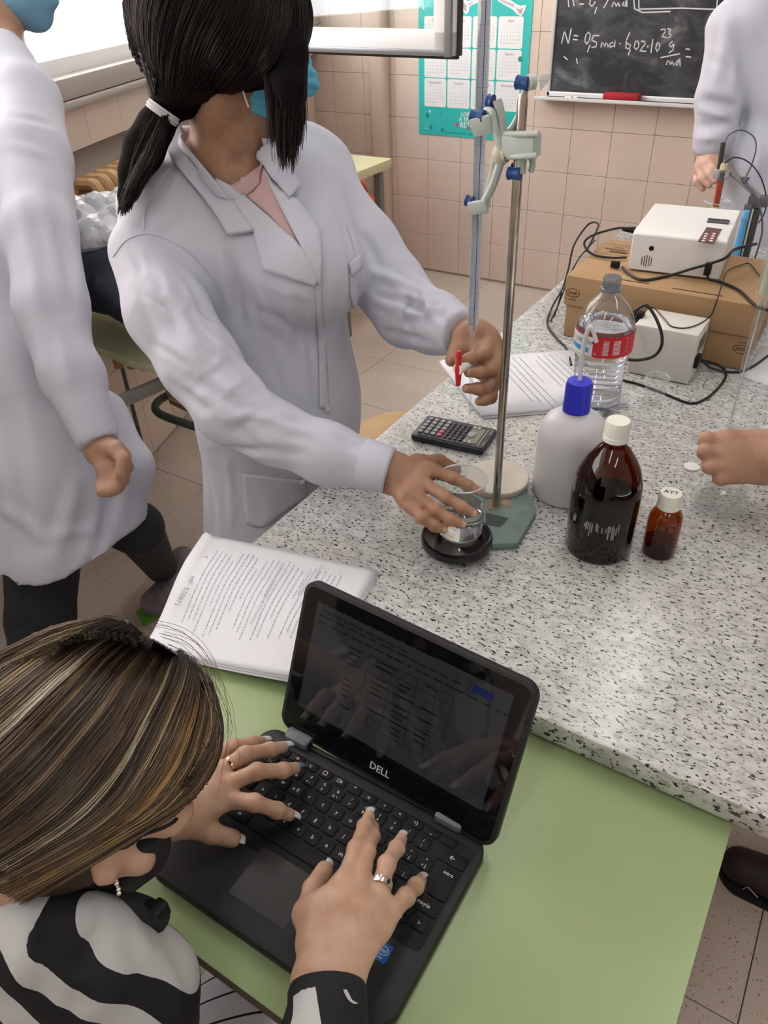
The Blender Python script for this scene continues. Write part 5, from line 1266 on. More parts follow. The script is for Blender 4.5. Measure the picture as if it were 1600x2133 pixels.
def hand_prims(F_, wrist, mcps, fingers, thumb, rw=.022, rf=.0085, k=.009, up=None):
    """palm from the wrist to four knuckles, four bent fingers, a thumb from the side of the palm"""
    fl = (up, .62) if up is not None else None
    for i, m_ in enumerate(mcps): F_.cone(wrist, m_, rw * .85, rf * 1.22, .014, fl)
    for a, b in zip(mcps[:-1], mcps[1:]): 
        mid = (np.array(a) * .75 + np.array(wrist) * .25); mid2 = (np.array(b) * .75 + np.array(wrist) * .25); F_.cone(mid, mid2, rf * 1.25, rf * 1.25, .012)
    for m_, fs in zip(mcps, fingers):
        pts = [np.array(m_, float)] + [np.array(x, float) for x in fs]; n = len(pts); sc_ = (1, 1.0, .93, .80, .7)[:n]
        pts_r = [rf * 1.12] + [rf * q for q in sc_[1:]]
        for i in range(n - 1): F_.cone(pts[i], pts[i + 1], pts_r[i], pts_r[i + 1], .0028)
        for i in range(1, n - 1): F_.ell(pts[i], (pts_r[i] * 1.10,) * 3, None, .004)
    th = [np.array(x, float) for x in thumb]
    F_.cone(wrist, th[0], rw * .8, rf * 1.45, .014, fl)
    rs = [rf * 1.45, rf * 1.22, rf * 1.12, rf * .85][:len(th)]
    for i in range(len(th) - 1): F_.cone(th[i], th[i + 1], rs[i], rs[i + 1], .005)
    F_.cone(th[0], mcps[0], rf * 1.3, rf * 1.1, .012)
def nail(par, tip, prev, upv, w=.0085, l=.016, over=.010, m=None, name='nail', tipm=None, lift=.0052):
    """a curved nail on a fingertip; over is how far it reaches past it"""
    tip = Vector(tip); d = (tip - Vector(prev)).normalized(); upv = Vector(upv); sd = d.cross(upv).normalized(); upv = sd.cross(d).normalized()
    vs = []; fs = []; nu, nv = 6, 7; L0 = -l + over
    for j in range(nv + 1):
        y = L0 + l * j / nv + .0; wj = w * (.80 + .2 * min(1, j / 2)) * (1 if j < nv else .97)
        for i in range(nu + 1):
            x = (i / nu - .5); arch = (1 - (2 * x) ** 2) * w * .16; root = 0 if 0 < i < nu or j else 0
            vs.append(tip + d * y + sd * x * wj + upv * (lift - (w * .16) + arch - max(0, y) * .10))
    for j in range(nv):
        for i in range(nu): a = j * (nu + 1) + i; fs.append([a, a + 1, a + nu + 2, a + nu + 1])
    k_ = int(nv * .55)
    o = MB().add(vs, fs).build(name, m, par); 
    if tipm: 
        o.data.materials.append(tipm)
        o.data.polygons.foreach_set('material_index', [1 if (i // nu) >= k_ else 0 for i in range(len(fs))])
    s_ = o.modifiers.new('thick', 'SOLIDIFY'); s_.thickness = .0009; s_.offset = 0; smooth(o.data, 179); return o
def hair_strands(name, guides, counts, m, parent, tree, spread, rad, seed=1, lift=(.001, .008), sub=5, jitter=.003, view=False):
    """many fine strands between neighbouring guide lines, each lifted a little off the head"""
    rng = random.Random(seed); G = [bez(g, sub) for g in guides]; n = min(len(g) for g in G); G = [[g[int(i * (len(g) - 1) / (n - 1))] for i in range(n)] for g in G]
    pos = []; sizes = []; rads = []; cols = []
    for gi in range(len(G) - 1):
        for _ in range(counts):
            t = rng.random(); e = rng.uniform(*lift); ph = rng.uniform(0, 6.3); am = jitter * rng.uniform(.2, 1); s0 = rng.random() * .10; s1 = 1 - rng.random() * spread
            c = rng.random(); ids = []; off = Vector((rng.gauss(0, 1), rng.gauss(0, 1), rng.gauss(0, 1))) * jitter * .6
            for i in range(n):
                q = i / (n - 1)
                if q < s0 * .5 or q > s1: continue
                ids.append(i)
            if len(ids) < 3: continue
            for i in ids:
                q = i / (n - 1); p = G[gi][i] * (1 - t) + G[gi + 1][i] * t
                p = p + off * q
                hv = tree.ray_cast(Vector(EYE), (p - Vector(EYE)).normalized(), 3) if view else None
                if hv is not None and hv[0] is not None:
                    p = hv[0] + hv[1] * e * (.35 + .65 * min(1, q * 3))
                elif tree is not None:
                    h = tree.find_nearest(p)
                    if h[0] is not None and h[3] < .06:
                        nr = h[1]; p = h[0] + nr * e * (.35 + .65 * min(1, q * 3)) + (p - h[0]) * min(1, max(0, (h[3] - .012) / .03)) 
                p = p + Vector((math.sin(ph + 5 * q), math.cos(ph * 1.3 + 4 * q), math.sin(ph * .7 + 6 * q))) * am * .5
                pos.append(p); rads.append(rad * (1 - .6 * q ** 3))
            sizes.append(len(ids)); cols.append((c, (gi + t) / (len(G) - 1)))
    hc = bpy.data.hair_curves.new(name); hc.add_curves(sizes)
    (hc.attributes.get('position') or hc.attributes.new('position', 'FLOAT_VECTOR', 'POINT')).data.foreach_set('vector', np.array([tuple(p) for p in pos], np.float32).ravel())
    ra_ = hc.attributes.get('radius') or hc.attributes.new('radius', 'FLOAT', 'POINT'); ra_.data.foreach_set('value', np.array(rads, np.float32))
    ta = hc.attributes.new('tone', 'FLOAT', 'CURVE'); ta.data.foreach_set('value', np.array([c[0] for c in cols], np.float32))
    ga = hc.attributes.new('across', 'FLOAT', 'CURVE'); ga.data.foreach_set('value', np.array([c[1] for c in cols], np.float32))
    hc.materials.append(m); o = bpy.data.objects.new(name, hc); COL.objects.link(o)
    if parent is not None: o.parent = parent; o.matrix_parent_inverse = parent_world(parent).inverted()
    return o
# ------------------------------------------------------------ people
M_COAT = varied('white cotton coat', (.545, .56, .64), .85, .02, 6, bmp=.08, bscale=1500)
M_SKIN1 = skin('warm brown skin', (.36, .20, .125), .45, (.26, .135, .08))
M_SKIN2 = skin('light skin', (.52, .335, .235), .42, (.45, .27, .18))
M_SKIN3 = skin('rosy tan skin', (.44, .26, .18), .45, (.37, .20, .13))
M_MASK = varied('blue surgical mask', (.10, .40, .60), .75, .06, 20, bmp=.1, bscale=500)
M_MASK2 = varied('pale blue surgical mask', (.16, .36, .52), .75, .06, 20)
M_BLKCLOTH = varied('black cloth', (.012, .012, .014), .85, .15, 30)
M_JEANS = varied('dark trousers', (.018, .020, .026), .8, .2, 20)
def hair_mat(name, dark, stops):
    m = mat(name, dark, .42, spec=.16); a = N(m, 'ShaderNodeAttribute'); a.attribute_name = 'tone'
    L(m, ramp(m, a.outputs['Fac'], stops), bsdf(m).inputs['Base Color']); return m
M_HAIR1 = hair_mat('black brown hair', (.012, .009, .008), [(0, (.005, .0035, .003)), (.8, (.012, .007, .006)), (1, (.035, .018, .014))])
M_HAIRBASE1 = mat('hair under layer', (.004, .003, .003), .75, spec=.08)

# ---- A: student in the middle, white coat, seen from her right
pa = thing('person', 'person in white lab coat with black ponytail and blue mask, holding beaker and stopcock', 'person', (-.88, .95, 0))
hc1 = np.array(ud(504, 78, 1.13)); hf1 = np.array((.80, .57, -.36)); hu1 = np.array((.12, .22, 1.0))
F_ = Field((-1.10, .78, 1.16), (-.62, 1.26, 1.60), .0042)
P1, R1 = head_prims(F_, hc1, hf1, hu1, 1.06)
nk = [P1(0, -.03, -.06), B(485, 270, 1.20), B(480, 345, 1.225), B(500, 395, 1.215)]
F_.path(nk, [.054, .054, .060, .050], .03)
F_.cone(B(400, 360, 1.25), B(520, 375, 1.225), .045, .035, .03)
F_.cone(B(505, 320, 1.20), B(545, 400, 1.185), .016, .012, .02)
parts_skin = [F_.surface()]
# right hand on the beaker
bcx, bcy = -.4085, .8270
h1 = Field((-.62, .70, .82), (-.33, .90, 1.02), .0020)
wr = B(818, 985, 1.125)
D0 = 1.085
mc = [B(902, 982, 1.115), B(888, 1010, 1.098), B(873, 1036, 1.088), B(855, 1056, 1.085)]
fing = [[B(945, 996, 1.098), B(975, 1012, 1.094), B(996, 1022, 1.092)], [B(930, 1036, 1.076), B(962, 1056, 1.072), B(985, 1068, 1.072)], [B(908, 1062, 1.070), B(938, 1082, 1.067), B(962, 1091, 1.068)], [B(880, 1078, 1.072), B(905, 1095, 1.070), B(923, 1102, 1.070)]]
thb = [B(870, 965, 1.15), B(915, 960, 1.175), B(948, 978, 1.185)]
vu = (-sight(880, 1020)); vu = vu / np.linalg.norm(vu)
hand_prims(h1, wr, mc, fing, thb, .026, .0086, up=vu)
h1.cone(B(770, 972, 1.14), wr, .029, .027, .02, (vu, .7)); h1.cone(B(650, 930, 1.16), B(770, 972, 1.14), .030, .028, .02)
parts_skin.append(h1.surface())
# left hand round the stopcock
h2 = Field((-.66, .86, .94), (-.36, 1.14, 1.20), .0020)
wr2 = B(985, 705, 1.185)
mc2 = [B(1035, 716, 1.150), B(1042, 745, 1.150), B(1038, 775, 1.150), B(1028, 800, 1.152)]
mc2[0] = B(1022, 706, 1.155)
f2 = [[B(1008, 738, 1.128), B(978, 747, 1.112), B(957, 752, 1.104)], [B(1022, 772, 1.132), B(1000, 776, 1.118), B(976, 776, 1.108)], [B(1015, 805, 1.136), B(995, 810, 1.124), B(972, 809, 1.116)], [B(1022, 828, 1.145), B(1010, 832, 1.138), B(999, 836, 1.132)]]
t2 = [B(968, 700, 1.165), B(950, 728, 1.150), B(941, 750, 1.135)]
hand_prims(h2, wr2, mc2, f2, t2, .024, .0090)
h2.cone(B(1000, 700, 1.165), B(1030, 770, 1.155), .020, .016, .02); h2.cone(B(975, 712, 1.165), B(1015, 760, 1.15), .016, .014, .02)
h2.cone(B(905, 668, 1.25), wr2, .024, .022, .02)
parts_skin.append(h2.surface())
body1 = skin_mesh('body', parts_skin, M_SKIN1, pa)
M_NAIL = mat('natural nail', (.55, .30, .24), .3)
for (tp, pv) in ((fing[0][2], fing[0][1]), (fing[1][2], fing[1][1]), (fing[2][2], fing[2][1]), (fing[3][2], fing[3][1])):
    nail(body1, tp, pv, vu, .0085, .010, .0052, M_NAIL, lift=.0062)
for a, b in ((f2[0][2], f2[0][1]), (f2[1][2], f2[1][1]), (f2[2][2], f2[2][1])): nail(body1, a, b, -sight(970, 770), .0085, .010, .005, M_NAIL, lift=.0062)
# coat
C1 = Field((-1.20, .56, .34), (-.46, 1.34, 1.36), .006)
fdir1 = np.array((.88, -.47, 0)); sdir1 = np.array((.47, .88, 0))
flt = (fdir1, .80)
# trunk
C1.cone((-.885, .985, 1.10), (-.850, .955, .88), .148, .146, .05, flt); C1.cone((-.850, .955, .88), (-.880, .928, .40), .146, .185, .05, flt)
C1.cone((-.945, .875, 1.17), (-.865, 1.115, 1.215), .082, .078, .06); C1.cone(B(330, 430, 1.22), B(665, 350, 1.30), .062, .052, .05)
C1.cone(B(390, 330, 1.26), B(610, 310, 1.30), .050, .045, .04); C1.cone(B(610, 420, 1.24), B(640, 560, 1.24), .085, .095, .05)
# near sleeve
SL = pb_path(C1, [(300, 530, 1.19, 76), (350, 650, 1.165, 84), (418, 758, 1.15, 80), (484, 848, 1.14, 74), (570, 900, 1.14, 64), (680, 942, 1.135, 58), (790, 975, 1.125, 46)], .022)
# far sleeve
FL = pb_path(C1, [(690, 420, 1.30, 70), (760, 520, 1.32, 72), (815, 600, 1.32, 70), (850, 650, 1.30, 68), (905, 672, 1.25, 60), (968, 697, 1.19, 50)], .022)
C1.plane(B(821, 980, 1.125), B(821, 980, 1.125) - B(700, 945, 1.135), .003) if False else None
# sleeves end in clean cuffs
def cut_end(Fd, p, n, rad):
    """flatten a sleeve end: remove what lies beyond a disc, near it only"""
    p = np.array(p, float); n = np.array(n, float); n /= np.linalg.norm(n); w = Fd._win(p - rad, p + rad); sl, (X, Y, Z) = w
    d = (X - p[0]) * n[0] + (Y - p[1]) * n[1] + (Z - p[2]) * n[2]; q = np.sqrt((X - p[0]) ** 2 + (Y - p[1]) ** 2 + (Z - p[2]) ** 2)
    D = Fd.D[sl]; Fd.D[sl] = np.where(q < rad, np.maximum(D, d), D)
cut_end(C1, B(806, 978, 1.123), B(806, 978, 1.123) - B(700, 948, 1.133), .09)
cut_end(C1, B(966, 697, 1.195), B(966, 697, 1.195) - B(905, 672, 1.26), .06)
C1.ell(B(478, 350, 1.17), (.050, .050, .050), None, .01, sub=True)
C1.D = np.maximum(C1.D, (.40 - C1.ax[2][None, None, :]).astype(np.float32))
V1, Q1 = C1.surface()
big = [(330, 560, 420, 760, .011, .0050), (285, 600, 330, 760, .010, -.0045), (375, 560, 450, 700, .008, -.0040), (420, 640, 540, 760, .010, -.0060), (350, 700, 430, 820, .009, .0045), (440, 700, 560, 820, .009, .0055), (400, 790, 500, 850, .008, -.0060), (360, 800, 450, 880, .008, -.0045), (430, 870, 600, 870, .008, .0050), (470, 930, 640, 945, .007, -.0045), (560, 880, 700, 915, .007, .0045), (650, 900, 740, 930, .006, -.0035), (500, 900, 560, 950, .007, -.004),
 (480, 540, 500, 690, .010, -.0070), (455, 520, 475, 640, .009, .0045), (520, 560, 560, 700, .009, .0035), (600, 620, 640, 830, .010, .0045), (700, 600, 715, 860, .010, -.0050), (740, 600, 750, 700, .007, -.0050), (560, 740, 590, 850, .010, -.0045), (630, 640, 600, 780, .008, -.0035), (700, 440, 735, 540, .009, -.0050), (740, 470, 790, 560, .008, -.0050), (765, 560, 850, 600, .008, .0060), (780, 610, 880, 640, .007, -.0070), (840, 660, 930, 640, .006, .0055), (800, 690, 900, 715, .007, -.0050), (880, 600, 900, 690, .007, .0050), (845, 590, 830, 680, .007, -.0050), (905, 640, 940, 700, .006, -.0035),
 (430, 990, 445, 1110, .009, -.0050), (470, 960, 480, 1100, .008, .0040), (640, 1000, 620, 1050, .008, -.0045), (550, 1000, 560, 1090, .009, .0035), (400, 420, 330, 500, .008, -.0030), (560, 600, 650, 620, .008, .003), (530, 640, 640, 700, .008, -.003)]
rf_ = random.Random(21); fine = []
for x_, y_, n_, an0 in ((470, 830, 12, -.5), (400, 700, 8, .9), (820, 610, 12, .4), (560, 900, 8, .1), (620, 700, 7, 1.4), (740, 950, 5, .3), (900, 660, 7, .8), (450, 1040, 5, 1.5), (310, 620, 6, 1.2)):
    for _ in range(n_):
        xx, yy = x_ + rf_.gauss(0, 40), y_ + rf_.gauss(0, 40); an = an0 + rf_.gauss(0, .35); l_ = rf_.uniform(18, 60); big.append((xx - l_ * math.cos(an), yy - l_ * math.sin(an), xx + l_ * math.cos(an), yy + l_ * math.sin(an), rf_.uniform(.0035, .0065), rf_.choice((-1, 1)) * rf_.uniform(.0012, .0030)))
V1 = folds(V1, Q1, [], .0022, 3); V1 = folds2(V1, Q1, crease(V1, Q1, big))
coat1 = skin_mesh('lab_coat', [(V1, Q1)], M_COAT, pa)
tr1 = bvh([(V1, Q1)] + parts_skin[:1])
M_SHIRT = varied('pale pink ribbed shirt', (.56, .38, .38), .85, .04, 20)
drape('shirt', [(482, 392), (495, 402), (520, 408), (540, 396), (549, 350), (556, 345), (566, 380), (600, 460), (632, 530), (605, 505), (560, 448), (520, 415)], tr1, .004, .002, M_SHIRT, pa)
drape('shirt_neckband', [(478, 386), (495, 392), (518, 394), (534, 382), (545, 348), (553, 350), (545, 388), (528, 406), (505, 408), (484, 398)], tr1, .006, .003, M_SHIRT, pa)
drape('collar', [(350, 236), (343, 300), (360, 345), (400, 392), (440, 440), (476, 492), (508, 488), (534, 484), (500, 440), (470, 394), (430, 345), (395, 300), (375, 266), (366, 238)], tr1, .008, .004, M_COAT, coat1)
drape('lapel', [(480, 494), (534, 485), (545, 525), (556, 563), (605, 576), (657, 592), (660, 575), (642, 535), (612, 500), (560, 450), (515, 412), (480, 385), (455, 372), (470, 410), (510, 455)], tr1, .006, .004, M_COAT, coat1)
drape('collar', [(538, 286), (565, 284), (600, 340), (626, 394), (606, 420), (590, 400), (566, 372), (549, 340)], tr1, .008, .004, M_COAT, coat1)
drape('lapel', [(549, 345), (566, 376), (606, 420), (620, 420), (664, 482), (668, 540), (664, 594), (632, 526), (600, 462), (570, 400)], tr1, .006, .004, M_COAT, coat1)
drape('front_placket', [(657, 592), (667, 592), (674, 680), (680, 770), (684, 850), (664, 850), (663, 760), (660, 670)], tr1, .002, .0015, M_COAT, coat1)
drape('pocket_flap', [(724, 548), (748, 528), (752, 556), (729, 577)], tr1, .003, .002, M_COAT, coat1)
drape('pocket', [(727, 572), (745, 556), (744, 600), (742, 636), (733, 640), (728, 610)], tr1, .0015, .0015, M_COAT, coat1)
drape('pocket', [(506, 985), (580, 994), (640, 1000), (640, 1035), (600, 1060), (560, 1090), (540, 1098), (515, 1090), (508, 1040)], tr1, .002, .002, M_COAT, coat1)
def cuff(par, a, b, r0, r1, m=M_COAT):
    a, b = Vector(a), Vector(b); d = b - a; t = MB(); t.tube([a, a + d * .08, b - d * .08, b, b - d * .03], [r0, r0 + .0012, r1 + .0012, r1, r1 - .004], 40, caps=False, flat=.96); o = t.build('cuff', m, par, 179); return o
cuff(coat1, B(752, 964, 1.128), B(812, 980, 1.1225), R(54, 1.13), R(50, 1.12))
cuff(coat1, B(915, 680, 1.245), B(961, 695, 1.202), R(50, 1.24), R(46, 1.20))
# seams
def seam(pts, par, tree, m=None, r=.0011, name='seam'):
    q = []
    for p in bez([(x, y, 0) for x, y in pts], 6):
        h = tree.ray_cast(Vector(EYE), Vector(sight(p.x, p.y)).normalized(), 4)
        if h[0] is not None: q.append(h[0] + h[1] * .0006)
    if len(q) > 2: MB().tube(q, r, 6).build(name, m or M_COAT, par)
seam([(300, 478), (302, 440), (320, 395), (352, 352)], coat1, tr1); seam([(236, 535), (262, 502), (300, 488), (345, 498), (400, 530), (450, 590), (482, 650)], coat1, tr1)
seam([(722, 470), (738, 520), (742, 580), (742, 620)], coat1, tr1)
for (x, y) in ((672, 700), (680, 850)):
    h = tr1.ray_cast(Vector(EYE), Vector(sight(x, y)).normalized(), 4)
    if h[0] is not None: MB().lathe([(0, 0), (.006, 0), (.0065, .001), (.005, .002), (0, .0016)], n=16, M=frame(h[0] + h[1] * .003, h[1].orthogonal(), h[1].cross(h[1].orthogonal()))).build('button', M_COAT, coat1)
# trousers and shoes, hidden by coat and bench but standing on the floor
Lg = Field((-1.06, .76, 0), (-.70, 1.10, .62), .010)
for yy in (.86, 1.0): Lg.cone((-.885, yy, .6), (-.885, yy, .12), .075, .05, .02)
skin_mesh('trousers', [Lg.surface()], M_JEANS, pa)
Lg = Field((-1.0, .78, -.01), (-.68, 1.08, .16), .008)
for yy in (.86, 1.0): Lg.cone((-.90, yy, .045), (-.76, yy, .035), .042, .036, .02); Lg.cone((-.885, yy, .05), (-.885, yy, .13), .045, .045, .02)
Lg.D = np.maximum(Lg.D, (.004 - Lg.ax[2][None, None, :]).astype(np.float32)); skin_mesh('shoes', [Lg.surface()], M_BLKCLOTH, pa)
# mask
Fm = Field(P1(0, .05, -.04) - .11, P1(0, .05, -.04) + .11, .004)
Fm.ell(P1(0, .030, -.038), (.066, .076, .066), R1, .01); Fm.cone(P1(0, .080, .006), P1(0, .104, -.026), .012, .016, .016); Fm.ell(P1(0, .072, -.072), (.030, .030, .028), R1, .02)
Fm.plane(P1(0, .0, .012), R1[:, 2] - .25 * R1[:, 1]); Fm.plane(P1(0, .028, -.04), -R1[:, 1] - .1 * R1[:, 2]); Fm.plane(P1(0, 0, -.098), -R1[:, 2])
Vm, Qm = Fm.surface(); zz = (Vm - P1(0, 0, 0)) @ R1[:, 2]; Nm = normals(Vm, Qm); Vm = Vm + Nm * (.0012 * np.sign(np.sin(zz * 420)))[:, None]
mk1 = skin_mesh('face_mask', [(Vm, Qm)], M_MASK, pa, 60)
MB().tube(bez([P1(.060, .030, -.015), P1(.070, .018, -.004), P1(.079, .002, .012)], 6), .0014, 6).tube(bez([P1(.056, .030, -.078), P1(.072, .012, -.05), P1(.080, -.010, -.020)], 6), .0014, 6).build('ear_loop', M_WHITE, mk1)
MB().tube(bez([P1(-.060, .030, -.015), P1(-.070, .018, -.004), P1(-.079, .002, .012)], 6), .0014, 6).build('ear_loop', M_WHITE, mk1)
# hair: cap, ponytail and loose front lock
Fh = Field((-1.22, .70, 1.12), (-.66, 1.26, 1.64), .0055)
Fh.ell(P1(0, -.016, .026), (.094, .112, .106), R1, .02)
Fh.ell(B(375, 50, 1.15), (.075, .075, .10), None, .05); 
pb_path(Fh, [(400, 100, 1.15, 110), (385, 170, 1.14, 62), (350, 222, 1.135, 30)], .03)
pb_path(Fh, [(455, 60, 1.12, 140), (510, 90, 1.09, 76), (575, 110, 1.08, 58)], .03)
pb_path(Fh, [(570, 40, 1.10, 78), (592, 120, 1.07, 42), (598, 190, 1.06, 28), (602, 240, 1.06, 16), (602, 285, 1.06, 6)], .02)
pb_path(Fh, [(346, 228, 1.135, 28), (325, 262, 1.14, 36), (300, 310, 1.15, 40), (281, 360, 1.16, 32), (265, 410, 1.17, 18), (256, 450, 1.18, 6)], .012)
Vh, Qh = Fh.surface(); 
hb1 = skin_mesh('hair', [(Vh, Qh)], M_HAIRBASE1, pa); trh = bvh([(Vh, Qh)])
g1 = lambda pts, D: [ud(x, y, D) for x, y in pts]
guides = [g1([(420, -190), (300, -110), (262, -20), (272, 70), (300, 170), (335, 222)], 1.10), g1([(450, -190), (360, -110), (310, -10), (305, 80), (330, 180), (350, 224)], 1.08), g1([(470, -190), (420, -100), (375, 0), (350, 90), (345, 170), (356, 226)], 1.07),
          g1([(490, -190), (480, -90), (450, 10), (410, 90), (385, 170), (362, 228)], 1.06), g1([(520, -190), (530, -80), (520, 20), (485, 100), (430, 175), (370, 230)], 1.06), g1([(540, -190), (560, -80), (560, 20), (545, 100), (500, 160), (420, 210)], 1.06), g1([(560, -190), (600, -80), (605, 20), (590, 90), (560, 150), (500, 185)], 1.06)]
hair_strands('strands', guides, 420, M_HAIR1, hb1, trh, .12, .00055, 2, (.001, .006), 7, .003, True)
guides = [g1([(541, -60), (548, 20), (547, 100), (557, 180), (563, 250), (569, 300)], 1.055), g1([(556, -60), (571, 20), (573, 110), (579, 200), (583, 290), (591, 375)], 1.055), g1([(576, -60), (596, 10), (603, 100), (603, 190), (601, 270), (597, 350)], 1.055), g1([(596, -60), (624, 0), (627, 90), (621, 180), (613, 270), (607, 380)], 1.06), g1([(606, -60), (636, 10), (635, 110), (633, 190), (631, 260), (627, 300)], 1.065)]
hair_strands('strands', guides, 330, M_HAIR1, hb1, None, .40, .00050, 3, (.0, .004), 5, .007)
guides = [g1([(335, 226), (300, 290), (272, 350), (256, 410), (250, 450)], 1.13), g1([(345, 230), (318, 290), (292, 350), (268, 410), (256, 455)], 1.10), g1([(355, 232), (342, 280), (312, 340), (282, 400), (262, 440)], 1.10), g1([(360, 232), (355, 262), (340, 310), (300, 370), (272, 420)], 1.11)]
hair_strands('ponytail', guides, 330, M_HAIR1, hb1, trh, .30, .00050, 4, (.001, .006), 6, .005)
tc = B(342, 229, 1.125); td = B(325, 262, 1.13) - B(350, 215, 1.12); td /= np.linalg.norm(td); tu = np.cross(td, (0, 0, 1)); tu /= np.linalg.norm(tu); tv = np.cross(td, tu)
t = MB()
for k in range(3): t.tube([tc + td * (.004 * k) + (tu * math.cos(a) + tv * math.sin(a)) * (.0225 + .001 * (k % 2)) for a in np.linspace(0, 2 * PI, 25)], .0024, 8)
t.build('hair_tie', mat('grey white hair tie', (.6, .58, .62), .8), hb1)

# ---- B: seated student at the laptop
pb = thing('person', 'seated person with blonde streaked brown hair and black and white hoodie typing on the laptop', 'person', (-.45, .0, 0))
hc2 = np.array((-.450, .168, .975)); hf2 = np.array((.0, .74, -.66)); hu2 = np.array((.04, .65, .75))
F2 = Field((-.60, .0, .80), (-.28, .32, 1.12), .0034)
P2, R2 = head_prims(F2, hc2, hf2, hu2)
F2.cone(P2(0, -.03, -.06), (-.48, .05, .85), .048, .045, .03)
# the ear nearest the viewer, modelled larger than the rest
ec = B(226, 1782, .605)
F2.path([B(250, 1732, .592), B(224, 1748, .588), B(205, 1775, .587), B(199, 1802, .588), B(211, 1828, .592), B(232, 1830, .596)], [.0042, .0046, .0046, .0048, .0058, .0050], .003); F2.ell(B(226, 1785, .600), (.010, .012, .016), R2, .006)
F2.ell(B(275, 1775, .625), (.022, .016, .020), None, .012, sub=False); F2.ell(B(350, 1690, .64), (.022, .022, .016), None, .015)
skin2 = [F2.surface()]
# left hand
zl = lambda x, y, z: np.array(uz(x, y, z))
hl = Field((-.62, .21, .755), (-.33, .47, .90), .0020)
wl_ = zl(352, 1688, .838)
mcl = [zl(468, 1664, .822), zl(478, 1632, .828), zl(462, 1604, .826), zl(446, 1582, .818)]
fl1 = [[zl(530, 1672, .826), zl(578, 1688, .806), zl(603, 1697, .792)], [zl(535, 1607, .832), zl(590, 1605, .812), zl(615, 1600, .799)], [zl(510, 1572, .832), zl(562, 1562, .812), zl(590, 1556, .800)], [zl(485, 1556, .820), zl(525, 1549, .804), zl(545, 1545, .795)]]
tl1 = [zl(398, 1715, .822), zl(440, 1735, .806), zl(484, 1746, .790)]
hand_prims(hl, wl_, mcl, fl1, tl1, .028, .0087, up=(0, 0, 1))
hl.cone(zl(395, 1640, .83), zl(440, 1620, .822), .014, .012, .014)
hl.cone((-.60, .30, .84), wl_, .030, .026, .02, ((0, 0, 1), .8)); skin2.append(hl.surface())
# right hand
hr = Field((-.36, .15, .755), (-.14, .42, .92), .0019)
wr_ = zl(682, 2045, .856)
mcr = [zl(716, 1842, .858), zl(752, 1838, .860), zl(790, 1856, .854), zl(818, 1896, .846)]
fr1 = [[zl(742, 1768, .850), zl(760, 1722, .826), zl(769, 1700, .812)], [zl(764, 1775, .846), zl(775, 1742, .820), zl(778, 1722, .804)], [zl(806, 1800, .850), zl(826, 1768, .826), zl(836, 1748, .810)], [zl(846, 1868, .838), zl(866, 1846, .816), zl(876, 1834, .803)]]
tr_ = [zl(640, 1905, .836), zl(652, 1852, .822), zl(676, 1812, .806)]
hand_prims(hr, wr_, mcr, fr1, tr_, .026, .0080, up=(0, 0, 1))
hr.cone(zl(652, 1960, .85), zl(668, 1890, .848), .014, .012, .012); hr.cone(zl(730, 1960, .848), zl(782, 1905, .846), .015, .012, .012)
hr.cone(zl(682, 2170, .862), zl(682, 2045, .858), .0235, .0222, .02, ((0, 0, 1), .85)); skin2.append(hr.surface())
body2 = skin_mesh('body', skin2, M_SKIN2, pb)
M_NP, M_NT = mat('pink gel nail', (.66, .38, .34), .12, coat=.5), mat('white nail tip', (.72, .74, .72), .12, coat=.5)
upz = np.array((0, 0, 1.0))
for i, (fs, ow_) in enumerate(((fl1[0], .015), (fl1[1], .016), (fl1[2], .014), (fl1[3], .013), (tl1, .015), (fr1[0], .013), (fr1[2], .013), (fr1[3], .010), (tr_, .012))):
    d = Vector(fs[-1]) - Vector(fs[-2])
    m1, m2 = (M_NP, M_NT)
    if i == 1: m1 = m2 = bpy.data.materials.get('blue glitter nail') or varied('blue glitter nail', (.18, .34, .52), .15, .7, 900, metal=.5)
    up_ = upz if i != 8 else np.array((.5, 0, .8))
    nail(body2, fs[-1], fs[-2], up_, .0092 if i not in (4,) else .0112, .021, .0135, m1, tipm=m2, lift=.0058)
nail(body2, fr1[1][-1], fr1[1][-2], upz, .0088, .014, .006, bpy.data.materials['blue glitter nail'], lift=.0058)
def ring(name, a, b, t_, r, w, m, par):
    a, b = Vector(a), Vector(b); c = a.lerp(b, t_); d = (b - a).normalized(); Mx = frame(c, d.orthogonal(), d.cross(d.orthogonal()))
    MB().lathe([(r, -w / 2), (r + .0009, -w / 2), (r + .0012, 0), (r + .0009, w / 2), (r, w / 2), (r, -w / 2)], n=32, M=Mx, close=True).build(name, m, par)
M_GOLD, M_SILV = mat('gold', (.75, .42, .22), .15, metal=1.), mat('silver', (.75, .73, .70), .12, metal=1.)
ring('gold_ring', mcl[2], fl1[2][0], .42, .0094, .0032, M_GOLD, pb); ring('silver_ring', mcr[2], fr1[2][0], .22, .0100, .0062, M_SILV, pb)
for k, (a, b) in enumerate(((fl1[2][1], fl1[2][2]), (fr1[2][1], fr1[2][2]))):
    t = MB(); a, b = Vector(a), Vector(b); d = (b - a).normalized(); s_ = d.cross(Vector((0, 0, 1))).normalized()
    for q in range(7): t.ball(b - d * .004 + s_ * (.0042 * (q / 3 - 1)) + Vector((0, 0, .0066 - .0012 * (q / 3 - 1) ** 2)), .0007, 4)
    t.build('nail_gem', M_SILV, pb)
ek = [B(240, 1826, .60), B(243, 1840, .60), B(247, 1852, .60), B(248, 1860, .60)]; t = MB()
for k, p in enumerate(ek): t.ball(p, .0022, 6)
t.tube([ek[0], ek[-1]], .0013, 6).build('earring', M_SILV, pb)
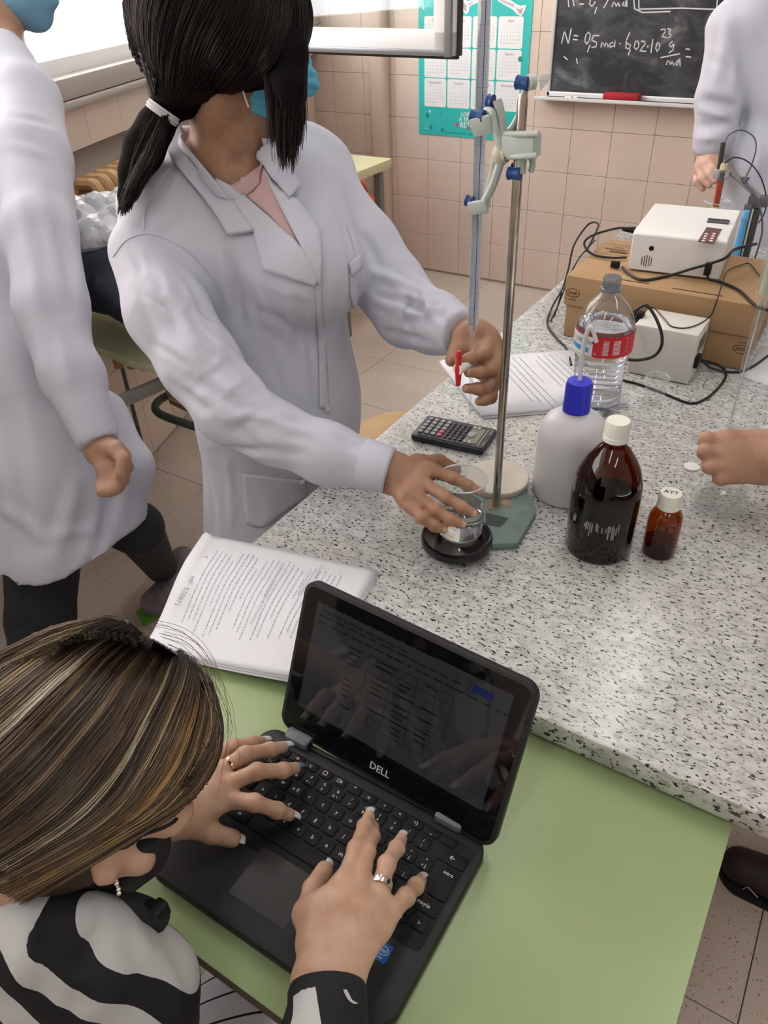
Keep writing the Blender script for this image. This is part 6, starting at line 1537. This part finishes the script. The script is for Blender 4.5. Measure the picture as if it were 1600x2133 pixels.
# black mask
Fm = Field(P2(0, .05, -.04) - .12, P2(0, .05, -.04) + .12, .004)
Fm.ell(P2(0, .030, -.040), (.067, .078, .070), R2, .01); Fm.cone(P2(0, .080, .006), P2(0, .106, -.026), .013, .017, .016); Fm.ell(P2(0, .072, -.074), (.032, .030, .030), R2, .02)
Fm.cone(B(300, 1745, .61), B(322, 1755, .64), .010, .014, .015); Fm.cone(B(272, 1838, .63), B(305, 1795, .64), .009, .015, .015)
Fm.plane(P2(0, .0, .010), R2[:, 2] - .25 * R2[:, 1])
skin_mesh('face_mask', [Fm.surface()], M_BLKCLOTH, pb)
MB().tube(bez([B(300, 1738, .600), B(345, 1722, .612), B(368, 1705, .625), B(370, 1680, .635)], 6), .0016, 6).build('mask_strap', M_BLKCLOTH, pb)
# hair
H2 = Field((-.72, -.06, .78), (-.27, .36, 1.16), .0048)
H2.ell(P2(0, -.012, .028), (.090, .104, .100), R2, .02)
pb_path(H2, [(300, 1470, .655, 118), (330, 1500, .655, 105), (325, 1560, .655, 90)], .03)
pb_path(H2, [(170, 1460, .68, 140), (100, 1560, .69, 150), (-20, 1640, .70, 150), (-120, 1700, .70, 150)], .04)
pb_path(H2, [(350, 1545, .635, 70), (300, 1600, .625, 62), (200, 1655, .62, 66), (100, 1720, .63, 76), (0, 1775, .65, 84), (-100, 1820, .66, 84)], .025)
V2, Q2 = H2.surface()
M_HAIR2 = mat('streaked hair', (.2, .13, .07), .35, spec=.55)
def _h2():
    m = M_HAIR2; a = N(m, 'ShaderNodeAttribute'); a.attribute_name = 'tone'; b = N(m, 'ShaderNodeAttribute'); b.attribute_name = 'across'
    w = N(m, 'ShaderNodeTexWhiteNoise'); w.noise_dimensions = '1D'
    q = N(m, 'ShaderNodeMath', _operation='MULTIPLY'); q.inputs[1].default_value = 70.0; L(m, b.outputs['Fac'], q.inputs[0])
    fl = N(m, 'ShaderNodeMath', _operation='FLOOR'); L(m, q.outputs[0], fl.inputs[0]); L(m, fl.outputs[0], w.inputs['W'])
    streak = ramp(m, w.outputs['Value'], [(0, (.018, .011, .008)), (.36, (.045, .028, .018)), (.55, (.10, .065, .038)), (.68, (.30, .22, .12)), (.78, (.16, .10, .05)), (.84, (.52, .44, .29)), (.92, (.62, .55, .42))], 'CONSTANT')
    gold = ramp(m, w.outputs['Value'], [(0, (.03, .018, .010)), (.30, (.08, .045, .02)), (.5, (.30, .17, .055)), (.66, (.44, .25, .08)), (.82, (.50, .36, .15)), (.93, (.12, .07, .03))], 'CONSTANT')
    streak = mix(m, ramp(m, b.outputs['Fac'], [(.55, (0, 0, 0)), (.72, (1, 1, 1))]), streak, gold)
    own = ramp(m, a.outputs['Fac'], [(0, (.02, .012, .008)), (.5, (.07, .04, .022)), (.8, (.2, .13, .07)), (1, (.5, .38, .22))])
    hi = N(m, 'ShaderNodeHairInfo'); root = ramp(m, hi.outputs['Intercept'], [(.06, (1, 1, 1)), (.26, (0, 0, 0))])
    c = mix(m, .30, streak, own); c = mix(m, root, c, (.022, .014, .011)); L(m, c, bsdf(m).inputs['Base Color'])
_h2()
hb2 = skin_mesh('hair', [(V2, Q2)], mat('brown hair under layer', (.035, .022, .014), .6), pb); trh2 = bvh([(V2, Q2)])
G = [[(250, 1292), (170, 1296), (90, 1308), (0, 1345), (-80, 1390)], [(275, 1300), (190, 1315), (100, 1355), (0, 1425), (-80, 1490)], [(300, 1312), (225, 1360), (140, 1440), (40, 1545), (-60, 1640)],
     [(330, 1325), (270, 1410), (180, 1525), (80, 1645), (-40, 1750)], [(360, 1340), (315, 1440), (240, 1565), (135, 1690), (-30, 1800)], [(390, 1362), (362, 1465), (300, 1595), (195, 1710), (-30, 1840)],
     [(412, 1385), (405, 1490), (360, 1605), (262, 1705), (0, 1850)], [(430, 1410), (438, 1500), (400, 1600), (310, 1690), (0, 1866)], [(440, 1440), (447, 1525), (418, 1610), (345, 1680), (20, 1880)]]
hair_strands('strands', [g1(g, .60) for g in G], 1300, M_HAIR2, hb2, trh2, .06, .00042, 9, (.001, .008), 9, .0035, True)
G2 = [[(420, 1390), (450, 1470), (462, 1560), (420, 1640), (380, 1690)], [(300, 1305), (380, 1330), (440, 1400), (470, 1480), (480, 1560)]]
hair_strands('flyaway', [g1(g, .60) for g in G2], 34, M_HAIR2, hb2, trh2, .35, .00016, 12, (.003, .016), 9, .010)
# hoodie
M_HOOD = mat('black and white print cloth', (.5, .5, .5), .8)
def _hd():
    m = M_HOOD; v = coords(m, (1.0, 1.5, 1), 'World'); w = N(m, 'ShaderNodeTexWave'); w.wave_type = 'BANDS'; w.bands_direction = 'DIAGONAL'
    w.inputs['Scale'].default_value = 5.2; w.inputs['Distortion'].default_value = 7.5; w.inputs['Detail'].default_value = 1.2; w.inputs['Detail Scale'].default_value = 1.3; w.inputs['Detail Roughness'].default_value = .4; L(m, v, w.inputs['Vector'])
    L(m, ramp(m, w.outputs['Fac'], [(0, (.008, .008, .010)), (.52, (.50, .51, .50))], 'CONSTANT'), bsdf(m).inputs['Base Color'])
_hd()
H = Field((-.80, -.30, .38), (-.12, .26, 1.0), .0075)
sh_r = B(200, 2060, .74)
H.cone((-.50, -.02, .78), (-.50, -.06, .42), .135, .15, .05, ((0, 1, 0), .8)); H.cone((-.64, -.01, .80), (-.41, .055, .80), .060, .060, .05)
H.cone((-.47, .03, .87), (-.43, .085, .85), .058, .050, .04)
ps_ = [(-.40, .060, .795), (-.335, .045, .74), (-.27, .04, .70), tuple(zl(672, 2230, .84)), tuple(zl(680, 2112, .855))]
H.path([np.array(p) for p in ps_], [.068, .060, .048, .036, .0335], .02)
pb_path(H, [(-60, 1990, .63, 120), (100, 1990, .63, 112), (215, 1985, .64, 100), (300, 2055, .67, 98), (320, 2150, .69, 98)], .03)
pb_path(H, [(-70, 1950, .60, 105), (60, 1945, .60, 92), (170, 1918, .615, 55)], .02)
H.path([np.array(p) for p in ((-.64, -.01, .79), (-.70, .08, .70), (-.72, .18, .76), (-.64, .28, .82))], [.06, .055, .05, .04], .02)
Vd, Qd = H.surface(); Vd = folds(Vd, Qd, [], .002, 5); Vd = folds2(Vd, Qd, crease(Vd, Qd, [(330, 1990, 380, 2120, .008, .004), (230, 1910, 150, 2010, .009, -.004), (120, 2010, 240, 2080, .010, .004), (60, 1930, 40, 2060, .009, .004), (260, 1960, 300, 2060, .007, -.004), (170, 2060, 130, 2130, .008, -.004)]))
hd = skin_mesh('hoodie', [(Vd, Qd)], M_HOOD, pb)
Mr = Vector(zl(682, 2085, .857)); d = (Vector(zl(682, 2030, .857)) - Vector(zl(680, 2133, .857))).normalized()
t = MB(); t.tube([Mr - d * .014, Mr - d * .009, Mr + d * .006, Mr + d * .011, Mr + d * .009], [.0300, .0325, .0330, .0315, .026], 36, caps=False, flat=.92); t.build('ribbed_cuff', M_BLKCLOTH, hd, 179)
t = MB(); t.tube(bez([B(235, 1872, .64), B(285, 1885, .64), B(318, 1900, .64), B(340, 1918, .65)], 5), .010, 10, flat=.6); t.build('collar_band', M_BLKCLOTH, hd)
t = MB(); t.box(B(333, 1897, .63), (.012, .014, .018), .003); t.tube(bez([B(300, 1884, .64), B(318, 1880, .635), B(330, 1888, .63)], 5), .003, 8); t.build('toggle', M_BLACK, hd)
# trousers on the lap: white with black lines
M_PANT = mat('white cloth with black lines', (.42, .42, .44), .8)
def _pt():
    m = M_PANT; a = uz(400, 2040, .52); b = uz(500, 2010, .52); d = (b - a).normalized(); g = N(m, 'ShaderNodeNewGeometry'); dp = N(m, 'ShaderNodeVectorMath', _operation='DOT_PRODUCT'); dp.inputs[1].default_value = (-d.y, d.x, 0); L(m, g.outputs['Position'], dp.inputs[0])
    q = N(m, 'ShaderNodeMath', _operation='MULTIPLY'); q.inputs[1].default_value = 38; L(m, dp.outputs['Value'], q.inputs[0]); fr = N(m, 'ShaderNodeMath', _operation='FRACT'); L(m, q.outputs[0], fr.inputs[0])
    L(m, ramp(m, fr.outputs[0], [(0, (.01, .01, .012)), (.085, (.80, .80, .84))], 'CONSTANT'), bsdf(m).inputs['Base Color'])
_pt()
Tt = Field((-.80, -.35, -.01), (-.10, .52, .64), .010)
for xx in (-.58, -.38): Tt.cone((xx + (.0 if xx < -.5 else .02), -.10, .50), (xx, .34, .52), .085, .066, .04); Tt.cone((xx, .34, .50), (xx, .30, .10), .062, .045, .03)
Tt.cone((-.38, .0, .53), (-.25, .16, .50), .075, .07, .05); Tt.ell((-.48, -.13, .50), (.20, .13, .12), None, .05)
skin_mesh('trousers', [Tt.surface()], M_PANT, pb)
Tt = Field((-.68, .20, -.01), (-.28, .56, .13), .008)
for xx in (-.58, -.38): Tt.cone((xx, .30, .05), (xx, .44, .036), .042, .036, .02)
Tt.D = np.maximum(Tt.D, (.003 - Tt.ax[2][None, None, :]).astype(np.float32)); skin_mesh('shoes', [Tt.surface()], M_BLKCLOTH, pb)
sc3 = thing('school_chair', 'school chair under the seated person, hidden by body and desk', 'chair', (-.48, -.12, 0))
MB().rrect(-.48, -.12, .38, .36, .375, .39, .04, 5, bev=.003).build('seat', M_PLY, sc3)
for dx in (-.15, .15):
    for dy in (-.14, .14): MB().tube([(-.48 + dx, -.12 + dy, .375), (-.48 + dx * 1.15, -.12 + dy * 1.15, 0)], .011, 10).build('leg', M_STEELG, sc3)

# ---- C: student walking past on the left
pc = thing('person', 'person in long white lab coat and pale blue mask walking past at the left edge', 'person', (-1.5, .85, 0))
F3 = Field((-1.92, .60, .56), (-1.0, 1.45, 1.75), .0050)
hc3 = np.array(ud(10, -60, 1.72)); hf3 = np.array((.86, .45, -.30)); hu3 = np.array((.25, .15, 1.))
P3, R3 = head_prims(F3, hc3, hf3, hu3); F3.path([P3(0, -.03, -.06), B(0, 130, 1.72), B(20, 260, 1.66)], [.055, .060, .05], .02); F3.path([B(40, 260, 1.62), B(108, 640, 1.52), B(170, 850, 1.495)], [.04, .034, .028], .02); h3 = F3
wr3 = B(212, 935, 1.485); m3 = [B(258, 950, 1.465), B(252, 975, 1.455), B(240, 992, 1.450), B(222, 1002, 1.450)]
f3 = [[B(266, 972, 1.435), B(255, 1000, 1.430), B(238, 1008, 1.435)], [B(258, 1000, 1.425), B(243, 1018, 1.425), B(226, 1012, 1.435)], [B(245, 1015, 1.425), B(228, 1025, 1.425), B(214, 1012, 1.435)], [B(226, 1022, 1.425), B(212, 1024, 1.430), B(205, 1008, 1.440)]]
hand_prims(h3, wr3, m3, f3, [B(240, 935, 1.435), B(258, 958, 1.420), B(252, 988, 1.415)], .030, .0105); h3.cone(B(170, 860, 1.50), wr3, .030, .028, .02); s3 = [h3.surface()]
skin_mesh('body', s3, M_SKIN3, pc)
C3 = Field((-2.02, .35, .42), (-.98, 1.42, 1.50), .009)
pb_path(C3, [(-10, 170, 1.72, 90), (0, 330, 1.70, 125), (10, 550, 1.68, 135), (40, 800, 1.68, 150), (90, 1000, 1.68, 165), (120, 1150, 1.68, 165)], .05)
pb_path(C3, [(0, 110, 1.71, 50), (50, 210, 1.66, 70), (70, 330, 1.60, 78), (88, 480, 1.55, 76), (108, 640, 1.52, 74), (152, 780, 1.50, 64), (208, 920, 1.48, 46)], .02)
pb_path(C3, [(180, 900, 1.66, 100), (262, 975, 1.66, 56), (245, 1080, 1.68, 55), (190, 1150, 1.68, 66)], .03); 
cut_end(C3, B(208, 928, 1.48), B(208, 928, 1.48) - B(160, 800, 1.50), .07)
hz3 = uz(130, 1200, .56); C3.D = np.maximum(C3.D, (.57 + .02 * np.sin(C3.ax[0][:, None, None] * 22) - C3.ax[2][None, None, :]).astype(np.float32))
V3, Q3 = C3.surface(); fl3 = [(B(110, 400, 1.5), B(170, 800, 1.5), .014, -.010), (B(40, 420, 1.52), B(90, 900, 1.5), .018, .012), (B(60, 700, 1.5), B(150, 1000, 1.5), .016, -.010), (B(20, 900, 1.55), B(60, 1150, 1.55), .016, -.010), (B(160, 1000, 1.55), B(100, 1180, 1.55), .016, .010), (B(230, 1040, 1.55), B(200, 1180, 1.55), .014, -.008), (B(20, 300, 1.6), B(130, 330, 1.55), .012, .004), (B(20, 250, 1.6), B(110, 270, 1.55), .012, -.004)]
V3 = folds(V3, Q3, [], .004, 8); V3 = folds2(V3, Q3, crease(V3, Q3, [(110, 400, 150, 640, .014, -.007), (40, 420, 90, 760, .016, .007), (75, 600, 150, 800, .012, .006), (60, 760, 150, 900, .014, -.008), (20, 850, 60, 1150, .016, -.008), (160, 1000, 110, 1170, .016, .009), (230, 1010, 200, 1160, .013, -.007), (20, 300, 110, 330, .010, .004), (20, 240, 110, 260, .010, -.004), (90, 1120, 200, 1100, .012, .006), (270, 940, 250, 1080, .012, .006), (120, 500, 160, 560, .008, -.005), (10, 1060, 80, 1120, .012, .008)])); coat3 = skin_mesh('lab_coat', [(V3, Q3)], M_COAT, pc)

Fm = Field(P3(0, .05, -.04) - .11, P3(0, .05, -.04) + .11, .005)
Fm.ell(P3(0, .030, -.038), (.066, .078, .066), R3, .01); Fm.cone(P3(0, .080, .006), P3(0, .104, -.026), .014, .018, .016); Fm.ell(P3(0, .072, -.072), (.032, .032, .028), R3, .02)
Fm.plane(P3(0, .0, .012), R3[:, 2] - .25 * R3[:, 1]); Fm.plane(P3(0, .020, -.04), -R3[:, 1] - .1 * R3[:, 2]); skin_mesh('face_mask', [Fm.surface()], M_MASK2, pc)
T3 = Field((-1.95, .40, -.01), (-1.0, 1.30, .80), .009)
T3.path([B(90, 1100, 1.66), B(85, 1290, 1.72), np.array(uz(70, 1480, .06))], [.085, .072, .050], .02); T3.path([B(180, 1050, 1.68), B(285, 1100, 1.74), np.array(uz(338, 1185, .08))], [.075, .058, .045], .02)
T3.D = np.maximum(T3.D, (.06 - T3.ax[2][None, None, :]).astype(np.float32)); skin_mesh('trousers', [T3.surface()], M_JEANS, pc)
a, b = np.array(uz(322, 1255, .045)), np.array(uz(372, 1200, .05)); T3 = Field(np.minimum(a, b) - .12, np.maximum(a, b) + .12, .006); T3.cone(a, b, .040, .036, .02); T3.cone(b, b + (b - a) * .3 + (0, 0, .04), .036, .038, .02); T3.D = np.maximum(T3.D, (.012 - T3.ax[2][None, None, :]).astype(np.float32))
skin_mesh('shoe', [T3.surface()], varied('grey violet shoe', (.22, .19, .21), .7, .4, 25), pc); MB().prism([(a[0] - .05, a[1] - .035), (a[0] + .01, a[1] - .06), (b[0] + .05, b[1] + .02), (b[0] - .0, b[1] + .05)], .0, .018, bev=.004).build('green_sole', mat('green sole', (.12, .42, .05), .6), pc)
c_ = np.array(uz(70, 1490, .04)); MB().ball(c_ + (.03, 0, -.0), (.11, .045, .04), 10).build('shoe', varied('dark shoe', (.05, .05, .055), .7, .2, 20), pc)

# ---- D: person beyond the far end of the bench
pd = thing('person', 'person in white lab coat beyond the bench end reaching to the blue tinted beaker', 'person', (-.1, 3.0, 0))
YD = 2.84
by_ = lambda x, y, dy=0: np.array(uy(x, y, YD + dy))
h4 = Field((-.75, 2.60, .82), (.05, 3.25, 1.85), .0050)
w4 = by_(1478, 318); m4 = [by_(1478, 336, -.06), by_(1466, 342, -.055), by_(1456, 350, -.045), by_(1450, 360, -.03)]
f4 = [[by_(1486, 352, -.085), by_(1489, 362, -.09)], [by_(1478, 364, -.09), by_(1488, 377, -.10)], [by_(1462, 372, -.08), by_(1478, 386, -.09)], [by_(1452, 378, -.06), by_(1464, 393, -.07)]]
hand_prims(h4, w4, m4, f4, [by_(1490, 335, -.04), by_(1500, 350, -.06)], .034, .0118, .009); Fq = h4; h4.path([w4, by_(1500, 230, .03), by_(1530, 60, .08), np.array((-.32, 2.99, 1.37)), np.array((-.17, 3.02, 1.38))], [.028, .035, .045, .05, .06], .02); P4, R4 = head_prims(Fq, (-.17, 2.98, 1.62), (-.3, -.9, -.3), (0, 0, 1)); Fq.path([P4(0, -.02, -.05), np.array((-.17, 3.02, 1.38))], [.055, .06], .02); s4 = [h4.surface()]
skin_mesh('body', s4, mat('pale skin', (.60, .38, .30), .5, sss=.2), pd)
Vq = Field((-.32, 2.84, 1.52), (-.02, 3.16, 1.80), .01); Vq.ell(P4(0, -.02, .035), (.088, .105, .095), R4, .01); Vq.plane(P4(0, .075, 0), R4[:, 1]); skin_mesh('hair', [Vq.surface()], M_HAIRBASE1, pd)
C4 = Field((-.80, 2.62, .30), (.30, 3.35, 1.56), .010)
C4.cone((-.17, 3.02, 1.22), (-.14, 3.02, .40), .17, .20, .05); C4.cone((-.36, 3.0, 1.36), (.02, 3.0, 1.36), .075, .075, .05)
C4.path([np.array((-.40, 2.98, 1.36)), by_(1525, 60, .08), by_(1500, 200, .03), by_(1488, 285, .0), by_(1476, 318, .0)], [.085, .078, .070, .056, .044], .02)
C4.cone(by_(1640, -60, .15), by_(1640, 300, .15), .15, .14, .05)
cut_end(C4, by_(1476, 320), by_(1476, 320) - by_(1490, 270), .09)
C4.cone(by_(1590, 330, .1), by_(1580, 520, .1), .12, .13, .04); C4.path([np.array((.06, 2.98, 1.34)), np.array((.16, 2.9, 1.08)), np.array((.05, 2.75, .95))], [.09, .075, .05], .02)
V4, Q4 = C4.surface(); V4 = folds(V4, Q4, [], .005, 6); V4 = folds2(V4, Q4, crease(V4, Q4, [(1462, 205, 1525, 225, .014, -.012), (1458, 228, 1520, 245, .012, .010), (1455, 262, 1515, 258, .012, -.010), (1450, 290, 1505, 285, .010, .007), (1540, 60, 1545, 200, .016, -.010), (1512, 40, 1492, 170, .016, .008), (1555, 180, 1530, 300, .014, -.012), (1575, 260, 1570, 380, .016, .010), (1480, 120, 1520, 160, .012, -.007), (1560, 330, 1545, 450, .014, -.008)]))
coat4 = skin_mesh('lab_coat', [(V4, Q4)], M_COAT, pd)
T4 = Field((-.36, 2.85, -.01), (.12, 3.25, .5), .012)
for xx in (-.24, -.04): T4.cone((xx, 3.02, .5), (xx, 3.02, .05), .075, .05, .02); T4.cone((xx, 3.03, .045), (xx, 2.92, .036), .044, .038, .02)
T4.D = np.maximum(T4.D, (.003 - T4.ax[2][None, None, :]).astype(np.float32)); skin_mesh('trousers', [T4.surface()], M_JEANS, pd)

# ---- E: person at the right side of the bench, only hand, forearm and sneakers in the picture
pe = thing('person', 'person at the right edge whose bare hand grips the conical flask, black sneakers below', 'person', (.42, 1.2, 0))
h5 = Field((-.20, .98, .82), (.62, 1.45, 1.85), .0036)
D5 = 1.165
w5 = B(1592, 952, 1.165); m5 = [B(1510, 917, 1.150), B(1505, 942, 1.146), B(1512, 968, 1.146), B(1528, 990, 1.150)]
f5 = [[B(1472, 914, 1.150), B(1466, 920, 1.172)], [B(1468, 942, 1.146), B(1464, 946, 1.170)], [B(1478, 972, 1.146), B(1474, 974, 1.170)], [B(1502, 996, 1.150), B(1496, 998, 1.172)]]
hand_prims(h5, w5, m5, f5, [B(1560, 920, 1.18), B(1510, 930, 1.20), B(1480, 940, 1.20)], .034, .0106)
h5.cone(B(1530, 935, 1.155), B(1590, 945, 1.16), .024, .030, .02); h5.cone(B(1535, 965, 1.155), B(1590, 965, 1.16), .022, .026, .02); h5.cone(B(1590, 953, 1.165), B(1750, 945, 1.19), .035, .038, .02)
F5 = h5; el5 = np.array((.27, 1.28, .98)); F5.cone(B(1650, 950, 1.175), el5, .036, .042, .02); F5.cone(el5, (.38, 1.24, 1.28), .042, .05, .02); F5.path([np.array((.38, 1.24, 1.28)), np.array((.46, 1.2, 1.34))], [.05, .06], .02); Fq = h5; P5, R5 = head_prims(Fq, (.43, 1.20, 1.62), (-.85, -.1, -.4), (-.3, 0, 1)); Fq.path([P5(0, -.02, -.05), np.array((.46, 1.2, 1.36))], [.055, .06], .02); s5 = [h5.surface()]
skin_mesh('body', s5, M_SKIN3, pe)
Fq = Field((.28, 1.02, 1.48), (.62, 1.38, 1.80), .01); Fq.ell(P5(0, -.02, .035), (.088, .105, .095), R5, .01); Fq.plane(P5(0, .075, 0), R5[:, 1]); skin_mesh('hair', [Fq.surface()], M_HAIRBASE1, pe)
C5 = Field((.20, .85, .70), (.75, 1.55, 1.48), .012); C5.cone((.48, 1.2, 1.20), (.48, 1.2, .80), .15, .15, .05, ((1, 0, 0), .8)); C5.cone((.46, 1.02, 1.33), (.46, 1.38, 1.33), .07, .07, .05); C5.cone((.40, 1.24, 1.28), (.33, 1.27, 1.12), .07, .062, .02)
skin_mesh('t_shirt', [C5.surface()], M_BLKCLOTH, pe)
T5 = Field((.15, .85, .05), (.72, 1.5, .95), .012)
for yy in (1.04, 1.30): T5.cone((.46, yy + .03, .85), (.36 if yy < 1.2 else .42, yy, .10), .085, .05, .03)
skin_mesh('trousers', [T5.surface()], M_JEANS, pe)
for sx_, sy_ in ((.105, 1.045), (.20, 1.32)):
    S5 = Field((sx_ - .03, sy_ - .10, -.01), (sx_ + .34, sy_ + .10, .15), .005)
    S5.cone((sx_ + .03, sy_, .040), (sx_ + .12, sy_, .048), .036, .042, .02); S5.cone((sx_ + .12, sy_, .045), (sx_ + .25, sy_, .045), .040, .038, .02); S5.cone((sx_ + .16, sy_, .07), (sx_ + .25, sy_, .09), .036, .040, .02); S5.D = np.maximum(S5.D, (.012 - S5.ax[2][None, None, :]).astype(np.float32))
    so = skin_mesh('sneaker', [S5.surface()], varied('dark red black sneaker', (.022, .010, .010), .55, .3, 30), pe)
    pts = rr_pts(sx_ + .14, sy_, .285, .088, .04, 8); pts = [(x + .002 * math.sin(30 * y), y + .003 * math.sin(70 * x)) for x, y in pts]; MB().prism(pts, 0.0, .020, bev=.003).build('sole', M_BLACK, so)
    for k in range(5): MB().tube(bez([(sx_ + .07 + .02 * k, sy_ - .028, .068 + .004 * k), (sx_ + .075 + .02 * k, sy_, .086 + .006 * k), (sx_ + .07 + .02 * k, sy_ + .028, .068 + .004 * k)], 4), .0024, 6).build('lace', mat('black lace', (.03, .025, .025), .8), so)
    for k in range(3):
        t = MB(); x = sx_ + .045 + .055 * k; t.tube([(x, sy_ - .0395 - .002 * k, .026), (x + .006, sy_ - .0435 - .001 * k, .046), (x + .028, sy_ - .0430, .028)], .0012, 6); t.build('reflective_mark', mat('pale mark', (.45, .45, .48), .5), so)

# ---- jackets and plastic bag on the window desk
jk = Field((-2.2, 1.1, .70), (-1.3, 1.9, 1.12), .009)
jk.ell(np.array(ud(235, 560, 2.0)), (.17, .15, .09), None, .05); jk.ell(np.array(ud(190, 520, 2.02)), (.13, .12, .10), None, .05); jk.cone(ud(210, 560, 1.97), ud(330, 640, 1.84), .06, .07, .05); jk.cone(ud(230, 610, 1.85), ud(345, 690, 1.78), .04, .055, .03)
jk.D = np.maximum(jk.D, (.7535 - jk.ax[2][None, None, :]).astype(np.float32)); Vj, Qj = jk.surface(); Vj = folds(Vj, Qj, [], .014, 4)
Vj[:, 2] = np.maximum(Vj[:, 2], .7535)
tag(skin_mesh('jacket', [(Vj, Qj)], varied('dark navy cloth', (.022, .026, .042), .8, .35, 12)), 'crumpled dark navy jacket heaped on the desk by the radiator', 'jacket')
Mbag = mat('thin white plastic', (.75, .76, .78), .25, spec=.6, trans=.25)
bgp = Field((-2.3, 1.15, .84), (-1.5, 2.0, 1.14), .010)
bgp.ell(np.array(ud(215, 480, 1.98)), (.13, .12, .05), None, .04); bgp.ell(np.array(ud(180, 470, 1.98)), (.09, .09, .045), None, .04); bgp.cone(ud(225, 465, 1.98), ud(262, 425, 1.96), .05, .03, .03)
Vg, Qg = bgp.surface(); rg = np.random.RandomState(2); Ng = normals(Vg, Qg); dd = np.zeros(len(Vg))
for _ in range(14): k = rg.normal(size=3); k = k / np.linalg.norm(k) * rg.uniform(30, 110); dd += .0042 * np.abs(np.sin(Vg @ k + rg.uniform(0, 6)))
Vg = Vg + Ng * (dd - .02)[:, None]
tag(skin_mesh('plastic_bag', [(Vg, Qg)], Mbag, None, 20), 'crumpled white plastic bag lying on the dark jacket by the radiator', 'bag')
